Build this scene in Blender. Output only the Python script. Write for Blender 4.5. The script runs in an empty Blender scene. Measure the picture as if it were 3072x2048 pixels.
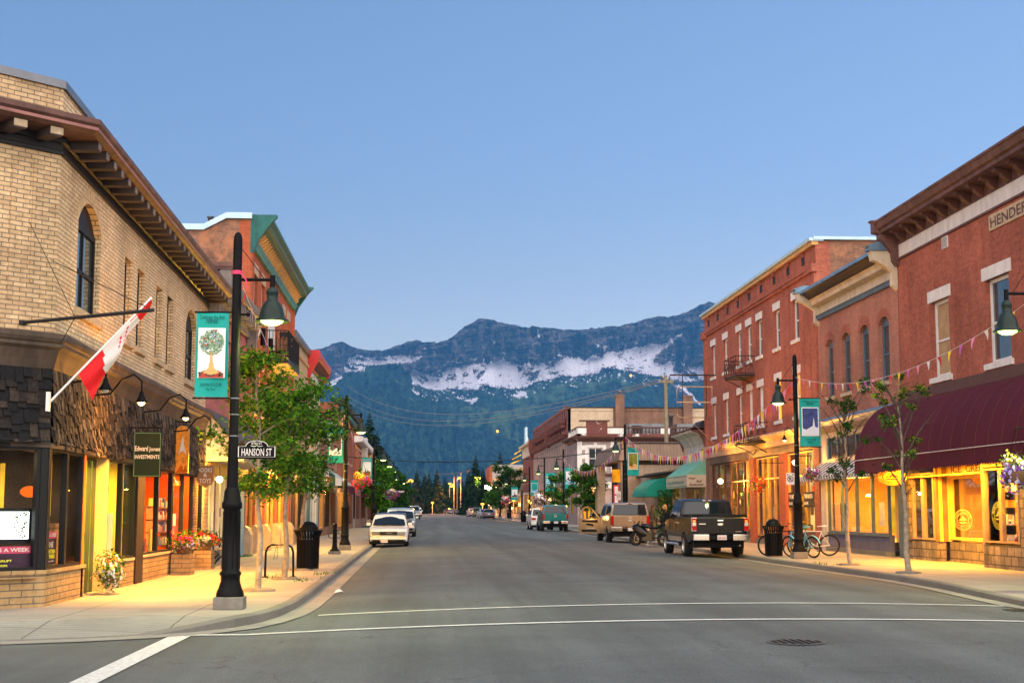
EXPO=1.02; SKYS=.122; SUN_EL=14; SUN_ROT=235; DUST=.6; OZONE=3.0; SKYTINT=(1.07,.82,.75)
SUNS=3.9; SUNANG=140; SUNCOL=(1,.87,.74); SUN_AZ=165; LAMP_EL=22
HAZE=4.9e-5; HAZECOL=(.12,.46,1); MRES=(1300,560)
import bpy, bmesh, math, random
import numpy as np
from mathutils import Vector, Matrix
R=math.radians
rnd=random.Random(7)
sc=bpy.context.scene
COL=sc.collection
# ------------------------------------------------------------------ materials
MATS={}
def _nt(name):
    m=bpy.data.materials.new(name); m.use_nodes=True
    nt=m.node_tree; nt.nodes.clear()
    return m,nt,nt.nodes,nt.links
def N(ns,t,**k):
    n=ns.new(t)
    for a,b in k.items():
        if a in n.inputs.keys() if hasattr(n.inputs,'keys') else False: n.inputs[a].default_value=b
        else: setattr(n,a,b)
    return n
def c4(c): return (c[0],c[1],c[2],1)
def mixc(ns,ls,fac,a,b,blend='MIX'):
    n=ns.new('ShaderNodeMix'); n.data_type='RGBA'; n.blend_type=blend
    for q,v in ((0,fac),(6,a),(7,b)):
        s=n.inputs[q]
        if hasattr(v,'links'): ls.new(v,s)
        elif isinstance(v,(int,float)): s.default_value=v if q==0 else (v,v,v,1)
        else: s.default_value=c4(v)
    return n.outputs[2]
def noise(ns,ls,vec,scale,detail=3,rough=.55,sc3=None):
    if sc3:
        mp=ns.new('ShaderNodeMapping'); mp.inputs['Scale'].default_value=sc3; ls.new(vec,mp.inputs[0]); vec=mp.outputs[0]
    n=ns.new('ShaderNodeTexNoise'); n.inputs['Scale'].default_value=scale; n.inputs['Detail'].default_value=detail; n.inputs['Roughness'].default_value=rough
    ls.new(vec,n.inputs['Vector']); return n.outputs[0]
def ramp(ns,ls,fac,stops):
    n=ns.new('ShaderNodeValToRGB'); e=n.color_ramp.elements
    while len(e)<len(stops): e.new(.5)
    for k,(p,c) in enumerate(stops):
        e[k].position=p; e[k].color=c4(c) if not isinstance(c,(int,float)) else (c,c,c,1)
    ls.new(fac,n.inputs[0]); return n.outputs[0]
def bumpn(ns,ls,h,strength=.4,dist=.01):
    b=ns.new('ShaderNodeBump'); b.inputs['Strength'].default_value=strength; b.inputs['Distance'].default_value=dist
    ls.new(h,b.inputs['Height']); return b.outputs[0]
def mat(name,col,rough=.6,metal=0,var=.18,vs=2.5,bump=0,bs=30,emit=None,es=0,spec=.2,coat=0,obj=False,streak=None):
    if name in MATS: return MATS[name]
    m,nt,ns,ls=_nt(name)
    out=ns.new('ShaderNodeOutputMaterial'); p=ns.new('ShaderNodeBsdfPrincipled'); ls.new(p.outputs[0],out.inputs[0])
    if obj: vec=ns.new('ShaderNodeTexCoord').outputs['Object']
    else: vec=ns.new('ShaderNodeNewGeometry').outputs['Position']
    if var>0:
        f=noise(ns,ls,vec,vs,4,.6)
        r=ramp(ns,ls,f,[(.3,1-var),(.7,1+var*.6)])
        cc=mixc(ns,ls,1.0,col,r,'MULTIPLY')
        if streak:
            f2=noise(ns,ls,vec,streak[0],3,.6,(1,1,.12)); r2=ramp(ns,ls,f2,[(.35,1-streak[1]),(.65,1)])
            cc=mixc(ns,ls,1.0,cc,r2,'MULTIPLY')
        ls.new(cc,p.inputs['Base Color'])
    else: p.inputs['Base Color'].default_value=c4(col)
    p.inputs['Roughness'].default_value=rough; p.inputs['Metallic'].default_value=metal
    p.inputs['Specular IOR Level'].default_value=spec; p.inputs['Coat Weight'].default_value=coat
    if bump>0:
        f=noise(ns,ls,vec,bs,4,.6); ls.new(bumpn(ns,ls,f,bump,.02),p.inputs['Normal'])
    if emit is not None:
        p.inputs['Emission Color'].default_value=c4(emit); p.inputs['Emission Strength'].default_value=es
    MATS[name]=m; return m
def wallvec(ns,ls):
    g=ns.new('ShaderNodeNewGeometry'); s=ns.new('ShaderNodeSeparateXYZ'); ls.new(g.outputs['Position'],s.inputs[0])
    t=ns.new('ShaderNodeSeparateXYZ'); ls.new(g.outputs['True Normal'],t.inputs[0])
    def mth(op,a,b):
        n=ns.new('ShaderNodeMath'); n.operation=op
        for i,v in enumerate((a,b)):
            if isinstance(v,(int,float)): n.inputs[i].default_value=v
            else: ls.new(v,n.inputs[i])
        return n.outputs[0]
    ax=mth('ABSOLUTE',t.outputs[0],0); ay=mth('ABSOLUTE',t.outputs[1],0)
    # on walls facing x use y, facing y use x, on the chamfer blend both (continuous because of the shared corner)
    u=mth('ADD',mth('MULTIPLY',s.outputs[1],ax),mth('MULTIPLY',s.outputs[0],ay))
    c=ns.new('ShaderNodeCombineXYZ'); ls.new(u,c.inputs[0]); ls.new(s.outputs[2],c.inputs[1])
    return c.outputs[0],g.outputs['Position'],t.outputs[2],mth
def brick(name,c1,c2,mortar,bw=.225,bh=.072,ms=.009,stain=.25,sc=.5,bump=.5,rough=.85,patch=None,ds=0):
    if name in MATS: return MATS[name]
    m,nt,ns,ls=_nt(name)
    out=ns.new('ShaderNodeOutputMaterial'); p=ns.new('ShaderNodeBsdfPrincipled'); ls.new(p.outputs[0],out.inputs[0])
    v,pos,nz,mth=wallvec(ns,ls)
    b=ns.new('ShaderNodeTexBrick'); ls.new(v,b.inputs['Vector'])
    b.inputs['Scale'].default_value=1; b.inputs['Brick Width'].default_value=bw; b.inputs['Row Height'].default_value=bh
    b.inputs['Mortar Size'].default_value=ms; b.inputs['Mortar Smooth'].default_value=.3; b.inputs['Bias'].default_value=0
    b.inputs['Color1'].default_value=c4(c1); b.inputs['Color2'].default_value=c4(c2); b.inputs['Mortar'].default_value=c4(mortar)
    cc=b.outputs[0]
    f=noise(ns,ls,pos,sc,5,.65); cc=mixc(ns,ls,1.0,cc,ramp(ns,ls,f,[(.3,1-stain),(.7,1+stain*.5)]),'MULTIPLY')
    f=noise(ns,ls,pos,9,2,.6); cc=mixc(ns,ls,1.0,cc,ramp(ns,ls,f,[(.3,.82),(.7,1.12)]),'MULTIPLY')
    f=noise(ns,ls,pos,1.3,4,.65,(1,1,.15)); cc=mixc(ns,ls,1.0,cc,ramp(ns,ls,f,[(.36,1-stain*.8),(.6,1)]),'MULTIPLY')
    if patch:
        f=noise(ns,ls,pos,patch[1],3,.7); cc=mixc(ns,ls,ramp(ns,ls,f,[(patch[2] if len(patch)>2 else .52,0.0),(.66,1.0)]),cc,patch[0])
    ls.new(cc,p.inputs['Base Color']); p.inputs['Roughness'].default_value=rough
    p.inputs['Specular IOR Level'].default_value=.25
    inv=mth('SUBTRACT',1,b.outputs['Fac'])
    ls.new(bumpn(ns,ls,inv,bump,.012),p.inputs['Normal'])
    MATS[name]=m; return m
def siding(name,c,pitch=.12,vert=False,depth=.6,rough=.7,var=.2,c2=None,duty=.12):
    """boards or ribs: repeating lines along z (or along the wall when vert)"""
    if name in MATS: return MATS[name]
    m,nt,ns,ls=_nt(name)
    out=ns.new('ShaderNodeOutputMaterial'); p=ns.new('ShaderNodeBsdfPrincipled'); ls.new(p.outputs[0],out.inputs[0])
    v,pos,nz,mth=wallvec(ns,ls)
    s=ns.new('ShaderNodeSeparateXYZ'); ls.new(v,s.inputs[0])
    w=mth('FRACT',mth('DIVIDE',s.outputs[0 if vert else 1],pitch),0)
    if c2 is None:
        f=ramp(ns,ls,w,[(0,.35),(duty,1.0),(1.0,.92)])
        cc=mixc(ns,ls,1.0,c,f,'MULTIPLY')
    else:
        st=ramp(ns,ls,w,[(.49,0.0),(.51,1.0)]); cc=mixc(ns,ls,st,c,c2); f=st
    n=noise(ns,ls,pos,1.5,4,.6); cc=mixc(ns,ls,1.0,cc,ramp(ns,ls,n,[(.3,1-var),(.7,1+var*.5)]),'MULTIPLY')
    ls.new(cc,p.inputs['Base Color']); p.inputs['Roughness'].default_value=rough
    if c2 is None: ls.new(bumpn(ns,ls,f,depth,.02),p.inputs['Normal'])
    MATS[name]=m; return m
def glass(name='window_glass',tint=(.9,.95,.95),refl=.5,rough=.03,k=.3):
    """see-through pane: fresnel mix of transparent and glossy"""
    if name in MATS: return MATS[name]
    m,nt,ns,ls=_nt(name)
    out=ns.new('ShaderNodeOutputMaterial'); mx=ns.new('ShaderNodeMixShader'); t=ns.new('ShaderNodeBsdfTransparent'); g=ns.new('ShaderNodeBsdfGlossy')
    t.inputs[0].default_value=c4(tint); g.inputs['Roughness'].default_value=rough
    l=ns.new('ShaderNodeLayerWeight'); l.inputs['Blend'].default_value=refl
    mk=ns.new('ShaderNodeMath'); mk.operation='MULTIPLY'; mk.inputs[1].default_value=k; ls.new(l.outputs['Fresnel'],mk.inputs[0]); ls.new(mk.outputs[0],mx.inputs[0]); ls.new(t.outputs[0],mx.inputs[1]); ls.new(g.outputs[0],mx.inputs[2]); ls.new(mx.outputs[0],out.inputs[0])
    MATS[name]=m; return m
def emis(name,col,s,base=(.8,.8,.8),pat=None):
    if name in MATS: return MATS[name]
    m,nt,ns,ls=_nt(name)
    out=ns.new('ShaderNodeOutputMaterial'); e=ns.new('ShaderNodeEmission'); e.inputs[1].default_value=s; ls.new(e.outputs[0],out.inputs[0])
    if pat:
        pos=ns.new('ShaderNodeNewGeometry').outputs['Position']; f=noise(ns,ls,pos,pat,2,.5)
        ls.new(mixc(ns,ls,1.0,col,ramp(ns,ls,f,[(.35,.45),(.65,1.25)]),'MULTIPLY'),e.inputs[0])
    else: e.inputs[0].default_value=c4(col)
    MATS[name]=m; return m
# ------------------------------------------------------------------ mesh builder
class MB:
    def __init__(s): s.v=[]; s.f=[]; s.m=[]; s.mats=[]; s.sm=[]
    def mi(s,m):
        if m is None: m=MATS['default']
        if m not in s.mats: s.mats.append(m)
        return s.mats.index(m)
    def poly(s,pts,m=None,sm=False):
        b=len(s.v); s.v+= [tuple(p) for p in pts]; s.f.append(tuple(range(b,b+len(pts)))); s.m.append(s.mi(m)); s.sm.append(sm)
    def mesh(s,vs,fs,m=None,sm=False):
        b=len(s.v); s.v+=[tuple(p) for p in vs]; k=s.mi(m)
        for f in fs: s.f.append(tuple(b+i for i in f)); s.m.append(k); s.sm.append(sm)
    def hexa(s,p,m=None):
        s.mesh(p,[(0,3,2,1),(4,5,6,7),(0,1,5,4),(1,2,6,5),(2,3,7,6),(3,0,4,7)],m)
    def box(s,x0,x1,y0,y1,z0,z1,m=None):
        s.hexa([(x0,y0,z0),(x1,y0,z0),(x1,y1,z0),(x0,y1,z0),(x0,y0,z1),(x1,y0,z1),(x1,y1,z1),(x0,y1,z1)],m)
    def cbox(s,c,sz,m=None,rz=0,rx=0,ry=0):
        M=Matrix.Translation(c)@Matrix.Rotation(rz,4,'Z')@Matrix.Rotation(rx,4,'X')@Matrix.Rotation(ry,4,'Y')
        a,b,d=sz[0]/2,sz[1]/2,sz[2]/2
        s.hexa([M@Vector(q) for q in ((-a,-b,-d),(a,-b,-d),(a,b,-d),(-a,b,-d),(-a,-b,d),(a,-b,d),(a,b,d),(-a,b,d))],m)
    def tube(s,path,r,n=8,m=None,caps=True,sm=True):
        P=[Vector(p) for p in path]; rs=r if isinstance(r,(list,tuple)) else [r]*len(P)
        vs=[];fs=[];ref=None
        for i,p in enumerate(P):
            d=(P[min(i+1,len(P)-1)]-P[max(i-1,0)])
            if d.length<1e-9: d=Vector((0,0,1))
            d.normalize()
            if ref is None: ref=Vector((0,0,1)) if abs(d.z)<.9 else Vector((1,0,0))
            a=d.cross(ref)
            if a.length<1e-6: ref=Vector((1,0,0)) if abs(d.x)<.9 else Vector((0,1,0)); a=d.cross(ref)
            a.normalize(); b=d.cross(a); ref=-b if False else ref
            for k in range(n):
                t=2*math.pi*k/n; vs.append(p+(a*math.cos(t)+b*math.sin(t))*rs[i])
        for i in range(len(P)-1):
            for k in range(n):
                fs.append((i*n+k,i*n+(k+1)%n,(i+1)*n+(k+1)%n,(i+1)*n+k))
        s.mesh(vs,fs,m,sm)
        if caps:
            s.poly([vs[k] for k in range(n)][::-1],m); s.poly([vs[(len(P)-1)*n+k] for k in range(n)],m)
    def lathe(s,prof,c=(0,0,0),n=16,m=None,sm=True,axis='Z',caps=True,square=False):
        vs=[];fs=[];C=Vector(c)
        for r,z in prof:
            for k in range(n):
                t=2*math.pi*(k+.5)/n; a,b=r*math.cos(t),r*math.sin(t)
                q={'Z':(a,b,z),'X':(z,a,b),'Y':(a,z,b)}[axis]; vs.append(C+Vector(q))
        L=len(prof)
        for i in range(L-1):
            for k in range(n): fs.append((i*n+k,i*n+(k+1)%n,(i+1)*n+(k+1)%n,(i+1)*n+k))
        s.mesh(vs,fs,m,sm)
        if caps:
            if prof[0][0]>1e-4: s.poly(vs[:n][::-1],m)
            if prof[-1][0]>1e-4: s.poly(vs[-n:],m)
    def torus(s,c,R_,r,axis='X',n=24,k=6,m=None,a0=0,a1=2*math.pi):
        pts=[]
        full=abs(a1-a0-2*math.pi)<1e-6
        for i in range(n+1):
            t=a0+(a1-a0)*i/n; a,b=R_*math.cos(t),R_*math.sin(t)
            pts.append(Vector(c)+Vector({'X':(0,a,b),'Y':(a,0,b),'Z':(a,b,0)}[axis]))
        s.tube(pts,r,k,m,caps=not full)
    def sphere(s,c,r,m=None,n=10,sz=(1,1,1)):
        prof=[(max(r*math.sin(math.pi*i/n),1e-5),-r*math.cos(math.pi*i/n)) for i in range(n+1)]
        b=len(s.v); s.lathe(prof,(0,0,0),n+2,m,caps=False)
        for i in range(b,len(s.v)):
            v=s.v[i]; s.v[i]=(c[0]+v[0]*sz[0],c[1]+v[1]*sz[1],c[2]+v[2]*sz[2])
    def extr(s,prof,a,b,fn,m=None,caps=True):
        """sweep an open/closed 2D profile (d,z) from u=a to u=b; fn(u,z,d)->point"""
        n=len(prof); vs=[fn(a,z,d) for d,z in prof]+[fn(b,z,d) for d,z in prof]
        s.mesh(vs,[(i,(i+1)%n,n+(i+1)%n,n+i) for i in range(n)],m)
        if caps: s.poly([vs[i] for i in range(n)],m); s.poly([vs[n+i] for i in range(n)][::-1],m)
    def build(s,name,parent=None,local=False,bevel=0,sub=0,autosm=None,weld=False):
        me=bpy.data.meshes.new(name); me.from_pydata([tuple(map(float,v)) for v in s.v],[],s.f)
        for m in s.mats: me.materials.append(m)
        me.polygons.foreach_set('material_index',s.m); me.polygons.foreach_set('use_smooth',s.sm)
        if weld or bevel or sub:
            bm=bmesh.new(); bm.from_mesh(me); bmesh.ops.remove_doubles(bm,verts=bm.verts,dist=.0008); bmesh.ops.recalc_face_normals(bm,faces=bm.faces); bm.to_mesh(me); bm.free()
        me.update()
        o=bpy.data.objects.new(name,me); COL.objects.link(o)
        if bevel:
            md=o.modifiers.new('b','BEVEL'); md.width=bevel; md.segments=2; md.limit_method='ANGLE'; md.angle_limit=R(35); md.harden_normals=False
        if sub:
            md=o.modifiers.new('s','SUBSURF'); md.levels=sub; md.render_levels=sub
        if parent is not None:
            o.parent=parent
            if not local and parent.get('_w'): o.matrix_parent_inverse=Matrix.Translation(parent.location).inverted()
        return o
def tag(o,label=None,cat=None,group=None,kind=None):
    for k,v in (('label',label),('category',cat),('group',group),('kind',kind)):
        if v: o[k]=v
    return o
def thing(name,label,cat,loc=(0,0,0),rz=0,group=None,world=False):
    o=bpy.data.objects.new(name,None); COL.objects.link(o); o.location=loc; o.rotation_euler=(0,0,rz); o.empty_display_size=.1
    if world: o['_w']=1
    return tag(o,label,cat,group)
def kids(o): return [c for c in bpy.data.objects if c.parent is o]
def copy_tree(o,parent=None):
    c=o.copy(); COL.objects.link(c)
    if parent is not None: c.parent=parent
    for k in kids(o): copy_tree(k,c)
    return c
def dup(o,label,loc,rz=0,scale=None,group=None):
    c=copy_tree(o); c.location=loc; c.rotation_euler=(0,0,rz)
    if scale: c.scale=(scale,)*3 if isinstance(scale,(int,float)) else scale
    c['label']=label
    if group: c['group']=group
    return c
class Fr:
    """local frame of a facade: u along the wall, z up, d outwards"""
    def __init__(s,o,U,Nn): s.o=Vector((o[0],o[1],0)); s.U=Vector((U[0],U[1],0)).normalized(); s.N=Vector((Nn[0],Nn[1],0)).normalized()
    def p(s,u,z,d=0): return s.o+s.U*u+s.N*d+Vector((0,0,z))
    def box(s,mb,u0,u1,z0,z1,d0,d1,m=None):
        p=s.p; mb.hexa([p(u0,z0,d0),p(u1,z0,d0),p(u1,z0,d1),p(u0,z0,d1),p(u0,z1,d0),p(u1,z1,d0),p(u1,z1,d1),p(u0,z1,d1)],m)
    def quad(s,mb,u0,u1,z0,z1,d=0,m=None): p=s.p; mb.poly([p(u0,z0,d),p(u1,z0,d),p(u1,z1,d),p(u0,z1,d)],m)
    def extr(s,mb,prof,u0,u1,m=None): mb.extr(prof,u0,u1,s.p,m)
    def wall(s,mb,u0,u1,z0,z1,ops,rev,m,d=0,rm=None):
        """ops: (u0,u1,z0,z1[,arch rise])"""
        us=sorted({u0,u1,*[o[0] for o in ops],*[o[1] for o in ops]}); zs=sorted({z0,z1,*[o[2] for o in ops],*[o[3] for o in ops]})
        us=[u for u in us if u0-1e-6<=u<=u1+1e-6]; zs=[z for z in zs if z0-1e-6<=z<=z1+1e-6]
        for a,b in zip(us,us[1:]):
            run=None
            for c,e in zip(zs,zs[1:]):
                cu,cz=(a+b)/2,(c+e)/2
                hole=any(o[0]<cu<o[1] and o[2]<cz<o[3] for o in ops)
                if not hole: run=(run[0],e) if run else (c,e)
                if (hole or e==zs[-1]) and run:
                    s.quad(mb,a,b,run[0],run[1],d,m); run=None
        rm=rm or m; p=s.p
        for o in ops:
            a,b,c,e=o[:4]; ar=o[4] if len(o)>4 else 0; es=e-ar
            mb.poly([p(a,c,d),p(a,c,d-rev),p(a,es,d-rev),p(a,es,d)],rm); mb.poly([p(b,c,d),p(b,c,d-rev),p(b,es,d-rev),p(b,es,d)],rm)
            mb.poly([p(a,c,d),p(b,c,d),p(b,c,d-rev),p(a,c,d-rev)],rm)
            if not ar: mb.poly([p(a,e,d),p(b,e,d),p(b,e,d-rev),p(a,e,d-rev)],rm)
            else:
                arc=s.arc(a,b,es,ar,10)
                for (ua,za),(ub,zb) in zip(arc,arc[1:]):
                    mb.poly([p(ua,za,d),p(ub,zb,d),p(ub,zb,d-rev),p(ua,za,d-rev)],rm)
                    mb.poly([p(ua,za,d),p(ub,zb,d),p(ub,e,d),p(ua,e,d)],m)
    @staticmethod
    def arc(a,b,zs,ar,n):
        h=(b-a)/2; Rr=(h*h+ar*ar)/(2*ar); t=math.asin(min(1,h/Rr)); cx=(a+b)/2; cz=zs+ar-Rr
        if ar>h*.99: t=math.pi/2
        return [(cx+Rr*math.sin(-t+2*t*i/n),cz+Rr*math.cos(-t+2*t*i/n)) for i in range(n+1)]
def window(F,par,u0,u1,z0,z1,d=-.16,fm=None,gm=None,sash=True,arch=0,fw=.06,mull=0,curtain=None,sill=None,lintel=None,name='window',label=None,trans=None):
    """frame mesh (a part) with pane, sill and lintel sub-parts"""
    mb=MB(); w=fw
    zt=z1-arch
    F.box(mb,u0,u0+w,z0,zt,d-.05,d+.04,fm); F.box(mb,u1-w,u1,z0,zt,d-.05,d+.04,fm)
    F.box(mb,u0+w,u1-w,z0,z0+w,d-.05,d+.04,fm)
    if arch:
        F.box(mb,u0+w,u1-w,zt-w,zt,d-.05,d+.04,fm)
        a=F.arc(u0,u1,zt,arch,8); mb.poly([F.p(u,z,d+.02) for u,z in a],fm)
    else: F.box(mb,u0+w,u1-w,z1-w,z1,d-.05,d+.04,fm)
    if sash:
        zm=z0+(zt-z0)*.48; F.box(mb,u0+w,u1-w,zm-.03,zm+.03,d-.04,d+.03,fm)
    if trans: F.box(mb,u0+w,u1-w,trans-.03,trans+.03,d-.04,d+.03,fm)
    for k in range(mull):
        um=u0+(u1-u0)*(k+1)/(mull+1); F.box(mb,um-.03,um+.03,z0+w,zt-w,d-.04,d+.03,fm)
    o=mb.build(name,par)
    if label: o['label']=label
    g=MB(); F.quad(g,u0+w,u1-w,z0+w,zt-w,d,gm); po=g.build('pane',o,local=True)
    if curtain:
        g=MB(); n=10
        for (a,b) in curtain[1]:
            aa,bb=u0+w+(u1-u0-2*w)*a,u0+w+(u1-u0-2*w)*b
            for i in range(n):
                x0=aa+(bb-aa)*i/n; x1=aa+(bb-aa)*(i+1)/n; q=.02*(i%2)
                g.poly([F.p(x0,z0+w,d-.1-q),F.p(x1,z0+w,d-.12+q),F.p(x1,zt-w,d-.12+q),F.p(x0,zt-w,d-.1-q)],curtain[0])
        g.build('curtain',o,local=True)
    if sill:
        g=MB(); F.box(g,u0-sill[1],u1+sill[1],z0-sill[2],z0,d,.07,sill[0]); g.build('sill',o,local=True)
    if lintel:
        g=MB(); F.box(g,u0-lintel[1],u1+lintel[1],z1,z1+lintel[2],-.02,.03,lintel[0]); g.build('lintel',o,local=True)
    return o
def text(mb,s,org,rt,up,h=None,w=None,m=None,bold=0,shear=0,align='L',off=.0,space=1):
    """lettering as flat polygons; org = baseline start (or centre), rt/up unit vectors"""
    cu=bpy.data.curves.new('t','FONT'); cu.body=s; cu.size=1; cu.offset=bold; cu.shear=shear; cu.space_character=space; cu.resolution_u=2
    o=bpy.data.objects.new('t',cu); COL.objects.link(o)
    dg=bpy.context.evaluated_depsgraph_get(); me=bpy.data.meshes.new_from_object(o.evaluated_get(dg))
    V=[v.co.copy() for v in me.vertices]; Fs=[tuple(p.vertices) for p in me.polygons]
    bpy.data.objects.remove(o); bpy.data.curves.remove(cu); bpy.data.meshes.remove(me)
    if not V: return
    x0=min(v.x for v in V); x1=max(v.x for v in V); y0=min(v.y for v in V); y1=max(v.y for v in V)
    sy=(h/(y1-min(0,y0)) if h else None); sx=(w/(x1-x0) if w else sy); sy=sy or sx
    rt=Vector(rt).normalized(); up=Vector(up).normalized(); org=Vector(org); nn=rt.cross(up)
    dx={'L':x0,'C':(x0+x1)/2,'R':x1}[align]
    mb.mesh([org+rt*((v.x-dx)*sx)+up*(v.y*sy)+nn*off for v in V],Fs,m)
MATS['default']=None
mat('default',(.5,.5,.5))
def smooth(a,b,x):
    t=min(1,max(0,(x-a)/(b-a))); return t*t*(3-2*t)
def gz(x,y):
    """height of the road surface (crowned)"""
    c=.15*max(0,1-((x-4.25)/6.6)**2)
    return c*smooth(6,20,y)+.28*smooth(120,230,y)
def sz(y): return .15+.28*smooth(120,230,y)
# ------------------------------------------------------------------ camera, sky, light
LENS=50.0
cd=bpy.data.cameras.new('camera'); cam=bpy.data.objects.new('camera',cd); COL.objects.link(cam); sc.camera=cam
cd.lens=LENS; cd.sensor_width=36; cd.clip_end=40000; cd.clip_start=.1
PITCH=.11762; YAW=.06102
cam.location=(0,0,1.65); cam.rotation_euler=(math.pi/2+PITCH,0,-YAW)
sc.view_settings.view_transform='Standard'; sc.view_settings.look='None'; sc.view_settings.gamma=1; sc.view_settings.exposure=EXPO
sc.cycles.use_denoising=True; sc.cycles.max_bounces=6; sc.cycles.diffuse_bounces=3; sc.cycles.glossy_bounces=3; sc.cycles.transparent_max_bounces=12
sc.cycles.sample_clamp_indirect=4; sc.cycles.volume_bounces=1; sc.cycles.caustics_reflective=False; sc.cycles.caustics_refractive=False
w=bpy.data.worlds.new('World'); sc.world=w; w.use_nodes=True
ns=w.node_tree.nodes; ls=w.node_tree.links; ns.clear()
wo=ns.new('ShaderNodeOutputWorld'); bg=ns.new('ShaderNodeBackground'); sky=ns.new('ShaderNodeTexSky')
sky.sky_type='NISHITA'; sky.sun_disc=False; sky.sun_elevation=R(SUN_EL); sky.sun_rotation=R(SUN_ROT); sky.altitude=1000; sky.air_density=1.0; sky.dust_density=DUST; sky.ozone_density=OZONE
hs=ns.new('ShaderNodeMix'); hs.data_type='RGBA'; hs.blend_type='MULTIPLY'; hs.inputs[0].default_value=1; hs.inputs[7].default_value=c4(SKYTINT)
ls.new(sky.outputs[0],hs.inputs[6])
tc=ns.new('ShaderNodeTexCoord'); sx_=ns.new('ShaderNodeSeparateXYZ'); ls.new(tc.outputs['Generated'],sx_.inputs[0])
hz=ramp(ns,ls,sx_.outputs[2],[(.0,(1,.84,.76)),(.17,(1,.875,.80)),(.36,(1,1,1))])
h2=ns.new('ShaderNodeMix'); h2.data_type='RGBA'; h2.blend_type='MULTIPLY'; h2.inputs[0].default_value=1; ls.new(hs.outputs[2],h2.inputs[6]); ls.new(hz,h2.inputs[7]); ls.new(h2.outputs[2],bg.inputs[0]); bg.inputs[1].default_value=SKYS; ls.new(bg.outputs[0],wo.inputs[0])
sd=bpy.data.lights.new('sun','SUN'); so=bpy.data.objects.new('sun',sd); COL.objects.link(so)
sd.energy=SUNS; sd.angle=R(SUNANG); sd.color=SUNCOL
so.rotation_euler=Vector((math.sin(R(SUN_AZ))*math.cos(R(LAMP_EL)),math.cos(R(SUN_AZ))*math.cos(R(LAMP_EL)),math.sin(R(LAMP_EL)))).to_track_quat('Z','Y').to_euler()
# ------------------------------------------------------------------ ground materials
def asphalt():
    m,nt,ns,ls=_nt('asphalt'); out=ns.new('ShaderNodeOutputMaterial'); p=ns.new('ShaderNodeBsdfPrincipled'); ls.new(p.outputs[0],out.inputs[0])
    pos=ns.new('ShaderNodeNewGeometry').outputs['Position']
    cc=mixc(ns,ls,ramp(ns,ls,noise(ns,ls,pos,45,3,.8),[(.3,0.0),(.7,1.0)]),(.058,.072,.073),(.120,.135,.131))
    cc=mixc(ns,ls,1.0,cc,ramp(ns,ls,noise(ns,ls,pos,.35,5,.6),[(.35,.78),(.65,1.14)]),'MULTIPLY')
    cc=mixc(ns,ls,1.0,cc,ramp(ns,ls,noise(ns,ls,pos,1,4,.6,(.9,.03,1)),[(.38,.74),(.62,1.12)]),'MULTIPLY')
    sp=ramp(ns,ls,noise(ns,ls,pos,160,1,.5),[(.62,0.0),(.7,1.0)]); cc=mixc(ns,ls,sp,cc,(.30,.31,.29))
    # thin wandering cracks
    v=ns.new('ShaderNodeTexVoronoi'); v.feature='DISTANCE_TO_EDGE'; v.inputs['Scale'].default_value=.22
    ad=ns.new('ShaderNodeVectorMath'); ad.operation='ADD'; nz=ns.new('ShaderNodeTexNoise'); nz.inputs['Scale'].default_value=1.5; nz.inputs['Detail'].default_value=5; ls.new(pos,nz.inputs['Vector'])
    ls.new(pos,ad.inputs[0]); ls.new(nz.outputs[1],ad.inputs[1]); ls.new(ad.outputs[0],v.inputs['Vector'])
    cr=ramp(ns,ls,v.outputs['Distance'],[(.0,1.0),(.004,0.0)]); cc=mixc(ns,ls,cr,cc,(.06,.06,.06))
    oil=ramp(ns,ls,noise(ns,ls,pos,.9,3,.6,(1,.25,1)),[(.62,0.0),(.75,.55)]); cc=mixc(ns,ls,oil,cc,(.07,.07,.072))
    ls.new(cc,p.inputs['Base Color']); p.inputs['Roughness'].default_value=.82; p.inputs['Specular IOR Level'].default_value=.3
    ls.new(bumpn(ns,ls,noise(ns,ls,pos,70,3,.7),.5,.01),p.inputs['Normal'])
    MATS['asphalt']=m; return m
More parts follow.
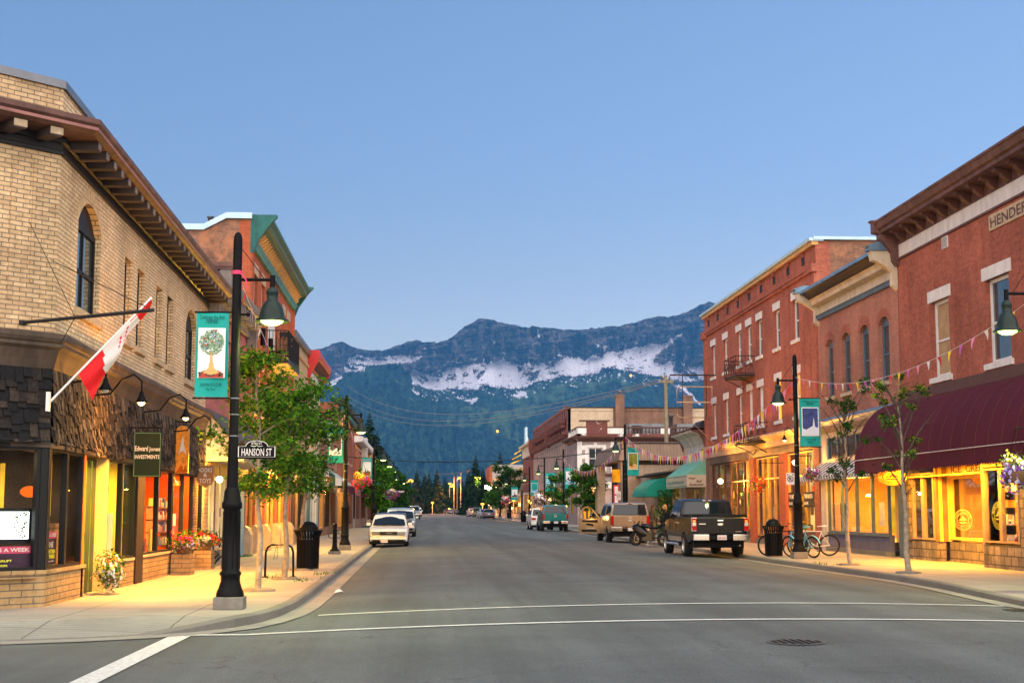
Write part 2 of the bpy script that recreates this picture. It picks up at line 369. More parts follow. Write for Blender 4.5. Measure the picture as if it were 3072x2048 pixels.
def concrete(name,col,joint=1.5,jx=1.7,groove=False):
    m,nt,ns,ls=_nt(name); out=ns.new('ShaderNodeOutputMaterial'); p=ns.new('ShaderNodeBsdfPrincipled'); ls.new(p.outputs[0],out.inputs[0])
    pos=ns.new('ShaderNodeNewGeometry').outputs['Position']
    cc=mixc(ns,ls,1.0,col,ramp(ns,ls,noise(ns,ls,pos,.8,6,.65),[(.3,.8),(.7,1.12)]),'MULTIPLY')
    cc=mixc(ns,ls,1.0,cc,ramp(ns,ls,noise(ns,ls,pos,40,3,.7),[(.3,.88),(.7,1.08)]),'MULTIPLY')
    st=ramp(ns,ls,noise(ns,ls,pos,2.6,4,.7),[(.58,0.0),(.72,.35)]); cc=mixc(ns,ls,st,cc,(col[0]*.45,col[1]*.43,col[2]*.4))
    if joint:
        b=ns.new('ShaderNodeTexBrick'); b.offset=0; ls.new(pos,b.inputs['Vector']); b.inputs['Scale'].default_value=1; b.inputs['Brick Width'].default_value=jx; b.inputs['Row Height'].default_value=joint; b.inputs['Mortar Size'].default_value=.012; b.inputs['Mortar Smooth'].default_value=.1
        cc=mixc(ns,ls,b.outputs['Fac'],cc,(col[0]*.35,col[1]*.35,col[2]*.35))
    if groove:
        wv=ns.new('ShaderNodeTexWave'); wv.wave_type='BANDS'; wv.bands_direction='Y'; wv.inputs['Scale'].default_value=2.2; wv.inputs['Distortion'].default_value=.4
        mp=ns.new('ShaderNodeMapping'); mp.inputs['Rotation'].default_value=(0,0,R(-9)); ls.new(pos,mp.inputs[0]); ls.new(mp.outputs[0],wv.inputs['Vector'])
        cc=mixc(ns,ls,ramp(ns,ls,wv.outputs['Fac'],[(.0,.55),(.14,0.0)]),cc,(col[0]*.4,col[1]*.4,col[2]*.4))
    ls.new(cc,p.inputs['Base Color']); p.inputs['Roughness'].default_value=.85; p.inputs['Specular IOR Level'].default_value=.3
    ls.new(bumpn(ns,ls,noise(ns,ls,pos,30,4,.7),.3,.01),p.inputs['Normal'])
    MATS[name]=m; return m
asphalt(); concrete('paving',(.30,.275,.24)); concrete('kerb_stone',(.18,.172,.15),0); concrete('gutter_concrete',(.26,.25,.225),2.4,50); concrete('ramp_concrete',(.27,.265,.24),1.5,1.7,True)
mat('road_paint',(.62,.64,.60),.7,var=.3,vs=14)
mat('earth',(.06,.07,.04),.9,var=.4,vs=.05)
GX=[-90,-40,-20,-10]+[-2.35+.6*i for i in range(23)]+[15,30,90]
GY=[-14+i for i in range(40)]+[26+4*i for i in range(27)]+[134+6*i for i in range(20)]+[260,330,420,520,700]
mb=MB(); vs=[(x,y,gz(x,y)) for y in GY for x in GX]; n=len(GX)
mb.mesh(vs,[(j*n+i,j*n+i+1,(j+1)*n+i+1,(j+1)*n+i) for j in range(len(GY)-1) for i in range(n-1)],MATS['asphalt'],True)
tag(mb.build('road'),'grey asphalt street and crossing with faint tyre tracks','road',kind='structure')
mb=MB(); mb.mesh([(-9000,-300,-.06),(9000,-300,-.06),(9000,700,-.06),(-9000,700,-.06),(9000,9000,-.06),(-9000,9000,-.06)],[(0,1,2,3),(3,2,4,5)],MATS['earth'])
tag(mb.build('ground'),'dark ground around the town','ground',kind='structure')
# pavements
def offs(pl,d):
    out=[]
    for i,p in enumerate(pl):
        a=Vector(pl[max(i-1,0)]); b=Vector(pl[min(i+1,len(pl)-1)]); t=(b-a).normalized(); n=Vector((-t.y,t.x)); out.append((p[0]+n.x*d,p[1]+n.y*d))
    return out
def pavement(side,pl,inner,name,label,hfn):
    """pl: kerb line; inner: far boundary polygon points; d sign picks the building side"""
    k=side; top=offs(pl,k*.16); ins=offs(pl,k*1.5); gut=offs(pl,-k*.38)
    mb=MB(); P=MATS
    for i in range(len(pl)-1):
        (a,b),(c,d),(e,f),(g,h)=[(q[i],q[i+1]) for q in (pl,top,ins,gut)]
        ha,hb=hfn(pl[i]),hfn(pl[i+1]); za,zb=sz(a[1]),sz(b[1])
        m=P['ramp_concrete'] if ha<.12 or hb<.12 else P['paving']
        mb.poly([(c[0],c[1],ha),(d[0],d[1],hb),(f[0],f[1],zb),(e[0],e[1],za)],m)
    mb.poly([(p[0],p[1],sz(p[1])) for p in ins]+[(p[0],p[1],sz(p[1])) for p in inner],P['paving'])
    o=mb.build(name); tag(o,label,'pavement',kind='structure')
    mb=MB()
    for i in range(len(pl)-1):
        (a,b),(c,d)=[(q[i],q[i+1]) for q in (pl,top)]; ha,hb=hfn(pl[i]),hfn(pl[i+1])
        g0,g1=gz(*a)-.03,gz(*b)-.03
        m0=offs(pl,k*.03); x,y=m0[i],m0[i+1]
        mb.poly([(a[0],a[1],g0),(b[0],b[1],g1),(b[0],b[1],hb-.02),(a[0],a[1],ha-.02)],P['kerb_stone'])
        mb.poly([(a[0],a[1],ha-.02),(b[0],b[1],hb-.02),(y[0],y[1],hb+.003),(x[0],x[1],ha+.003)],P['kerb_stone'])
        mb.poly([(x[0],x[1],ha+.003),(y[0],y[1],hb+.003),(d[0],d[1],hb+.003),(c[0],c[1],ha+.003)],P['kerb_stone'])
    o=mb.build('kerb'+('_left' if k>0 else '_right')); tag(o,'rough concrete kerb edge beside '+name.replace('_',' '),'kerb',kind='structure')
    mb=MB()
    for i in range(len(pl)-1):
        a,b=pl[i],pl[i+1]; g,h=gut[i],gut[i+1]
        mb.poly([(a[0],a[1],gz(*a)+.014),(b[0],b[1],gz(*b)+.014),(h[0],h[1],gz(*h)+.012),(g[0],g[1],gz(*g)+.012)],P['gutter_concrete'])
    o=mb.build('gutter'+('_left' if k>0 else '_right')); tag(o,'pale concrete gutter strip along '+name.replace('_',' '),'gutter',kind='structure')
def dens(pl,s=3.0):
    out=[pl[0]]
    for a,b in zip(pl,pl[1:]):
        L=math.dist(a,b); k=max(1,int(L/s)) if L<40 else max(1,int(L/5))
        out+=[(a[0]+(b[0]-a[0])*i/k,a[1]+(b[1]-a[1])*i/k) for i in range(1,k+1)]
    return out
Lk=[(-90,18.0),(-20,18.05),(-9,18.1),(-6.6,18.2),(-5.3,18.45),(-4.4,18.8),(-3.7,19.2),(-3.1,19.75),(-2.65,20.5),(-2.4,21.3),(-2.22,22.4),(-2.12,24),(-2.1,27),(-2.15,37),(-2.25,60),(-2.35,116),(-2.9,118.5),(-4.2,120),(-8,120.3),(-60,120.3)]
pl=dens(Lk)[::-1]
# keep the flat polygon simple: the inner boundary goes round behind the buildings
pavement(1,dens(Lk),[(-60,116),(-90,110)],'pavement_left','pale concrete pavement in front of the yellow brick shops',lambda p:(.15 if p[1]>20.6 or p[0]>-2.7 else max(.02,.15-(-2.7-p[0])*.14)) if p[1]<60 else .15)
Rk=[(90,19),(14,19),(11,19.6),(10.2,21),(10.0,23.5),(10.3,26),(10.75,29.5),(10.95,33),(10.9,36),(10.7,44),(10.7,108),(11.4,111),(13,112.3),(60,112.5)]
pavement(-1,dens(Rk),[(60,108),(90,100)],'pavement_right','concrete pavement in front of the red brick shops',lambda p:.15)
Rk2=[(60,137.5),(14,137.8),(11.6,138.8),(11.0,141),(10.9,300)]
def far_pave(name,poly,label):
    mb=MB(); top=[(x,y,sz(y)) for x,y in poly]
    mb.poly(top,MATS['paving'])
    for a,b in zip(top,top[1:]+top[:1]): mb.poly([a,b,(b[0],b[1],-.05),(a[0],a[1],-.05)],MATS['kerb_stone'])
    tag(mb.build(name),label,'pavement',kind='structure')
def cut(x,ya,yb,st=8): return [(x,ya+(yb-ya)*i/max(1,int(abs(yb-ya)/st))) for i in range(max(1,int(abs(yb-ya)/st))+1)]
for nm,x0,x1,ya,yb,lb in (('pavement_far_right',11.0,40,138.5,300,'far pavement beyond the side street on the museum side'),('pavement_far_left',-40,-2.5,138,260,'far pavement beyond the side street under the trees')):
    mb=MB(); ys=[ya+(yb-ya)*i/30 for i in range(31)]
    for a,b in zip(ys,ys[1:]): mb.box(x0,x1,a,b,-.05,0,MATS['paving'])
    for i,v in enumerate(mb.v):
        if v[2]==0: mb.v[i]=(v[0],v[1],sz(v[1]))
    tag(mb.build(nm),lb,'pavement',kind='structure')
# road markings
mb=MB()
def strip_x(f,x0,x1,wd):
    xs=[x0]+[x for x in GX if x0<x<x1]+[x1]
    for a,b in zip(xs,xs[1:]):
        ya,yb=f(a),f(b); mb.poly([(a,ya,gz(a,ya)+.010),(b,yb,gz(b,yb)+.010),(b,yb+wd,gz(b,yb+wd)+.010),(a,ya+wd,gz(a,ya+wd)+.010)],MATS['road_paint'])
strip_x(lambda x:19.25+.04*(x+2.9),-3.3,9.9,.17)
strip_x(lambda x:22.3+.1*(x+1.5),-1.62,10.0,.16)
for i in range(20):
    a,b=19.2-i,18.2-i
    def cx(y): return -3.05-.012*(19.2-y)
    mb.poly([(cx(a)-.27,a,gz(cx(a),a)+.010),(cx(a),a,gz(cx(a),a)+.010),(cx(b),b,gz(cx(b),b)+.010),(cx(b)-.27,b,gz(cx(b),b)+.010)],MATS['road_paint'])
tag(mb.build('road_markings'),'white crosswalk lines and corner line painted on the road','road marking',kind='structure')
# haze
if HAZE>0:
    m,nt,ns,ls=_nt('haze_air'); out=ns.new('ShaderNodeOutputMaterial'); v=ns.new('ShaderNodeVolumePrincipled'); v.inputs['Density'].default_value=HAZE; v.inputs['Color'].default_value=c4(HAZECOL); v.inputs['Anisotropy'].default_value=0.0
    ls.new(v.outputs[0],out.inputs['Volume'])
    MATS['haze_air']=m; mb=MB(); mb.box(-9600,9600,-600,10500,-1.2,2600,m); tag(mb.build('haze'),'thin blue evening haze in the valley air','haze',kind='stuff')
# ------------------------------------------------------------------ the mountain range
def vnoise(x,y,seed=0):
    xi=np.floor(x).astype(np.int64); yi=np.floor(y).astype(np.int64); xf=x-xi; yf=y-yi
    u=xf*xf*(3-2*xf); v=yf*yf*(3-2*yf)
    def h(a,b):
        n=(a*374761393+b*668265263+seed*974711)&0xffffffff; n=((n^(n>>13))*1274126177)&0xffffffff
        return ((n^(n>>16))&0xffff)/65535.0
    return (h(xi,yi)*(1-u)+h(xi+1,yi)*u)*(1-v)+(h(xi,yi+1)*(1-u)+h(xi+1,yi+1)*u)*v
def fbm(x,y,o=5,seed=0,ridge=False):
    s=0;a=.5;t=0
    for i in range(o):
        n=vnoise(x,y,seed+i*17)
        if ridge: n=1-abs(2*n-1)
        s=s+n*a; t+=a; a*=.5; x=x*2.03+3.1; y=y*2.03+1.7
    return s/t
A=lambda L:[((940+.2678*x)/1.306,(900+.2678*y)/1.306) for x,y in L]
B=lambda L:[((1540+.2679*x)/1.306,(880+.2679*y)/1.306) for x,y in L]
SKY=A([(-900,640),(-600,560),(-300,600),(0,550),(100,545),(200,495),(280,475),(350,468),(400,510),(500,540),(600,550),(700,560),(745,558),(765,568),(850,540),(950,500),(1060,468),(1150,445),(1220,470),(1340,470),(1385,480),(1430,455),(1500,443),(1600,375),(1680,300),(1700,285),(1780,250),(1850,208),(1960,210),(2050,235),(2150,262),(2220,278)])+B([(0,355),(60,365),(170,383),(210,355),(260,370),(330,385),(400,385),(470,395),(600,405),(700,405),(820,400),(870,390),(1000,380),(1130,365),(1180,372),(1240,348),(1380,318),(1450,290),(1520,268),(1640,255),(1740,265),(1860,238),(1960,200),(2040,160),(2090,128),(2130,120),(2180,98),(2230,103),(2300,150),(2500,230),(2900,260),(3400,420)])
SNOW=[A([(380,665),(480,618),(620,640),(800,632),(1000,615),(1220,628),(1180,665),(1100,700),(950,705),(800,715),(680,725),(560,720),(470,715),(400,690)]),
A([(365,690),(480,740),(590,745),(570,790),(460,815),(440,790),(520,770),(420,740)]),A([(345,740),(440,790),(420,800),(350,800)]),
A([(150,950),(220,870),(250,850),(230,820),(270,810),(330,870),(260,910),(250,955)]),
A([(1110,790),(1130,780),(1200,810),(1290,830),(1400,870),(1465,870),(1440,820),(1390,775),(1500,795),(1490,760),(1600,755),(1680,760),(1675,720),(1760,740),(1775,705),(1880,715),(1905,675),(1930,715),(1975,715),(1980,690),(2090,680),(2130,635),(2150,680),(2220,685),(2230,710)])
+B([(0,785),(60,790),(100,830),(180,765),(200,820),(280,800),(340,785),(420,820),(450,780),(550,745),(600,700),(680,730),(745,710),(790,750),(860,720),(880,685),(950,710),(1000,715),(1040,650),(1130,655),(1180,650),(1240,625),(1215,545),(1245,545),(1270,625),(1390,595),(1440,600),(1540,560),(1640,570),(1720,550),(1750,510),(1880,445),(1900,460),(1830,510),(1730,590),(1640,660),(1600,690),(1565,740),(1580,770),(1660,800),(1740,760),(1820,750),(1800,830),(1770,860),(1860,890),(1950,930),(2080,980),(1950,980),(1840,970),(1750,960),(1600,920),(1400,890),(1300,860),(1200,860),(1100,820),(1000,830),(950,890),(800,900),(690,930),(600,920),(520,900),(500,940),(400,960),(250,990),(170,1020),(150,1050),(0,1065)])
+A([(2200,990),(2100,960),(2000,980),(1960,935),(1860,945),(1850,1000),(1700,1000),(1500,985),(1400,1010),(1280,990),(1200,960),(1120,930),(1100,880)]),
A([(1670,1115),(1850,1085),(1820,1140),(1740,1180),(1770,1150)]),A([(1570,1070),(1700,1105),(1620,1105)]),A([(1100,1000),(1180,1030),(1200,1050),(1150,1055)]),A([(2230,1070),(2315,1020),(2400,1020),(2380,1080),(2260,1085)]),
B([(1800,1030),(1920,1050),(2010,1140),(2100,1245),(2080,1250),(1990,1155),(1890,1075)]),B([(1930,830),(2170,815),(2170,960),(2080,960),(2050,900),(1990,870)]),
A([(1975,425),(2010,440),(2085,515),(2050,505)]),A([(1800,310),(1835,335),(1825,342)]),B([(255,400),(275,400),(280,460),(305,510),(290,500),(262,470)]),B([(915,560),(980,565),(950,595)]),B([(990,590),(1070,590),(1030,630),(1020,645)]),B([(470,515),(495,535),(500,560),(485,545)]),B([(1870,730),(1890,780),(1925,785),(1915,805),(1880,790)]),A([(1220,530),(1300,540),(1270,560)]),B([(620,985),(690,940),(700,930),(640,950)])]
HOLES=[A([(1480,900),(1520,830),(1600,830),(1600,890)]),A([(1665,850),(1700,785),(1740,830),(1700,868)]),A([(1775,780),(1860,770),(1850,800),(1790,825)]),A([(1815,850),(1870,800),(1940,760),(1930,800),(1850,880)]),A([(1180,840),(1320,890),(1280,915),(1240,900)]),A([(1160,870),(1240,930),(1230,945),(1190,920)]),A([(2080,840),(2110,820),(2100,865),(2080,865)]),A([(1385,880),(1410,880),(1405,905),(1385,905)]),
B([(90,930),(120,850),(240,820),(200,900),(110,935)]),B([(150,970),(210,880),(310,855),(260,960),(200,985)]),B([(380,890),(540,870),(500,900),(400,905)]),B([(40,800),(95,830),(90,870),(50,870)]),B([(1160,700),(1260,640),(1210,690),(1180,715)]),B([(1410,700),(1500,685),(1470,700)]),B([(1100,815),(1160,800),(1150,830),(1110,835)]),B([(1240,835),(1370,825),(1330,850),(1260,850)]),B([(1370,860),(1450,855),(1440,870),(1390,875)]),B([(1260,795),(1360,800),(1300,812)]),B([(1420,830),(1480,828),(1460,842)]),
A([(470,660),(500,630),(620,670),(540,685)]),A([(660,660),(740,640),(830,660),(800,680)]),A([(870,660),(945,655),(930,670)]),A([(995,665),(1050,660),(1030,672)])]
FOREST=A([(-900,900),(-300,980),(60,960),(150,955),(260,900),(330,870),(360,800),(450,800),(520,790),(600,745),(800,712),(1000,703),(1080,760),(1110,880),(1120,960),(1300,1000),(1500,1010),(1700,1010),(1850,1010),(1960,940),(2100,965),(2200,990)])+B([(0,1070),(150,1055),(260,995),(420,965),(600,930),(700,935),(850,905),(960,895),(1050,850),(1150,850),(1250,870),(1400,900),(1600,930),(1750,970),(1850,1000),(2000,1000),(2200,990),(3400,900),(3400,3000)])+A([(-900,3000)])
RIDGE=A([(-900,1000),(100,980),(250,880),(450,800),(600,745),(800,712),(1000,703),(1090,780),(1110,900),(1200,975),(1450,1080),(1540,1190),(1560,1500),(1560,3000),(-900,3000)])
MEAD=[A([(1080,1060),(1130,1080),(1200,1180),(1180,1200),(1100,1100)]),A([(1560,1180),(1800,1190),(2200,1250),(2315,1180),(2315,1600),(1900,1450),(1500,1400)]),B([(0,1130),(150,1080),(700,1000),(1150,980),(700,1130),(480,1250),(200,1400),(0,1500)]),B([(1200,900),(1330,1000),(1300,1120),(1210,1000)]),A([(830,830),(900,850),(1060,945),(1040,950),(880,870)])]
ROCKY=[A([(980,700),(1200,690),(1290,740),(1460,870),(1290,830),(1130,780),(1110,880),(1020,770)]),B([(1740,1000),(1900,1030),(2000,1140),(2090,1250),(1980,1200),(1850,1110)])]
def inpoly(x,y,P):
    r=np.zeros(x.shape,bool); n=len(P)
    for i in range(n):
        x1,y1=P[i]; x2,y2=P[(i+1)%n]
        if y1==y2: continue
        c=((y1>y)!=(y2>y))&(x<(x2-x1)*(y-y1)/(y2-y1)+x1); r^=c
    return r
def build_mountain():
    nx,ny=MRES
    xs=np.linspace(330,1980,nx); 
    sx=np.array([p[0] for p in SKY]); sy=np.array([p[1] for p in SKY])
    skyl=np.interp(xs,sx,sy)
    skyl=skyl+(fbm(xs/9,xs*0,4,3)-.5)*5+(fbm(xs/2.5,xs*0,3,8)-.5)*2.2
    v=np.linspace(0,1,ny)**.85
    X,V=np.meshgrid(xs,v); YS=np.broadcast_to(skyl,X.shape); Y=YS+(1182-YS)*V
    # distance of the slope met at each bearing and height: steep cliffs, shallow snow bowl, long forest slope
    below=Y-YS
    D=7600-below*3.2
    wx=(fbm(X/40,Y/40,4,21)-.5)*22; wy=(fbm(X/40,Y/40,4,31)-.5)*18
    fx=X+wx*.5+(fbm(X/5,Y/5,3,61)-.5)*7; fy=Y+wy*.4+(fbm(X/4,Y/4,3,71)-.5)*6
    forest=inpoly(fx,fy,FOREST)
    fl=np.interp(X,*zip(*sorted(FOREST[:40])))
    kr=np.ones(121)/121; fl=np.broadcast_to(np.convolve(np.pad(fl[0],60,mode='edge'),kr,'valid'),X.shape)
    D=D-np.clip(Y-fl,0,400)*8.0
    snow=np.zeros(X.shape,bool)
    qx=X+(fbm(X/5,Y/5,3,41)-.5)*5+(fbm(X/1.8,Y/1.8,2,43)-.5)*2; qy=Y+(fbm(X/2.2,Y/9,3,42)-.5)*9
    for P in SNOW: snow|=inpoly(qx,qy,P)
    for P in HOLES: snow&=~inpoly(qx,qy,P)
    nn=fbm(X/5,Y/3,4,77); 
    edge=inpoly(qx,qy+16,SNOW[4])|inpoly(qx,qy-26,SNOW[4])
    snow|=(nn>.69)&edge
    snow&=~((fbm(X/7,Y/4,4,99)>.74))
    sk=np.where(snow,.0,1.0)
    def blur(a,r,ax):
        k=np.ones(2*r+1)/(2*r+1); return np.apply_along_axis(lambda q:np.convolve(np.pad(q,r,mode='edge'),k,'valid'),ax,a)
    for r_ in (9,7): sk=blur(blur(sk,r_,0),r_,1)
    sk=np.clip(sk*1.3-.22,.03,1)
    rid=inpoly(X+wx*.3,Y+wy*.3,RIDGE); D=D-rid*np.clip((1130-Y)/200,0,1)*620.0
    gul=fbm(X/26+wy/25,Y/90+wx/60,5,5,True); strata=fbm(X/160+Y/60,Y/7+X/55,4,9)
    rock=~forest
    D=D-(gul-.5)*np.where(rock,560,300)*sk-(strata-.5)*np.where(rock,120,30)*sk-(fbm(X/9,Y/9,4,14)-.5)*np.where(rock,130,90)*sk
    # unproject: bearing and elevation -> world
    F=2352*LENS/36
    a=(X-1176)/F; b=(784-Y)/F
    cp,sp,cy,sy_=math.cos(PITCH),math.sin(PITCH),math.cos(YAW),math.sin(YAW)
    dx=sy_*cp+a*cy-b*sy_*sp; dy=cy*cp-a*sy_-b*cy*sp; dz=sp+b*cp
    t=D/dy
    PX,PY,PZ=dx*t,dy*t,1.65+dz*t
    base=PZ[-1].copy()
    mead=np.zeros(X.shape)
    for P in MEAD: mead=np.maximum(mead,inpoly(X+wx,Y+wy,P)*1.0)
    mead=mead*np.clip(fbm(X/14+Y/20,Y/14-X/30,4,55)*3-1.0,0,1)
    rocky=np.zeros(X.shape,bool)
    for P in ROCKY: rocky|=inpoly(X+wx*.5,Y+wy*.5,P)
    fo=forest&~rocky
    # back of the range and the foot
    back=np.stack([PX[0]*1.25,PY[0]*1.25,PZ[0]*.55]); foot=np.stack([PX[-1],PY[-1],np.full(nx,-3.0)])
    VX=np.concatenate([back[0][None],PX,foot[0][None]]); VY=np.concatenate([back[1][None],PY,foot[1][None]]); VZ=np.concatenate([back[2][None],PZ,foot[2][None]])
    pad=lambda q:np.concatenate([q[:1],q,q[-1:]])
    colr=np.stack([pad(snow*1.0),pad(fo*1.0),pad(mead),np.ones((ny+2,nx))],-1)
    n2=ny+2
    vs=np.stack([VX,VY,VZ],-1).reshape(-1,3)
    idx=np.arange(n2*nx).reshape(n2,nx)
    q=np.stack([idx[:-1,:-1],idx[1:,:-1],idx[1:,1:],idx[:-1,1:]],-1).reshape(-1,4)
    me=bpy.data.meshes.new('mountain'); me.vertices.add(len(vs)); me.vertices.foreach_set('co',vs.ravel())
    me.loops.add(q.size); me.loops.foreach_set('vertex_index',q.ravel().astype(np.int32)); me.polygons.add(len(q)); me.polygons.foreach_set('loop_start',np.arange(0,q.size,4,dtype=np.int32)); 
    me.update(calc_edges=True); me.polygons.foreach_set('use_smooth',[True]*len(q))
    ca=me.color_attributes.new('cover','FLOAT_COLOR','POINT'); ca.data.foreach_set('color',colr.reshape(-1).astype(np.float32))
    m,nt,ns,ls=_nt('mountain_cover'); out=ns.new('ShaderNodeOutputMaterial'); p=ns.new('ShaderNodeBsdfPrincipled'); ls.new(p.outputs[0],out.inputs[0])
    at=ns.new('ShaderNodeAttribute'); at.attribute_name='cover'; s=ns.new('ShaderNodeSeparateColor'); ls.new(at.outputs['Color'],s.inputs[0])
    pos=ns.new('ShaderNodeNewGeometry').outputs['Position']
    rk=ramp(ns,ls,noise(ns,ls,pos,.012,8,.72,(1,.6,2.2)),[(.36,(.035,.028,.032)),(.5,(.10,.083,.085)),(.66,(.27,.22,.22))])
    rk=mixc(ns,ls,1.0,rk,ramp(ns,ls,noise(ns,ls,pos,.004,5,.7,(.35,.3,5)),[(.35,.55),(.65,1.25)]),'MULTIPLY')
    fr=ramp(ns,ls,noise(ns,ls,pos,.055,3,.85,(1,.12,.25)),[(.38,(.004,.012,.010)),(.5,(.016,.040,.026)),(.66,(.055,.11,.06))])
    fr=mixc(ns,ls,1.0,fr,ramp(ns,ls,noise(ns,ls,pos,.0022,5,.65),[(.35,.6),(.65,1.35)]),'MULTIPLY')
    md=mixc(ns,ls,noise(ns,ls,pos,.03,4,.7),(.05,.11,.04),(.12,.19,.08))
    fr=mixc(ns,ls,s.outputs[2],fr,md)
    cc=mixc(ns,ls,s.outputs[1],rk,fr)
    sn=mixc(ns,ls,ramp(ns,ls,noise(ns,ls,pos,.006,5,.6,(1,.4,.5)),[(.35,0.0),(.7,1.0)]),(.62,.61,.68),(.42,.41,.47))
    cc=mixc(ns,ls,ramp(ns,ls,s.outputs[0],[(.4,0.0),(.6,1.0)]),cc,sn)
    ls.new(cc,p.inputs['Base Color']); p.inputs['Roughness'].default_value=.95; p.inputs['Specular IOR Level'].default_value=.05
    hb=noise(ns,ls,pos,.018,8,.7,(1,.5,1)); bn=bumpn(ns,ls,hb,.9,60.0); sb=ns.new('ShaderNodeMath'); sb.operation='MULTIPLY_ADD'; ls.new(s.outputs[0],sb.inputs[0]); sb.inputs[1].default_value=-.8; sb.inputs[2].default_value=.9; ls.new(sb.outputs[0],bn.node.inputs['Strength']); ls.new(bn,p.inputs['Normal'])
    me.materials.append(m); o=bpy.data.objects.new('mountains',me); COL.objects.link(o)
    tag(o,'long rocky mountain range with snow bowls above blue green forest','mountain range',kind='structure')
build_mountain()
# ------------------------------------------------------------------ shared materials
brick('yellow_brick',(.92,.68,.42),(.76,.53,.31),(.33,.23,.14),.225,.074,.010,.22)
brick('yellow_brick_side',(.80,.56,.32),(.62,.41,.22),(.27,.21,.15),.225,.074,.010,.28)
brick('yellow_arch',(.80,.56,.32),(.70,.47,.26),(.27,.21,.15),.075,.5,.008,.15)
brick('base_brick',(.46,.30,.14),(.36,.23,.11),(.16,.13,.10),.40,.105,.011,.25)
brick('red_brick',(.34,.095,.052),(.26,.065,.038),(.20,.11,.08),.21,.072,.009,.28)
brick('red_brick_two',(.50,.155,.09),(.38,.12,.075),(.36,.25,.20),.215,.075,.013,.25)
brick('red_brick_three',(.50,.14,.085),(.38,.10,.06),(.28,.14,.10),.21,.072,.008,.3)
brick('orange_brick',(.50,.12,.05),(.43,.10,.04),(.24,.09,.06),.21,.072,.007,.15)
brick('old_brick',(.36,.17,.10),(.24,.11,.07),(.24,.17,.13),.22,.075,.010,.35,.7,patch=((.40,.17,.09),1.4))
brick('brown_brick',(.27,.14,.09),(.22,.11,.075),(.24,.17,.13),.22,.075,.010,.3)
brick('pink_brick',(.58,.19,.17),(.52,.16,.15),(.34,.12,.11),.25,.085,.008,.2)
brick('buff_brick',(.56,.40,.23),(.50,.35,.2),(.28,.2,.13),.3,.12,.012,.2)
brick('tan_block',(.60,.47,.33),(.56,.43,.30),(.42,.33,.24),.4,.1,.006,.12)
brick('grey_tan_brick',(.36,.29,.22),(.30,.24,.18),(.20,.16,.12),.22,.08,.009,.2)
brick('field_stone',(.34,.26,.18),(.2,.16,.12),(.12,.10,.08),.42,.24,.02,.45,2,bump=1.0)
siding('teal_boards',(.04,.22,.20),.14); siding('brown_ribs',(.20,.13,.085),.22,True,1.0); siding('blue_ribs',(.10,.10,.17),.2,True,.8)
siding('blue_boards',(.25,.42,.50),.15,True); siding('cream_boards',(.62,.52,.36),.2); siding('green_boards',(.018,.045,.012),.16,True)
mat('dark_metal',(.028,.026,.028),.5,.1,var=.25); mat('fascia_bronze',(.115,.082,.062),.45,.1,var=.3,vs=1.5,streak=(3,.5)); mat('cornice_brown',(.17,.085,.07),.55,var=.35,vs=2,streak=(3,.4)); mat('cornice_pink',(.33,.15,.13),.5,var=.25)
mat('dark_wood',(.028,.020,.016),.6,var=.3); mat('bracket_wood',(.085,.062,.055),.7,var=.3); mat('cap_metal',(.16,.17,.19),.35,.5,var=.2); mat('cap_blue',(.42,.60,.70),.35,.2,var=.15)
mat('sill_stone',(.50,.38,.25),.85,var=.3,vs=6,bump=.5,bs=12); mat('black_frame',(.010,.010,.012),.5,var=.2); mat('teal_paint',(.02,.135,.125),.4,var=.25,streak=(4,.4)); mat('teal_light',(.07,.27,.29),.45,var=.35,vs=3,streak=(4,.3)); mat('ochre_paint',(.62,.36,.13),.5,var=.2)
mat('white_paint',(.74,.70,.66),.5,var=.12,vs=3,streak=(4,.15)); mat('white_frame',(.70,.68,.66),.45,var=.1); mat('cream_paint',(.68,.58,.42),.5,var=.15,streak=(3,.25)); mat('stucco',(.60,.56,.50),.85,var=.25,vs=2,bump=.4,bs=25,streak=(2.5,.25))
mat('grey_trim',(.27,.23,.20),.55,var=.25,streak=(3,.3)); mat('maroon_paint',(.17,.055,.045),.5,var=.3,streak=(3,.3)); mat('mauve_stucco',(.36,.28,.26),.85,var=.18,vs=1,bump=.2,streak=(2,.2)); mat('red_paint',(.45,.035,.04),.35,var=.15); mat('rose_trim',(.35,.12,.10),.5,var=.2)
mat('blue_trim',(.10,.16,.22),.45,var=.25,streak=(3,.3)); mat('blue_metal',(.16,.27,.38),.4,.2,var=.25,streak=(4,.3)); mat('brown_trim',(.10,.045,.035),.5,var=.25); mat('gold_trim',(.55,.30,.08),.45,var=.2); mat('tan_trim',(.48,.34,.22),.6,var=.25)
mat('burgundy_canvas',(.080,.008,.020),.75,var=.12,vs=1); mat('green_canvas',(.012,.24,.17),.7,var=.15,vs=1); mat('pale_green_canvas',(.16,.42,.32),.7,var=.12,vs=1); mat('sign_cream',(.50,.43,.34),.6,var=.1)
siding('striped_canvas',(.75,.70,.64),.31,True,c2=(.05,.05,.08),var=.1); siding('striped_green',(.72,.72,.66),.75,True,c2=(.02,.10,.08),var=.1)
mat('roofing',(.09,.09,.095),.9,var=.3); mat('concrete_block',(.33,.32,.30),.9,var=.25,vs=8,bump=.4,bs=20)
for i,c in enumerate([(.030,.025,.023),(.062,.046,.037),(.115,.085,.062),(.016,.016,.018),(.20,.15,.11)]): mat('shingle_%d'%i,c,.85,var=.45,vs=18,bump=.6,bs=40,streak=(60,.4))
glass(); glass('clear_glass',(.97,.97,.95),.18,.02)
def darkglass(name,c,rough=.04,spec=1.0):
    m=mat(name,c,rough,var=0,spec=spec); return m
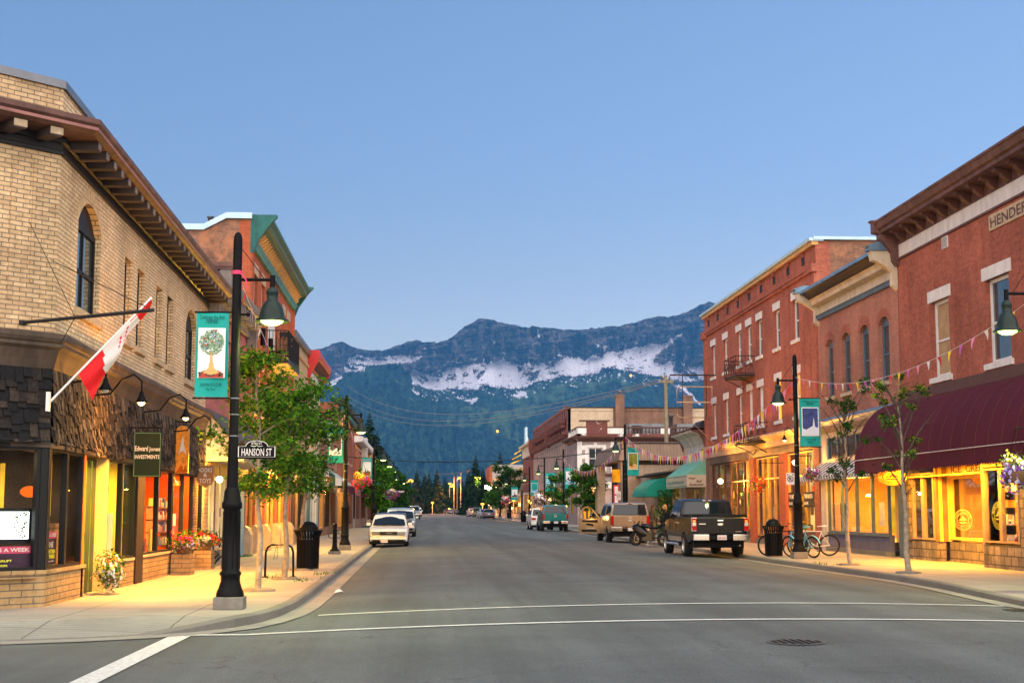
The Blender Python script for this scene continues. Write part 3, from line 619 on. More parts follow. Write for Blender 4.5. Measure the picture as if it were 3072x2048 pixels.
darkglass('dark_glass',(.030,.040,.046)); darkglass('blue_glass',(.06,.10,.13),.03); mat('sky_glass',(.13,.18,.20),.05,.75,var=.25,vs=1.5)
mat('blind_white',(.70,.72,.70),.7,var=.08); mat('curtain_grey',(.22,.22,.20),.85,var=.2)
emis('lit_yellow',(1,.52,.035),.62,pat=1.2); emis('lit_amber',(1,.33,.012),.60,pat=.9); emis('lit_orange',(1,.15,.01),.5,pat=1.0); emis('lit_lime',(.72,.75,.06),.42,pat=1.5); emis('lit_warm',(1,.66,.18),.70,pat=1.5); emis('lit_dim',(.55,.26,.035),.25,pat=1.5); emis('lit_hot',(1,.80,.35),2.4); emis('lit_screen',(.90,1,.97),2.2)
emis('bulb_green',(.80,1,.22),3.2); emis('bulb_orange',(1,.38,.05),1.9); emis('bulb_warm',(1,.72,.28),8.0); emis('bulb_yellow',(1,.80,.08),2.2); emis('sign_glow',(1,.90,.55),5.0)
mat('room_dark',(.06,.045,.035),.8,var=.3); mat('room_tan',(.40,.26,.14),.8,var=.2); mat('room_orange',(.75,.16,.02),.8,var=.1); mat('room_yellow',(.85,.55,.10),.8,var=.1); mat('room_cream',(.78,.50,.20),.8,var=.1); mat('room_brown',(.30,.17,.07),.7,var=.3)
mat('shelf_wood',(.22,.12,.06),.6,var=.3)
for i,c in enumerate([(.7,.1,.05),(.85,.8,.7),(.1,.25,.5),(.8,.6,.1),(.15,.4,.12),(.6,.6,.62),(.85,.35,.05),(.3,.1,.3)]): mat('goods_%d'%i,c,.6,var=.15)
M_=MATS
lamps=[]
def light(kind,loc,power,col,size=.2,spot=None,aim=(0,0,-1),name='lamp_light',blend=.6,shape=None,size_y=None):
    d=bpy.data.lights.new(name,kind); d.energy=power; d.color=col
    if kind=='AREA':
        d.size=size
        if size_y: d.shape='RECTANGLE'; d.size_y=size_y
    else: d.shadow_soft_size=size
    if kind=='SPOT': d.spot_size=R(spot); d.spot_blend=blend
    o=bpy.data.objects.new(name,d); COL.objects.link(o); o.location=loc; o.rotation_euler=Vector(aim).to_track_quat('-Z','Y').to_euler(); lamps.append(o); return o
FL=Fr((-5.9,0),(0,1),(1,0)); FRt=Fr((15,0),(0,1),(-1,0))
def sidefr(y,x0=0): return Fr((x0,y),(1,0),(0,-1))
def room(F,par,u0,u1,z0,z1,dep,wm,fm=None,power=0,col=(1,.7,.3),d0=-.25,ceil=None,name='interior'):
    mb=MB(); p=F.p; fm=fm or wm; d1=d0-dep
    mb.poly([p(u0,z0,d1),p(u1,z0,d1),p(u1,z1,d1),p(u0,z1,d1)],wm)
    mb.poly([p(u0,z0,d0),p(u0,z0,d1),p(u0,z1,d1),p(u0,z1,d0)],wm); mb.poly([p(u1,z0,d0),p(u1,z0,d1),p(u1,z1,d1),p(u1,z1,d0)],wm)
    mb.poly([p(u0,z0,d0),p(u1,z0,d0),p(u1,z0,d1),p(u0,z0,d1)],fm); mb.poly([p(u0,z1,d0),p(u1,z1,d0),p(u1,z1,d1),p(u0,z1,d1)],ceil or wm)
    o=mb.build(name,par)
    if power:
        q=p((u0+u1)/2,z1-.12,d0-dep*.45); light('AREA',q,power*1.5,col,min(u1-u0,dep)*.5,name='shop_light')
    return o
def shopfront(F,par,u0,u1,z0,z1,n,lit,fm,d=-.06,fw=.05,gm=None,tr=None,names='shop_window',post=.06,depth=.35):
    """row of shop windows: each one a part with a pane, lit matter behind"""
    us=[u0+(u1-u0)*i/n for i in range(n+1)]
    for i,(a,b) in enumerate(zip(us,us[1:])):
        mb=MB()
        F.box(mb,a,a+post,z0,z1,d-.05,d+.05,fm); F.box(mb,b-post*.98,b-.001,z0,z1,d-.05,d+.05,fm)
        F.box(mb,a+post,b-post,z0,z0+fw,d-.05,d+.05,fm); F.box(mb,a+post,b-post,z1-fw,z1,d-.05,d+.05,fm)
        if tr: F.box(mb,a+post,b-post,tr-.03,tr+.03,d-.05,d+.05,fm)
        o=mb.build(names,par); g=MB(); F.quad(g,a+post,b-post,z0+fw,z1-fw,d,gm or M_['clear_glass']); g.build('pane',o,local=True)
        if lit:
            L=lit[i%len(lit)] if isinstance(lit,(list,tuple)) else lit
            g=MB(); F.quad(g,a+.01,b-.01,z0,z1,d-depth,L)
            # a few things on display so the window is not one flat tone
            for k in range(int((b-a)*3)+1):
                ww=rnd.uniform(.1,.3); uu=rnd.uniform(a+.05,b-ww-.05) if b-a>ww+.15 else a+.06; hh=rnd.uniform(.15,.7); zz=z0+.02+ (rnd.random()<.35)*rnd.uniform(.3,(z1-z0)*.5)
                F.box(g,uu,uu+ww,zz,zz+hh,d-depth+.02,d-depth+.1,M_['goods_%d'%rnd.randrange(8)] if rnd.random()<.6 else M_['room_brown'])
            g.build('display',o,local=True)
def awning_prof(F,par,u0,u1,prof,cm,val,name='awning',scallop=.12,sm=.16,label=None,vm=None,ends=True):
    """prof: list of (d,z) from wall to outer edge; valance hangs below"""
    mb=MB(); p=F.p
    for (d0,z0),(d1,z1) in zip(prof,prof[1:]): mb.poly([p(u0,z0,d0),p(u1,z0,d0),p(u1,z1,d1),p(u0,z1,d1)],cm)
    if ends:
        for u in (u0,u1): mb.poly([p(u,prof[-1][1],prof[0][0])]+[p(u,z,d) for d,z in prof],cm)
    D,Z=prof[-1]
    if val:
        nn=max(2,int((u1-u0)/sm)); st=(u1-u0)/nn
        for i in range(nn):
            a=u0+i*st; b=a+st; pts=[p(a,Z,D+.004),p(b,Z,D+.004)]+[p(b-st*k/4,Z-val-(scallop*.35*math.sin(math.pi*k/4)),D+.02) for k in range(5)]
            mb.poly(pts,vm or cm)
        for u in (u0,u1): mb.poly([p(u,Z,prof[0][0]),p(u,Z,D),p(u,Z-val,D+.02),p(u,Z-val,prof[0][0])],vm or cm)
    o=mb.build(name,par)
    if label: o['label']=label
    return o
# ------------------------------------------------------------------ LEFT 1: yellow brick corner building
Y0=22.85; YE=38.6
F1=Fr((-5.9,0),(0,1),(1,0)); FC=Fr((-5.9,Y0),(-.7071,-.7071),(.7071,-.7071))
def tilt(F,u0,k):
    F.p=lambda u,z,d=0: F.o+F.U*u+F.N*d+Vector((0,0,z*(1-k*(u-u0))))
    return F
tilt(F1,Y0,.0022)
b1=thing('brick_corner_building','two storey yellow brick corner building with dark shingle band and bracketed brown cornice','building',(-7,30,.15),world=True)
slots=[(27.95,28.66),(29.2,29.95),(31.25,31.98),(32.6,33.4)]
aw=[(24.15,25.85,5.05,7.0,.42),(35.2,36.75,4.98,6.85,.42)]
ops=aw+[(a,b,5.02,6.66) for a,b in slots]
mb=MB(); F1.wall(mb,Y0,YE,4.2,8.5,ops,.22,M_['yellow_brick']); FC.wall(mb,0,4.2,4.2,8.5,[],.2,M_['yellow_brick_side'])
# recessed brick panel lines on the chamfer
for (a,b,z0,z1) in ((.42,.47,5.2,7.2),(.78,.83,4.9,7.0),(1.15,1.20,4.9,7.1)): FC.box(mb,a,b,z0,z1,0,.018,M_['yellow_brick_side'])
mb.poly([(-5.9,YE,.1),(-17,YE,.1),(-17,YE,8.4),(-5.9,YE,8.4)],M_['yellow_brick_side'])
mb.poly([(-6.05,Y0+.1,8.3),(-6.05,YE,8.2),(-17,YE,8.2),(-17,19,8.3),(-9,19.6,8.3)],M_['roofing'])
mb.build('wall',b1)
mb=MB()  # soldier arches and jamb bricks stand 6 mm proud
for a,b,z0,z1,r in aw:
    mb=MB(); A1=F1.arc(a,b,z1-r,r,12); A2=F1.arc(a-.18,b+.18,z1-r+.02,r+.22,12)
    for i in range(12): mb.poly([F1.p(*A1[i],.006),F1.p(*A1[i+1],.006),F1.p(*A2[i+1],.006),F1.p(*A2[i],.006)],M_['yellow_arch'])
    mb.build('brick_arch',b1)
for a,b in slots: mb=MB(); F1.quad(mb,a-.02,b+.02,6.66,7.0,.006,M_['yellow_arch']); mb.build('brick_lintel',b1)
for a,b,z0,z1,r in aw:
    window(F1,b1,a,b,z0,z1,-.14,M_['black_frame'],M_['sky_glass'],True,arch=.42,mull=1,sill=(M_['sill_stone'],.1,.14),fw=.09)
for k,(a,b) in enumerate(slots):
    window(F1,b1,a,b,5.02,6.66,-.16,M_['black_frame'],M_['dark_glass'] if k else M_['lit_dim'],True,sill=(M_['sill_stone'],.12,.12) if 1 else None,fw=.05)
mb=MB()
cor=[(0,7.62),(.55,7.62),(.63,7.66),(.63,7.72),(.68,7.76),(.68,7.84),(0,7.90)]
tq=math.tan(R(22.5))
def mitre(mb,prof,m,u1,v1,F=F1,G=FC,y0=Y0):
    n=len(prof)
    A_=[F.p(y0-tq*d,z,d) for d,z in prof]; B_=[F.p(u1,z,d) for d,z in prof]; Cc=[G.p(v1,z,d) for d,z in prof]
    for P_,Q_ in ((A_,B_),(A_,Cc)):
        for i in range(n):
            j=(i+1)%n; mb.poly([P_[i],P_[j],Q_[j],Q_[i]],m)
    mb.poly(B_,m)
mitre(mb,cor,M_['cornice_brown'],YE+.15,4.2)
mitre(mb,[(.632,7.665),(.645,7.665),(.645,7.715),(.632,7.715)],M_['cornice_pink'],YE+.15,4.2)
mb.build('cornice',b1)
mb=MB(); mitre(mb,[(0,7.33),(.05,7.33),(.05,7.38),(.03,7.40),(.03,7.5),(.08,7.52),(.08,7.6),(0,7.6)],M_['dark_metal'],YE,4.2); mb.build('frieze',b1)
for i in range(27):
    u=Y0+.25+i*.595; mb=MB(); F1.box(mb,u,u+.17,7.48,7.617,.085,.53,M_['bracket_wood']); F1.box(mb,u-.01,u+.18,7.50,7.612,.53,.545,M_['grey_trim']); mb.build('cornice_bracket',b1)
for i in range(6):
    mb=MB(); FC.box(mb,.3+i*.62,.5+i*.62,7.48,7.617,.085,.53,M_['bracket_wood']); FC.box(mb,.29+i*.62,.51+i*.62,7.50,7.612,.53,.545,M_['sill_stone']); mb.build('cornice_bracket',b1)
mb=MB(); mitre(mb,[(-.25,8.45),(.05,8.42),(.05,8.55),(-.25,8.60)],M_['cap_metal'],YE,4.2); mb.build('parapet_cap',b1)
mb=MB(); mitre(mb,[(0,3.86),(.02,3.86),(.05,4.0),(.1,4.15),(.17,4.2),(.17,4.25),(.2,4.27),(.22,4.33),(.22,4.40),(0,4.44)],M_['fascia_bronze'],YE,4.2); mb.build('sign_band',b1)
# shingle band
mb=MB(); F1.wall(mb,Y0,YE,2.66,3.9,[],.1,M_['dark_wood'],-.03); FC.wall(mb,0,4.2,2.66,3.9,[],.1,M_['dark_wood'],-.03)
rs=random.Random(3)
for FF,L0,L1,wr in ((F1,Y0+.02,YE,(.07,.15)),(FC,.02,4.2,(.12,.26))):
    for row in range(8):
        zt=3.92-row*.158; u=L0
        while u<L1:
            ww=rs.uniform(*wr); h=rs.uniform(.2,.36); zb=zt-h if row<7 else 2.70+rs.uniform(-.01,.015)
            th=.012+row*.0015+rs.uniform(0,.03); mt=M_['shingle_%d'%rs.choice([0,1,1,2,2,3,4] if FF is F1 else [0,3,3,3,1])]
            e=min(u+ww-.006,L1); p=FF.p
            mb.hexa([p(u,zb,-.02),p(e,zb,-.02),p(e,zb,th+.02),p(u,zb,th+.02),p(u,zt,-.02),p(e,zt,-.02),p(e,zt,.004),p(u,zt,.004)],mt)
            u+=ww
mb.build('shingle_band',b1)
mb=MB(); mitre(mb,[(-.7,2.62),(.03,2.62),(.03,2.69),(-.7,2.69)],M_['fascia_bronze'],YE,4.2); mb.build('soffit',b1)
# brick bases and piers
def base(u0,u1,z1=.70,d=.0,F=F1,m='base_brick'):
    mb=MB(); F.box(mb,u0,u1,.1,z1-.05,-.3,d,M_[m]); F.box(mb,u0-.01,u1+.01,z1-.05,z1,-.3,d+.02,M_['yellow_arch']); mb.build('brick_base',b1)
mb=MB(); 
pr=[(-.3,.08),(0,.08),(0,.66),(-.3,.66)]; mitre(mb,pr,M_['base_brick'],25.45,4.2); mitre(mb,[(-.3,.66),(.03,.66),(.03,.72),(-.3,.72)],M_['base_brick'],25.45,4.2); mb.build('brick_base',b1)
base(27.15,29.7); base(30.5,34.0,.72); base(34.05,38.6,.72)
mb=MB(); F1.box(mb,29.7,30.45,.12,2.65,-.35,.04,M_['dark_wood']); mb.build('pier',b1)
mb=MB(); F1.box(mb,Y0-.0,Y0+.13,.72,2.65,-.12,.0,M_['black_frame']); FC.box(mb,.02,.14,.72,2.65,-.12,.0,M_['black_frame']); mb.build('corner_post',b1)
fm=M_['black_frame']
shopfront(F1,b1,23.0,25.2,.72,2.63,2,None,fm); shopfront(FC,b1,.14,3.6,.72,2.63,1,None,fm)
shopfront(F1,b1,27.15,29.7,.70,2.63,2,None,fm); shopfront(F1,b1,30.5,34.0,.72,2.62,2,None,fm); shopfront(F1,b1,34.1,38.5,.72,2.62,3,None,fm)
# jamb, doors and recess
mb=MB(); F1.box(mb,25.2,25.34,.14,2.63,-.12,.0,M_['room_orange']); mb.build('door_jamb',b1); mb=MB(); F1.box(mb,26.98,27.13,.14,2.63,-.3,-.0,M_['room_cream']); mb.build('door_jamb',b1)
mb=MB(); F1.box(mb,25.34,26.98,.15,2.6,-.26,-.2,M_['green_boards']); o=mb.build('door',b1); mb=MB(); 
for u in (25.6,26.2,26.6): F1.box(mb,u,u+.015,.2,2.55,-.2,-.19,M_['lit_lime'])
mb.build('door_trim',o,local=True)
mb=MB(); F1.quad(mb,25.3,27.1,2.60,2.63,-.5,M_['room_tan']); F1.box(mb,25.3,27.0,.12,.16,-.26,.0,M_['paving']); mb.build('door_recess',b1)
# rooms
mb=MB(); rm=M_['room_dark']
mb.poly([(-9.6,19.6,.5),(-9.6,25.3,.5),(-9.6,25.3,2.7),(-9.6,19.6,2.7)],rm); mb.poly([(-9.6,25.32,.5),(-6.05,25.32,.5),(-6.05,25.32,2.7),(-9.6,25.32,2.7)],rm)
mb.poly([(-9.6,19.6,.6),(-9.6,25.3,.6),(-6,25.3,.6),(-6,22.6,.6),(-8.6,20,.6)],M_['room_tan']); mb.poly([(-9.6,19.6,2.68),(-9.6,25.3,2.68),(-6,25.3,2.68),(-6,22.6,2.68),(-8.6,20,2.68)],M_['room_brown'])
for x,z0,z1 in ((-6.55,1.55,2.5),(-6.75,1.55,2.5),(-7.35,1.1,2.45)): mb.box(x,x+.07,25.24,25.30,z0,z1,M_['lit_yellow'])
mb.box(-7.9,-7.6,25.1,25.3,.6,2.0,M_['room_cream']); mb.box(-6.5,-6.15,24.3,24.9,.6,1.35,M_['room_brown']); mb.box(-6.52,-6.13,24.28,24.92,1.35,1.42,M_['shelf_wood'])
mb.sphere((-6.6,24.4,1.95),.16,M_['lit_orange'],8,(1,1,.6)); mb.box(-6.45,-6.2,24.95,25.0,1.0,1.2,M_['lit_yellow'])
mb.build('interior',b1); light('AREA',(-7.3,23.4,2.6),22,(1,.75,.4),1.0,name='shop_light')
room(F1,b1,27.16,29.68,.55,2.68,2.2,M_['room_yellow'],M_['room_tan'],60,(.9,.85,.15))
mb=MB()
for k in range(9): F1.box(mb,27.6+k*.1,27.66+k*.1,.75,2.6,-.9-.1*k,-.86-.1*k,M_[('lit_lime','goods_1','lit_yellow')[k%3]])  # curtain strips, some glowing lime and yellow with the room light put in
F1.box(mb,28.5,29.0,.72,1.6,-.4,-.3,M_['goods_1']); F1.box(mb,28.75,29.3,2.0,2.2,-1.2,-1.0,M_['goods_1']); F1.box(mb,28.6,29.4,1.6,1.75,-1.3,-1.0,M_['goods_3']); mb.build('display',b1)
room(F1,b1,30.5,38.5,.55,2.68,2.6,M_['room_orange'],M_['room_cream'],190,(1,.42,.09),ceil=M_['room_cream'])
mb=MB(); rs=random.Random(5)
for (ua,ub,dd) in ((30.6,31.7,-.9),(32.6,33.7,-.9),(36.3,38.3,-.8),(34.3,35.2,-1.6)):
    for z in (.75,1.1,1.42,1.74): F1.box(mb,ua,ub,z,z+.03,dd-.25,dd,M_['shelf_wood'])
    for u in (ua,ub-.03): F1.box(mb,u,u+.03,.7,1.8,dd-.25,dd,M_['shelf_wood'])
    for z in (.78,1.13,1.45,1.77):
        u=ua+.05
        while u<ub-.2:
            ww=rs.uniform(.04,.2); F1.box(mb,u,u+ww,z,z+rs.uniform(.12,.26),dd-.2,dd-.03,M_['goods_%d'%rs.randrange(8)]); u+=ww+rs.uniform(.01,.05)
for k in range(9):
    u=rs.uniform(30.6,33.5); F1.box(mb,u,u+.18,.72,.72+rs.uniform(.12,.4),-.5,-.38,M_['goods_%d'%rs.randrange(8)])
F1.box(mb,34.5,35.15,1.0,1.3,-.14,-.11,M_['goods_0']); F1.box(mb,34.5,35.15,1.3,1.6,-.14,-.11,M_['goods_1']); F1.box(mb,32.75,33.6,.75,1.25,-.3,-.26,M_['goods_3'])
text(mb,'14',F1.p(34.82,1.05,-.105),(0,1,0),(0,0,1),h=.18,m=M_['white_paint'],align='C')
for s_,u in (('Polar',30.7),('Peak',32.75),('Disco',34.35)): text(mb,s_ if s_=='Disco' else s_,F1.p(u,2.28,-.052),(0,1,0),(0,0,1),h=.2,w=.95,m=M_['goods_6'],bold=.01) if s_=='Disco' else None
mb.build('bookshelf',b1)
# bracket pipe with guy wires
mb=MB(); q0=FC.p(.55,4.55,0); q1=FC.p(.55,4.42,3.5); mb.tube([q0,q1],.028,8,M_['dark_metal']); mb.lathe([(.07,0),(.07,.06)],q0-Vector((.0,0,.03)),8,M_['dark_metal'])
for a_,b_ in ((FC.p(.5,6.15,0),q0.lerp(q1,.43)),(q0.lerp(q1,.43),FC.p(-.0,4.25,.2)),(FC.p(.1,5.6,0),q1)): mb.tube([a_,b_],.007,4,M_['dark_metal'])
mb.build('bracket_arm',b1)
# ------------------------------------------------------------------ LEFT 2: pink building
def bld(name,label,y,h=.15,x=-7): return thing(name,label,'building',(x,y,h),world=True)
b2=bld('pink_brick_building','two storey pink painted brick building with heavy grey brown cornice',43)
F=FL; ya,yb=YE+.02,47.45
mb=MB(); ops=[(40.2,41.3,5.0,6.7),(42.6,43.7,5.0,6.7),(44.9,46.0,5.0,6.7)]
F.wall(mb,ya,yb,3.9,7.3,ops,.2,M_['pink_brick'],-.02); F.box(mb,ya,yb,7.3,8.2,-.3,-.02,M_['grey_trim']); mb.poly([(-6,ya,7.9),(-6,yb,7.9),(-17,yb,7.9),(-17,ya,7.9)],M_['roofing']); mb.build('wall',b2)
for a,b,c,e in ops: window(F,b2,a,b,c,e,-.16,M_['white_frame'],M_['blue_glass'],sill=(M_['sill_stone'],.08,.1))
mb=MB(); F.extr(mb,[(0,7.28),(.1,7.28),(.12,7.4),(.22,7.5),(.3,7.72),(.5,7.8),(.55,7.95),(.55,8.02),(0,8.12)],ya+.25,yb-.25,M_['grey_trim']); mb.build('cornice',b2)
for u in (ya+.02,yb-.30):
    mb=MB(); F.box(mb,u,u+.28,6.95,8.1,0,.3,M_['grey_trim']); F.box(mb,u-.0,u+.28,7.7,8.15,.3,.6,M_['grey_trim']); F.box(mb,u-.03,u+.31,8.15,8.22,-.05,.66,M_['cornice_brown']); F.box(mb,u-.06,u+.34,8.22,8.34,-.05,.7,M_['cornice_brown']); mb.build('cornice_block',b2)
for k in range(12): mb=MB(); F.box(mb,ya+.6+k*.62,ya+.72+k*.62,7.45,7.75,.2,.46,M_['grey_trim']); mb.build('cornice_bracket',b2)
mb=MB(); p=F.p; cl=[(0,2.95),(1.05,2.95),(1.05,3.08),(0,4.35)]; F.extr(mb,cl,ya+.02,yb-.3,M_['stucco']); mb.poly([p(ya-.05,4.38,0),p(yb-.2,4.38,0),p(yb-.2,3.08,1.12),p(ya-.05,3.08,1.12)],M_['roofing']); mb.build('canopy',b2)
mb=MB(); F.box(mb,ya+.1,yb-.2,2.62,2.95,-.1,.06,M_['room_cream']); o=mb.build('sign_board',b2); g=MB(); text(g,'Fernie Gifts & Fudge' if 0 else 'Fernie',F.p(40.6,2.7,.065),(0,1,0),(0,0,1),h=.17,m=M_['brown_trim']); g.build('lettering',o,local=True)
mb=MB(); F.box(mb,ya,ya+.9,.1,2.95,-.1,-.0,M_['buff_brick']); F.box(mb,yb-1.4,yb,.1,2.95,-.1,-.0,M_['blue_boards']); mb.build('pier',b2)
mb=MB(); F.box(mb,42.9,44.0,.15,2.6,-.12,-.05,M_['stucco']); mb.build('door',b2)
shopfront(F,b2,39.55,42.8,.5,2.6,3,[M_['lit_warm'],M_['lit_yellow'],M_['lit_warm']],M_['white_frame']); shopfront(F,b2,44.1,46.0,.6,2.6,2,[M_['lit_warm']],M_['white_frame'])
# ------------------------------------------------------------------ LEFT 3: red brick with teal cornice
b3=bld('red_brick_hotel','tall red brick building with teal and ochre cornice and a black railed balcony',55)
ya,yb=47.47,63.3
tops=[(48.75,49.65),(50.95,51.9),(58.6,59.5),(60.6,61.6)]
ops=[(a,b,8.0,9.72) for a,b in tops]+[(53.3,56.7,7.25,9.5)]+[(a,b,5.0,6.6) for a,b in ((48.75,49.65),(50.95,51.9),(53.6,54.5),(55.8,56.7),(58.6,59.5),(60.6,61.6))]
mb=MB(); F.wall(mb,ya,yb,3.6,10.55,ops,.2,M_['orange_brick'])
for a in (ya,yb-.5): F.box(mb,a,a+.5,3.6,10.5,0,.08,M_['orange_brick'])
S3=sidefr(ya,0); mb.poly([(-5.9,ya-.01,7.8),(-5.9,ya-.01,11.35),(-6.7,ya-.01,11.35),(-7.4,ya-.01,10.95),(-18,ya-.01,10.95),(-18,ya-.01,7.8)],M_['old_brick']); mb.poly([(-5.86,ya-.016,7.8),(-5.86,ya-.016,11.3),(-6.25,ya-.016,11.3),(-6.25,ya-.016,7.8)],M_['orange_brick'])
mb.poly([(-5.9,yb,3),(-5.9,yb,11.3),(-18,yb,11),(-18,yb,3)],M_['old_brick']); mb.poly([(-6.7,ya,10.9),(-6.7,yb,10.9),(-18,yb,10.9),(-18,ya,10.9)],M_['roofing']); mb.build('wall',b3)
mb=MB()
for a,b in (((-5.85,11.35),(-6.7,11.35)),((-6.7,11.35),(-7.45,10.95)),((-7.45,10.95),(-18,10.95))):
    mb.hexa([(a[0],ya-.12,a[1]),(b[0],ya-.12,b[1]),(b[0],ya+.25,b[1]),(a[0],ya+.25,a[1]),(a[0],ya-.12,a[1]+.2),(b[0],ya-.12,b[1]+.2),(b[0],ya+.25,b[1]+.2),(a[0],ya+.25,a[1]+.2)],M_['cap_blue'])
mb.lathe([(.09,11.1),(.09,11.45),(.12,11.45),(.12,11.5)],(-7.3,ya+.4,0),10,M_['cap_metal']); mb.build('coping',b3)
mb=MB(); F.extr(mb,[(0,10.95),(.45,11.0),(.5,11.05),(.62,11.08),(.62,11.18),(.75,11.28),(.75,11.38),(-.3,11.45),(-.3,10.95)],ya+.1,yb-.1,M_['teal_paint'])
F.extr(mb,[(0,10.42),(.12,10.42),(.12,10.48),(.2,10.62),(.2,10.66),(0,10.66)],ya+.1,yb-.1,M_['teal_light'])
for u in (ya-.02,yb-.2): F.extr(mb,[(0,10.2),(.1,10.2),(.25,10.6),(.7,11.25),(.88,11.42),(.88,11.5),(0,11.5)],u,u+.22,M_['teal_paint'])
mb.build('cornice',b3)
mb=MB(); F.extr(mb,[(0,10.66),(.1,10.66),(.18,10.8),(.24,10.94),(0,10.94)],ya+.2,yb-.2,M_['ochre_paint'])
nb=30
for k in range(nb):
    u=ya+.35+k*(yb-ya-.8)/nb; F.extr(mb,[(.12,10.66),(.2,10.66),(.3,10.74),(.27,10.82),(.42,10.96),(.12,10.96)],u,u+.2,M_['ochre_paint'])
mb.build('cornice_bracket',b3)
for a,b in tops: window(F,b3,a,b,8.0,9.72,-.14,M_['white_frame'],M_['sky_glass'],lintel=(M_['tan_trim'],.18,.36),sill=(M_['tan_trim'],.1,.12))
for a,b,c,e in ops[5:]: window(F,b3,a,b,c,e,-.14,M_['white_frame'],M_['blue_glass'],lintel=(M_['tan_trim'],.18,.3),sill=(M_['tan_trim'],.1,.12))
window(F,b3,53.3,56.7,7.25,9.5,-.14,M_['white_frame'],M_['blind_white'],False,mull=3,fw=.12,name='balcony_door')
mb=MB(); F.box(mb,52.5,57.3,7.02,7.2,0,.85,M_['dark_metal']); F.box(mb,52.55,57.25,6.98,7.02,.02,.82,M_['tan_trim']); mb.build('balcony_floor',b3)
mb=MB()
def railing(mb,F,u0,u1,d1,z0,z1,m,sp=.13,r=.012,near=True,far=True):
    for z in (z0+.06,z1): mb.tube([F.p(u0,z,0),F.p(u0,z,d1),F.p(u1,z,d1),F.p(u1,z,0)],.022,6,m)
    n=int((u1-u0)/sp)
    for i in range(n+1): u=u0+(u1-u0)*i/n; mb.tube([F.p(u,z0,d1),F.p(u,z1,d1)],r,4,m,caps=False)
    n=max(1,int(d1/sp))
    for u in (u0,u1):
        for i in range(1,n): mb.tube([F.p(u,z0,d1*i/n),F.p(u,z1,d1*i/n)],r,4,m,caps=False)
railing(mb,F,52.55,57.25,.82,7.2,8.22,M_['black_frame']); mb.build('balcony_railing',b3)
# ground floor
mb=MB(); F.box(mb,ya,yb,3.25,3.6,-.2,.08,M_['tan_trim']); F.box(mb,ya,yb,3.1,3.25,-.2,.04,M_['brown_trim']); mb.build('sign_band',b3)
for u in (47.5,50.2,53.2,57.0,60.0,62.7):
    mb=MB(); F.box(mb,u,u+.6,1.1,3.1,-.3,.02,M_['orange_brick']); F.extr(mb,[(-.3,.1),(.22,.1),(.22,.85),(.12,1.05),(.02,1.12),(-.3,1.12)],u-.06,u+.66,M_['tan_trim']); mb.build('pier',b3)
for a,b in ((48.15,50.15),(50.85,53.15),(53.85,56.95),(57.65,59.95),(60.65,62.65)): shopfront(F,b3,a,b,.5,3.1,max(1,int((b-a)/1.2)),[M_['lit_yellow'],M_['lit_warm'],M_['room_brown']],M_['gold_trim'],-.12)
mb=MB(); F.box(mb,ya+.6,yb,.1,.5,-.25,-.1,M_['tan_trim']); mb.build('plinth',b3)
# ------------------------------------------------------------------ LEFT 4 and on
def simple(F,name,label,ya,yb,zt,wm,ops,gz0=3.2,side=None,depth=12,trim=None,shops=None,fm='white_frame',gm='sky_glass',sgn=-1,sill='sill_stone',lintel=None,base=None,litn=()):
    xo=F.p(0,0,0).x
    b=thing(name,label,'building',(xo+sgn*1.2,(ya+yb)/2,sz(ya)),world=True)
    mb=MB(); F.wall(mb,ya,yb,gz0,zt,ops,.18,wm); s=side or wm
    for y in (ya,yb): mb.poly([(xo,y,0),(xo,y,zt),(xo+sgn*depth,y,zt),(xo+sgn*depth,y,0)],s)
    mb.poly([(xo,ya,zt-.25),(xo,yb,zt-.25),(xo+sgn*depth,yb,zt-.25),(xo+sgn*depth,ya,zt-.25)],M_['roofing']); mb.poly([(xo+sgn*depth,ya,0),(xo+sgn*depth,yb,0),(xo+sgn*depth,yb,zt),(xo+sgn*depth,ya,zt)],s)
    mb.build('wall',b)
    for k,o in enumerate(ops):
        window(F,b,o[0],o[1],o[2],o[3],-.14,M_[fm],M_[litn[k]] if k<len(litn) and litn[k] else M_[gm],sill=(M_[sill],.08,.1) if sill else None,lintel=(M_[lintel],.12,.25) if lintel else None)
    if trim:
        for k,(prof,m,ov) in enumerate(trim):
            mb=MB(); F.extr(mb,prof,ya-ov,yb+ov,M_[m]); mb.build('cornice' if k==0 else 'trim_band',b)
    if shops:
        for a,c,z0,z1,n,lit,frm in shops:
            shopfront(F,b,a,c,z0,z1,n,[M_[q] for q in lit],M_[frm],-.1)
        cu=sorted([(a,c) for a,c,*_ in shops]); mb=MB(); u=ya
        for a,c in cu:
            if a-u>.02: F.box(mb,u,a,0,gz0,-.2,-.001,M_[base or 'tan_trim'])
            u=c
        if yb-u>.02: F.box(mb,u,yb,0,gz0,-.2,-.001,M_[base or 'tan_trim'])
        for a,c,z0,z1,*_ in shops:
            F.box(mb,a,c,0,z0,-.2,-.02,M_[base or 'tan_trim']); F.box(mb,a,c,z1,gz0,-.2,-.02,M_[base or 'tan_trim'])
        mb.build('shop_base',b)
    return b
b4=simple(FL,'buff_brick_building','narrow buff brick building between the red brick and the cream one',63.32,71.5,9.45,M_['buff_brick'],[(64.6,65.6,5.3,7.2),(66.9,67.9,5.3,7.2),(69.2,70.2,5.3,7.2)],side=M_['old_brick'],fm='black_frame',trim=[([(0,9.3),(.12,9.3),(.16,9.45),(.16,9.6),(-.2,9.6),(-.2,9.3)],'cap_metal',.02),([(0,8.7),(.08,8.7),(.08,8.82),(0,8.82)],'buff_brick',0)],shops=[(63.9,66.6,.5,2.9,2,['lit_warm','lit_yellow'],'brown_trim'),(67.3,70.9,.5,2.9,3,['lit_warm','room_brown','lit_yellow'],'black_frame')],base='base_brick')
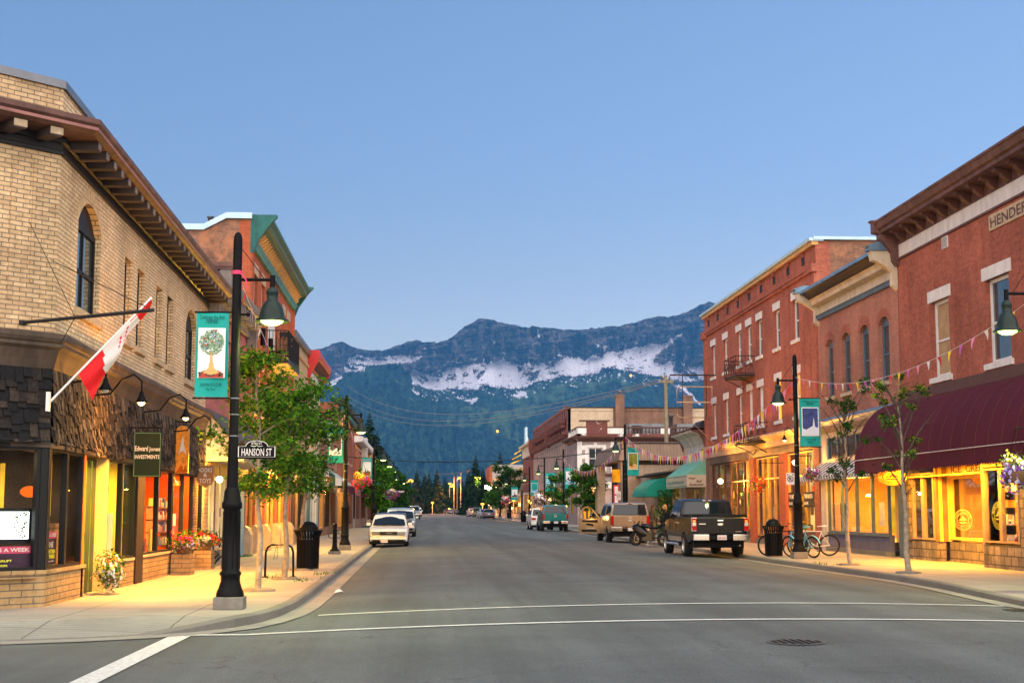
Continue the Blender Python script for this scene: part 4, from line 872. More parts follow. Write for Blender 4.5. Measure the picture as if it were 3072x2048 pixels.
b5=simple(FL,'cream_building','cream two storey building with bright red and rose cornice',71.55,80.0,8.3,M_['cream_boards'],[(72.6,73.4,5.0,7.0),(74.1,74.9,5.0,7.0),(75.6,76.4,5.0,7.0),(77.1,77.9,5.0,7.0),(78.5,79.3,5.0,7.0)],side=M_['cream_boards'],fm='tan_trim',gm='curtain_grey',trim=[([(0,8.7),(.15,8.7),(.3,8.9),(.5,9.1),(.62,9.25),(.62,9.5),(-.2,9.5),(-.2,8.7)],'red_paint',.02),([(0,8.25),(.06,8.25),(.06,8.7),(0,8.7)],'white_paint',0),([(0,8.0),(.14,8.0),(.14,8.2),(0,8.25)],'rose_trim',0)],shops=[(72.2,75.2,.9,2.8,2,['lit_warm','lit_dim'],'blue_trim'),(76,79.4,.9,2.8,2,['lit_warm','lit_yellow'],'white_frame')],base='blue_boards')
mb=MB()
for k in range(14): F.extr(mb,[(.15,8.75),(.25,8.75),(.4,8.95),(.56,9.1),(.15,9.1)],72+k*.56,72.12+k*.56,M_['bracket_wood'])
mb.build('cornice_bracket',b5)
for u in (71.45,79.85): mb=MB(); F.extr(mb,[(0,8.2),(.12,8.2),(.25,8.6),(.5,9.0),(.6,9.3),(.6,9.6),(0,9.6)],u,u+.25,M_['red_paint']); mb.build('cornice_end',b5)
b5b=simple(FL,'low_brick_shop','low brick shop with green and white striped awning',80.05,96.8,5.7,M_['red_brick_two'],[(82,83,3.9,5.1),(85,86,3.9,5.1),(88,89,3.9,5.1),(91,92,3.9,5.1)],3.3,M_['old_brick'],trim=[([(0,5.6),(.1,5.6),(.14,5.8),(-.2,5.8),(-.2,5.6)],'cap_metal',.02)],shops=[(81,84.5,.6,2.8,3,['lit_warm','lit_amber','lit_yellow'],'gold_trim'),(85.2,90,.6,2.8,3,['lit_dim','lit_yellow','room_brown'],'black_frame'),(91,96,.6,2.8,3,['lit_yellow'],'brown_trim')],base='brown_brick')
awning_prof(FL,b5b,84.5,93,[(0,4.1),(1.25,3.2)],M_['striped_green'],.15)
awning_prof(FL,b5b,83,94,[(1.27,3.1),(1.3,2.75)],M_['burgundy_canvas'],.1,ends=False)
b6=simple(FL,'brick_mural_building','dark red brick building with a blue and white mural on its side wall',96.9,119.5,8.9,M_['red_brick'],[(99+2.6*k,100+2.6*k,5.2,7.2) for k in range(7)],side=M_['red_brick'],trim=[([(0,8.75),(.4,8.75),(.45,8.95),(.45,9.15),(-.3,9.15),(-.3,8.75)],'dark_metal',.02),([(0,8.3),(.3,8.3),(.34,8.6),(0,8.6)],'teal_paint',0)],shops=[(98,106,.5,2.9,4,['lit_yellow','room_brown','lit_warm'],'gold_trim'),(107,118,.5,2.9,5,['lit_yellow','lit_amber','room_brown'],'brown_trim')],base='brown_brick')
mb=MB(); mat('mural_blue',(.10,.32,.50),.6,var=.2); mat('mural_grey',(.30,.38,.42),.6,var=.2)
def mur(pts,m,y): mb.poly([(x,y,z) for x,z in pts],M_[m])
mur([(-10,5.75),(-6.6,5.75),(-5.95,7.0),(-6.3,7.6),(-7.2,7.55),(-8.2,7.0),(-10,6.6)],'mural_grey',96.86)
mur([(-8.4,5.9),(-7,6.9),(-6.5,7.3),(-7.1,7.35),(-8,6.9),(-9,6.2)],'white_paint',96.85); mur([(-8.2,5.75),(-7.6,6.3),(-6.7,6.5),(-6.2,6.2),(-6.6,5.9),(-7.3,6.1),(-7.8,5.75)],'mural_blue',96.84); mur([(-6.6,6.8),(-6.1,7.1),(-6.2,7.4),(-6.7,7.1)],'mural_blue',96.84)
mb.build('mural',b6)
b7=simple(FL,'red_brick_bank','red brick corner building with broad white cornice across the side street',122.2,147,7.5,M_['orange_brick'],[(131+2.4*k,132.2+2.4*k,5.0,6.8) for k in range(6)],3.6,M_['orange_brick'],fm='black_frame',trim=[([(0,7.35),(.5,7.4),(.62,7.5),(.62,7.85),(-.3,7.9),(-.3,7.35)],'white_paint',.5),([(0,6.85),(.08,6.85),(.08,7.0),(0,7.0)],'tan_trim',.04)],shops=[(124,132,.8,2.9,4,['lit_amber','room_dark','room_brown','lit_yellow'],'brown_trim'),(133,145,.8,2.9,5,['lit_dim','lit_yellow','room_brown'],'brown_trim')],base='brown_brick')
mb=MB(); F.box(mb,122.3,133,7.9,8.6,-.4,-.1,M_['orange_brick']); F.box(mb,122.2,133.1,8.6,8.75,-.45,-.0,M_['white_paint']); mb.box(-17.9,-6.0,122.25,122.6,7.9,8.6,M_['orange_brick']); mb.box(-17.9,-5.9,122.2,122.65,8.6,8.75,M_['white_paint']); mb.build('parapet',b7)
mb=MB(); F.box(mb,133.2,135.4,3.2,8.3,-.1,.5,M_['stucco']); mb.build('pilaster',b7)
mb=MB(); S=sidefr(122.18); S.box(mb,-11,-10,4.8,6.6,-.0,.03,M_['dark_glass']); S.box(mb,-8.6,-7.6,4.8,6.6,-.0,.03,M_['dark_glass']); S.box(mb,-17.8,-5.9,0,.9,0,.05,M_['concrete_block']); mb.build('side_trim',b7)
awning_prof(FL,b7,133,143,[(0,4.3),(1.6,3.1)],M_['burgundy_canvas'],.2)
b8=simple(FL,'grey_gabled_shop','small shop with gold cornice behind the street trees',147.2,163,6.9,M_['old_brick'],[(149+3*k,150.2+3*k,4.2,5.8) for k in range(4)],3.3,trim=[([(0,6.6),(.5,6.7),(.6,7.0),(.6,7.3),(-.3,7.3),(-.3,6.6)],'gold_trim',.05)],shops=[(148,162,.6,2.9,5,['lit_amber','lit_yellow','room_brown'],'brown_trim')])
b9=simple(FL,'distant_brick_store','plain distant brick store half hidden by street trees',164,190,6.2,M_['brown_brick'],[(167+4*k,168.4+4*k,4.0,5.4) for k in range(5)],3.3,shops=[(165,189,.9,2.9,6,['lit_amber','lit_dim','room_brown','lit_yellow'],'brown_trim')])
# ------------------------------------------------------------------ RIGHT 1: red brick block with burgundy awning and ice cream shop
F=FRt
r1=thing('red_brick_block','two storey red brick block with brown cornice, white band and burgundy awning','building',(16,36,.15),world=True)
ya,yb=25.5,43.95
wins=[(39.65,41.1),(35.4,36.95),(31.2,32.7),(27.2,28.7)]
mb=MB(); ops=[(a,b,5.5,7.75) for a,b in wins]; F.wall(mb,ya,yb,5.05,10.1,ops,.25,M_['red_brick_three'])
for y in (ya,yb): mb.poly([(15,y,0),(15,y,10.1),(28,y,10.1),(28,y,0)],M_['old_brick'])
mb.poly([(15.1,ya,10),(15.1,yb,10),(28,yb,10),(28,ya,10)],M_['roofing']); mb.build('wall',r1)
for k,(a,b) in enumerate(wins):
    window(F,r1,a,b,5.5,7.75,-.17,M_['white_frame'],M_['sky_glass'] if k else M_['room_tan'],True,lintel=(M_['white_paint'],.18,.34),sill=(M_['white_paint'],.14,.16),fw=.1,curtain=(M_['curtain_grey'],[(0,.4)]))
mb=MB(); F.box(mb,ya,yb-.1,9.6,10.0,0,.025,M_['white_paint']); mb.build('white_band',r1)
mb=MB(); F.extr(mb,[(0,10.0),(.06,10.0),(.06,10.28),(.5,10.34),(.62,10.36),(.62,10.46),(.7,10.5),(.76,10.66),(.8,10.68),(.8,10.74),(-.3,10.8),(-.3,10.0)],ya,yb-.25,M_['cornice_brown']); F.extr(mb,[(0,9.52),(.06,9.52),(.06,9.58),(0,9.6)],ya,yb,M_['cornice_brown'])
mb.build('cornice',r1)
for k in range(20):
    u=ya+.3+k*.9; mb=MB(); F.extr(mb,[(.06,10.02),(.14,10.02),(.3,10.14),(.32,10.2),(.5,10.26),(.5,10.33),(.06,10.33)],u,u+.22,M_['brown_trim']); mb.build('cornice_bracket',r1)
mb=MB(); F.extr(mb,[(0,9.35),(.1,9.35),(.2,9.5),(.22,9.75),(.5,10.1),(.62,10.2),(.62,10.36),(.8,10.4),(.8,10.72),(.9,10.78),(0,10.86)],yb-.25,yb+.1,M_['cornice_brown']); mb.build('cornice_end',r1)
mb=MB(); F.box(mb,39.5,39.95,9.16,9.5,0,.03,M_['white_paint']); o=mb.build('vent',r1); g=MB()
for k in range(7): F.box(g,39.54,39.91,9.19+k*.042,9.205+k*.042,.03,.036,M_['dark_metal'])
g.build('slats',o,local=True)
mb=MB(); F.box(mb,32.6,36.45,9.0,9.42,0,.04,M_['sill_stone']); o=mb.build('name_plaque',r1); g=MB(); text(g,'HENDERSON',F.p(36.33,9.07,.045),(0,-1,0),(0,0,1),h=.28,w=3.55,m=M_['brown_trim'],bold=.015); g.build('lettering',o,local=True)
mb=MB(); F.box(mb,ya,yb,4.95,5.05,-.2,.12,M_['brown_trim']); F.box(mb,ya,yb,5.05,5.3,-.1,.05,M_['brown_trim']); mb.build('fascia',r1)
prof=[(.02,4.98)]+[(.02+1.45*math.sin(t),2.98+2.0*math.cos(t)) for t in [R(90)*k/12 for k in range(1,13)]]
awning_prof(F,r1,27,44.25,prof,M_['burgundy_canvas'],.2,label='burgundy quarter round awning with scalloped edge')
mb=MB(); mb.tube([F.p(27,3.18,1.48),F.p(44.2,3.18,1.48)],.012,4,M_['white_paint'])
for k in range(2,22):
    u=27+k*.82; mb.tube([F.p(u,z+.004,d+.006) for d,z in prof],.009,4,M_['brown_trim'],caps=False)
mb.build('awning_rib',r1)
# shop front: canted bay with stone base
mb=MB(); st=M_['field_stone']
F.box(mb,41.3,43.9,.1,.72,-.3,-.02,st); F.box(mb,37.0,41.3,.1,.72,-.75,-.40,st); F.box(mb,33.9,37.05,.1,.74,-.6,.28,st); F.box(mb,33.9,34.7,.74,2.9,-.5,.26,st); F.box(mb,43.4,43.9,.72,2.9,-.3,.05,st); F.box(mb,26,33.9,.1,3,-.3,0,M_['room_tan']); mb.build('stone_base',r1)
tw=M_['room_brown']; gd=M_['room_yellow']
shopfront(F,r1,41.4,43.35,.76,2.75,2,None,M_['room_tan'],-.05,post=.12)
FB=Fr((15.45,0),(0,1),(-1,0))
shopfront(FB,r1,37.2,41.25,.78,2.62,1,None,gd,-.02,post=.12,fw=.08)
shopfront(F,r1,34.75,37.0,.80,2.72,2,None,M_['room_tan'],.22,post=.1)
mb=MB(); F.box(mb,37.0,37.14,.72,2.95,-.6,.25,M_['room_tan']); F.box(mb,41.26,41.4,.72,2.95,-.5,-.02,M_['room_brown']); F.box(mb,41.24,41.26,.72,2.95,-.2,-.1,gd); F.box(mb,41.24,41.26,.72,2.95,-.45,-.36,gd); F.box(mb,37.0,44,2.62,2.66,-.45,.1,M_['room_cream'] if 0 else gd); mb.build('window_jamb',r1)
mb=MB(); FB.box(mb,37.15,41.25,2.64,3.05,-.1,.04,M_['room_cream']); o=mb.build('sign_board',r1); g=MB(); text(g,'ICE  CREAM',FB.p(41.0,2.72,.05),(0,-1,0),(0,0,1),h=.2,w=2.9,m=M_['brown_trim'],bold=.02); g.build('lettering',o,local=True)
mb=MB(); F.box(mb,34.6,37.0,2.76,3.0,.1,.25,M_['room_brown']); o=mb.build('sign_board',r1); g=MB(); text(g,'HOT CHOCOLATE',F.p(36.75,2.81,.256),(0,-1,0),(0,0,1),h=.15,w=2.0,m=M_['dark_wood'],bold=.02); g.build('lettering',o,local=True)
def logo(mb,c,rt,up,a,b,m1,m2,off):
    c=Vector(c); rt=Vector(rt); up=Vector(up); n=rt.cross(up)
    def P(x,y,o=0): return c+rt*x+up*y+n*o
    def ell(ra,rb,m,o,n_=28): mb.poly([P(ra*math.cos(t),rb*math.sin(t),o) for t in [2*math.pi*k/n_ for k in range(n_)]],m)
    def ring(r0,r1,m,o,n_=32):
        for k in range(n_):
            t,u=2*math.pi*k/n_,2*math.pi*(k+1)/n_; mb.poly([P(a*r0*math.cos(t),b*r0*math.sin(t),o),P(a*r1*math.cos(t),b*r1*math.sin(t),o),P(a*r1*math.cos(u),b*r1*math.sin(u),o),P(a*r0*math.cos(u),b*r0*math.sin(u),o)],m)
    if m1: ell(a,b,m1,off)
    ring(.94,.99,m2,off+.004); ring(.60,.65,m2,off+.004)
    for pts in ([(-.5,-.12),(-.3,.1),(-.2,.02),(0,.4),(.14,.16),(.2,.24),(.52,-.1),(.2,.02),(.1,-.1),(0,.12),(-.12,-.08),(-.25,0)],[(-.5,-.2),(.5,-.2),(.3,-.3),(-.3,-.3)]): mb.poly([P(x*a,y*b,off+.004) for x,y in pts],m2)
    def arctext(s,r,t0,t1,h,flip):
        for i,ch in enumerate(s):
            if ch==' ': continue
            t=t0+(t1-t0)*(i+.5)/len(s); x,y=a*r*math.cos(t),b*r*math.sin(t); tx,ty=(-a*math.sin(t),b*math.cos(t)); L=math.hypot(tx,ty); tx/=L;ty/=L
            if not flip: tx,ty=-tx,-ty
            r_=rt*tx+up*ty; u_=n.cross(r_); text(mb,ch,P(x,y,off+.005)-u_*h*.5,r_,u_,h=h,m=m2,align='C',bold=.02)
    arctext('ROCKY MOUNTAIN',.80,R(168),R(12),b*.24,False); arctext('CHOCOLATE FACTORY',.80,R(192),R(348),b*.17,True)
g=MB(); logo(g,FB.p(40.3,1.36,.0),(0,-1,0),(0,0,1),.72,.30,None,M_['room_cream'],.012); g.build('window_logo',r1)
g=MB(); logo(g,F.p(36.05,1.5,.24),(0,-1,0),(0,0,1),.42,.36,None,M_['lit_yellow'],.012); g.build('window_logo',r1)
# rooms
room(FB,r1,37.2,41.2,.5,2.7,2.2,M_['room_tan'],M_['room_tan'],100,(1,.36,.03))
room(F,r1,34.8,37.0,.5,2.76,1.6,M_['room_brown'],M_['room_tan'],110,(1,.46,.06),d0=.1)
room(F,r1,41.45,43.3,.5,2.76,2.0,M_['room_dark'],M_['room_tan'],25,(1,.6,.2))
mb=MB(); rs=random.Random(9)
for z in (.8,1.25,1.7,2.1): F.box(mb,34.9,36.9,z,z+.03,-.5,-.15,M_['gold_trim'])
for k in range(34):
    u=rs.uniform(34.9,36.7); z=rs.choice((.83,1.28,1.73,2.13)); F.box(mb,u,u+rs.uniform(.08,.22),z,z+rs.uniform(.08,.32),-.45,-.2,M_['goods_%d'%rs.choice([1,3,6,1,0])])
FB.box(mb,37.5,39.2,.5,1.15,-1.6,-1.3,M_['room_brown']); FB.box(mb,39.4,40.6,.5,1.9,-2.0,-1.7,M_['room_tan'])
for k in range(9): FB.box(mb,37.4+k*.35,37.46+k*.35,1.72,1.76,-1.9,-1.86,M_['lit_yellow'])
mb.build('display',r1)
for y,pw in ((39.0,300),(41.9,150),(36.2,160)): light('AREA',(14.25,y,2.92),pw,(1,.42,.03),.5,name='soffit_light',shape=1,size_y=2.2)
# ------------------------------------------------------------------ RIGHT 2: middle red brick with cream cornice
r2=thing('arched_window_building','red brick building with four arched windows, cream cornice and striped awning','building',(16,48,.15),world=True)
ya,yb=43.98,53.3
wins=[(44.95,46.05),(47.05,48.1),(49.2,50.25),(51.3,52.3)]
mb=MB(); F.wall(mb,ya,yb,4.9,8.95,[(a,b,5.8,7.95,.22) for a,b in wins],.28,M_['red_brick_two']); F.wall(mb,ya,yb,3.35,4.65,[(ya+.5,yb-.8,3.5,4.3)],.2,M_['cream_paint'])
mb.poly([(15,yb,0),(15,yb,9.6),(27,yb,9.6),(27,yb,0)],M_['old_brick']); mb.poly([(15,ya,9.6),(15,yb,9.6),(27,yb,9.6),(27,ya,9.6)],M_['roofing']); F.box(mb,ya,yb,8.95,9.6,-.3,0,M_['cream_paint']); mb.build('wall',r2)
for a,b in wins:
    window(F,r2,a,b,5.8,7.95,-.18,M_['blue_trim'],M_['sky_glass'],True,arch=.22,sill=(M_['sill_stone'],.08,.13),fw=.09)
for a,b in wins:
    mb=MB(); A1=F.arc(a-.05,b+.05,7.75,.24,10); A2=F.arc(a-.22,b+.22,7.75,.5,10)
    for i in range(10): mb.poly([F.p(*A1[i],.008),F.p(*A1[i+1],.008),F.p(*A2[i+1],.008),F.p(*A2[i],.008)],M_['red_brick_three'])
    mb.build('brick_arch',r2)
mb=MB(); F.extr(mb,[(0,8.82),(.1,8.82),(.12,8.92),(.16,8.98),(0,9.02)],ya,yb,M_['blue_trim']); F.extr(mb,[(.0,9.35),(.3,9.38),(.34,9.5),(.45,9.56),(0,9.6)],ya,yb,M_['cream_paint']); F.extr(mb,[(.0,9.6),(.4,9.6),(.62,9.78),(.7,9.8),(.7,9.86),(-.4,10.0),(-.4,9.6)],ya,yb,M_['dark_metal']); F.extr(mb,[(.7,9.8),(.76,9.8),(.74,9.92),(-.4,10.06),(-.4,10.0)],ya,yb,M_['blue_metal']); mb.build('cornice',r2)
for u in (ya-.02,yb-.28):
    mb=MB(); F.extr(mb,[(0,8.6),(.16,8.75),(.16,9.2),(.36,9.35),(.62,9.5),(.8,9.55),(.85,9.85),(0,9.85)],u,u+.3,M_['cream_paint']); F.extr(mb,[(0,9.86),(.95,9.86),(.9,9.96),(.98,10.02),(.6,10.15),(0,10.15)],u-.05,u+.36,M_['blue_metal']); mb.build('cornice_bracket',r2)
mb=MB(); F.extr(mb,[(0,4.6),(.1,4.6),(.35,4.72),(.42,4.86),(.3,4.98),(0,5.02)],ya,yb,M_['blue_metal']); F.extr(mb,[(.0,4.5),(.1,4.5),(.36,4.66),(.34,4.72),(0,4.7)],ya,yb,M_['tan_trim']); mb.build('belt_cornice',r2)
us=[ya+.5+(yb-ya-1.3)*i/7 for i in range(8)]
for a,b in zip(us,us[1:]): window(F,r2,a,b,3.5,4.3,-.1,M_['blue_trim'],M_['sky_glass'],False,fw=.05,name='transom_window')
aw_=awning_prof(F,r2,44.7,53.25,[(.02,3.38),(.85,2.86)],M_['striped_canvas'],.13,label='black and white striped awning with scalloped edge')
mb=MB(); F.box(mb,yb-.75,yb-.02,.1,3.4,-.2,.04,M_['stucco']); mb.build('pier',r2); mb=MB(); F.box(mb,ya,ya+.55,.1,3.4,-.2,.02,M_['blue_trim']); mb.build('pier',r2)
mb=MB(); F.box(mb,45.6,52.55,.3,.78,-.2,.0,M_['blue_ribs']); F.box(mb,45.6,52.55,.1,.3,-.2,.1,M_['kerb_stone']); F.box(mb,45.6,52.55,.78,.84,-.2,.05,M_['blue_trim']); mb.build('shop_base',r2)
shopfront(F,r2,45.6,52.55,.84,3.3,4,None,M_['blue_trim'],-.06)
room(F,r2,45.62,52.5,.6,3.2,2.6,M_['room_cream'],M_['room_yellow'],250,(1,.40,.035))
mb=MB(); F.box(mb,51.6,52.3,.85,1.9,-.5,-.4,M_['dark_wood']); F.box(mb,48.9,49.3,.8,3.2,-1.4,-1.2,M_['lit_yellow']); F.box(mb,46.4,48.6,.95,1.15,-2.5,-2.4,M_['white_paint']); F.box(mb,49.5,51.4,.95,1.15,-2.5,-2.4,M_['white_paint']); F.box(mb,47.0,47.5,1.1,1.9,-.35,-.32,M_['goods_1']); F.box(mb,45.75,46.5,1.2,2.6,-.9,-.85,M_['goods_3']); F.box(mb,47.2,47.5,.9,3.1,-1.9,-1.6,M_['room_brown']); mb.build('display',r2)
for y in (47,51): light('AREA',(14.5,y,2.8),60,(1,.44,.05),.4,name='soffit_light',size_y=2.0,shape=1)
# ------------------------------------------------------------------ RIGHT 3: three storey red brick
r3=thing('three_storey_brick_building','three storey dark red brick building with corbelled parapet and two iron balconies','building',(16,64,.15),world=True)
ya,yb=53.32,75.3
ys=[56.5,59.6,62.8,64.9,67.0,70.1,73.1]; hw=.5
ops=[(y-hw,y+hw,8.5,10.15) for y in ys]+[(y-hw,y+hw,5.4,7.12) for y in ys]
slt=[(ya+1.6+k*2.38,ya+2.05+k*2.38) for k in range(9)]
mb=MB(); F.wall(mb,ya,yb,4.9,11.95,ops,.24,M_['red_brick_three']); 
mb.poly([(15,ya,9),(15,ya,12.0),(29,ya,12.0),(29,ya,9)],M_['old_brick']); mb.poly([(14.99,ya-.012,8.8),(14.99,ya-.012,11.95),(15.55,ya-.012,11.95),(15.55,ya-.012,8.8)],M_['red_brick_three']); mb.poly([(15,yb,0),(15,yb,12),(29,yb,12),(29,yb,0)],M_['old_brick']); mb.poly([(15.2,ya,11.8),(15.2,yb,11.8),(29,yb,11.8),(29,ya,11.8)],M_['roofing'])
for a in (ya,yb-.55): F.box(mb,a,a+.55,4.9,10.9,0,.09,M_['red_brick_three'])
mb.build('wall',r3)
mb=MB(); F.box(mb,ya,yb,10.82,10.94,0,.10,M_['red_brick_three']); F.box(mb,ya,yb,10.94,11.02,0,.15,M_['red_brick_three']); F.box(mb,ya-.1,ya+.7,10.75,11.06,.0,.2,M_['red_brick_three']); F.box(mb,yb-.6,yb+.1,10.7,11.08,.0,.22,M_['red_brick_three']); mb.build('string_course',r3)
for a,b in slt:
    mb=MB(); F.box(mb,a,b,11.3,11.62,.0,.012,M_['dark_wood'])
    for k in range(3): F.box(mb,a-.02-.03*k,b+.02,11.62+k*.07,11.69+k*.07,0,.05+.04*k,M_['red_brick_three'])
    mb.build('corbel',r3)
mb=MB(); F.box(mb,ya-.05,yb+.05,11.8,11.95,-.1,.16,M_['ochre_paint']); F.extr(mb,[(-.3,11.95),(.26,11.95),(.28,12.06),(-.3,12.14)],ya-.1,yb+.1,M_['cap_blue']); mb.box(14.9,29,ya-.14,ya+.2,12.0,12.12,M_['cap_blue']); mb.build('parapet_cap',r3)
for k,y in enumerate(ys):
    lit=k<2
    window(F,r3,y-hw,y+hw,8.5,10.15,-.16,M_['white_frame'],M_['sky_glass'],lintel=(M_['white_paint'],.1,.32),sill=(M_['white_paint'],.12,.14),fw=.09,curtain=(M_['curtain_grey'],[(0,1)]))
    window(F,r3,y-hw,y+hw,5.4,7.12,-.16,M_['white_frame'],M_['lit_yellow'] if lit else M_['blind_white'] if k in(2,3) else M_['sky_glass'],lintel=(M_['white_paint'],.1,.32),sill=(M_['white_paint'],.12,.14),fw=.09)
def iron_balcony(par,u0,u1,z0,z1,D=.88):
    mb=MB(); m=M_['black_frame']; F.box(mb,u0,u1,z0-.06,z0,.0,D,m); o=mb.build('balcony_floor',par)
    mb=MB(); railing(mb,F,u0,u1,D,z0,z1,m,sp=.42,r=.012)
    n=int((u1-u0)/.42)
    def X_(a,b,fa,fb): mb.tube([fa(a,z0+.15),fb(b,z1-.12)],.009,4,m,caps=False); mb.tube([fa(a,z1-.12),fb(b,z0+.15)],.009,4,m,caps=False)
    for i in range(n):
        a=u0+(u1-u0)*i/n; b=u0+(u1-u0)*(i+1)/n; f=lambda u,z:F.p(u,z,D); X_(a,b,f,f); mb.torus(F.p((a+b)/2,(z0+z1)/2,D),.09,.009,'X',10,4,m)
    for u in (u0,u1):
        for i in range(3):
            a=D*i/3; b=D*(i+1)/3; f=lambda d,z:F.p(u,z,d); X_(a,b,f,f); mb.torus(F.p(u,(z0+z1)/2,(a+b)/2),.07,.009,'Y',10,4,m)
    mb.build('balcony_railing',par)
    mb=MB()
    for u in (u0+.15,u1-.15): mb.tube([F.p(u,z0-.06,D),F.p(u,z0-.25,D*.5),F.p(u,z0-.5,0)],.02,5,m)
    mb.build('balcony_bracket',par)
iron_balcony(r3,63.8,66.3,7.78,8.62); iron_balcony(r3,61.6,64.4,4.62,5.45)
mb=MB(); F.extr(mb,[(0,4.35),(.08,4.35),(.1,4.62),(.3,4.72),(.36,4.84),(.3,4.9),(0,4.95)],ya+.6,yb-.1,M_['tan_trim']); F.box(mb,ya,yb,4.0,4.35,-.3,.02,M_['fascia_bronze']); mb.build('belt_cornice',r3)
for q_ in ((ya,ya+.8,4.9,.06,'red_brick_three'),(yb-1.0,yb,4.3,.04,'brown_brick'),(58.6,59.7,4.0,.03,'orange_brick'),(64.3,65.2,4.0,.03,'orange_brick')): mb=MB(); F.box(mb,q_[0],q_[1],.1,q_[2],-.2,q_[3],M_[q_[4]]); mb.build('pier',r3)
mb=MB(); F.box(mb,ya,yb,.1,.35,-.2,.01,M_['kerb_stone']); mb.build('plinth',r3)
shopfront(F,r3,54.2,58.55,.8,3.95,3,[M_['lit_amber'],M_['lit_warm'],M_['lit_amber']],M_['gold_trim'],-.12,tr=3.0); 
mb=MB(); F.box(mb,54.2,58.55,.1,.8,-.2,-.02,M_['brown_trim']); mb.build('shop_base',r3)
shopfront(F,r3,59.8,64.2,.5,3.95,4,[M_['room_brown'],M_['lit_dim'],M_['room_brown'],M_['lit_amber']],M_['gold_trim'],-.12,tr=3.0); shopfront(F,r3,65.3,74.2,.7,3.95,6,[M_['lit_dim'],M_['room_brown'],M_['lit_dim']],M_['brown_trim'],-.12,tr=3.0)
for u,u1,u0 in ((55.9,56.0,54.5),(58.3,58.4,57.1)):
    mb=MB(); F.box(mb,u0,u1,1.75,2.35,-.055,-.03,M_['black_frame']); o=mb.build('window_sign',r3); g=MB(); text(g,'THE NORTH',F.p(u,2.1,-.025),(0,-1,0),(0,0,1),h=.17,w=1.2,m=M_['white_paint'],bold=.03); text(g,'BAR & STEAK' if 0 else 'BAR',F.p(u,1.85,-.025),(0,-1,0),(0,0,1),h=.12,w=.6,m=M_['white_paint'],bold=.03); g.build('lettering',o,local=True)
# empty sign frame hanging from a bar
t=thing('empty_sign_frame','empty metal sign frame hanging from a bar on the tall red building','sign frame',(14,74.0,5.5),world=True)
mb=MB(); y=72.5; X0,X1=12.95,14.98; mb.tube([(X0-.35,y,8.55),(15,y,8.55)],.04,6,M_['dark_metal'])
mb.tube([(X0-.2,y,8.55),(15,y,9.6)],.008,4,M_['dark_metal']); mb.build('bar',t)
mb=MB(); g_=M_['tan_trim']; mb.tube([(X1-.2,y,7.95),(X0+.1,y,7.95),(X0,y,7.8),(X0,y,6.5),(X0+.12,y,6.36),(X1-.2,y,6.36),(X1-.2,y,7.95)],.028,6,g_); mb.tube([(X0,y,7.15),(X1-.2,y,7.15)],.035,6,g_)
for x in (X0+.3,X1-.5): mb.tube([(x,y,8.55),(x,y,6.4)],.022,5,M_['dark_metal'])
mb.tube([(X0+.5,y,6.36),(14.98,y,4.9)],.012,4,g_); mb.build('frame',t)
# ------------------------------------------------------------------ RIGHT 4: small white restaurant
r4=thing('white_restaurant','small white building with curved parapet and green restaurant awning','building',(16,78,.15),world=True)
ya,yb=75.32,82
mb=MB(); F.box(mb,ya,yb,3.9,5.3,-.3,0,M_['stucco']); F.box(mb,ya,ya+.6,.1,5.5,-.3,.04,M_['gold_trim'] if 0 else M_['tan_trim']); F.box(mb,yb-.6,yb,.1,5.4,-.3,.04,M_['tan_trim']); F.box(mb,ya+.6,yb-.6,.1,.7,-.3,-.05,M_['brown_brick']); mb.poly([(15,ya,0),(15,ya,5.8),(25,ya,5.8),(25,ya,0)],M_['tan_block']); mb.poly([(15,yb,0),(15,yb,5.8),(25,yb,5.8),(25,yb,0)],M_['tan_block']); mb.poly([(15,ya,5.7),(15,yb,5.7),(25,yb,5.7),(25,ya,5.7)],M_['roofing']); mb.build('wall',r4)
mb=MB(); F.extr(mb,[(0,5.2),(.05,5.2),(.12,5.35),(.35,5.62),(.7,5.8),(.75,5.8),(.75,5.9),(0,5.95)],ya+.1,yb-.1,M_['stucco']); F.extr(mb,[(0,5.9),(.8,5.9),(.82,5.98),(0,6.05)],ya,yb,M_['brown_trim'])
for u in (ya,yb-.15): F.extr(mb,[(0,4.9),(.08,5.0),(.2,5.4),(.4,5.7),(.82,5.85),(.82,6.0),(0,6.0)],u,u+.16,M_['brown_trim'])
mb.build('cornice',r4); mb=MB(); F.extr(mb,[(-.2,6.03),(.25,6.03),(.25,6.25),(.1,6.42),(-.2,6.45)],ya+.4,ya+2.4,M_['dark_metal']); mb.build('roof_vent',r4)
awning_prof(F,r4,ya+.1,yb-.1,[(.02,4.3),(1.05,3.5)],M_['pale_green_canvas'],0,ends=True)
mb=MB(); F.box(mb,ya+.1,yb-.1,2.85,3.5,.9,1.06,M_['sign_cream']); mb.box(13.95,14.99,ya+.09,ya+.2,2.85,3.5,M_['sign_cream']); F.box(mb,ya+.08,yb-.08,3.42,3.46,1.06,1.075,M_['green_canvas']); F.box(mb,ya+.08,yb-.08,2.9,2.94,1.06,1.075,M_['green_canvas']); o=mb.build('awning_sign',r4)
g=MB(); text(g,'Ginger Beef Restaurant',F.p(81.4,3.05,1.08),(0,-1,0),(0,0,1),h=.3,w=5.2,m=M_['green_canvas'],shear=.15,bold=.005)
for i,(s_,x,z) in enumerate((('Ginger',14.02,3.27),('Beef',14.45,3.1),('Restaurant',14.06,2.92))): text(g,s_,(x,ya+.08,z),(1,0,0),(0,0,1),h=.15,w={'Ginger':.4,'Beef':.3,'Restaurant':.78}[s_],m=M_['brown_trim'],shear=.25,bold=.02)
g.build('lettering',o,local=True)
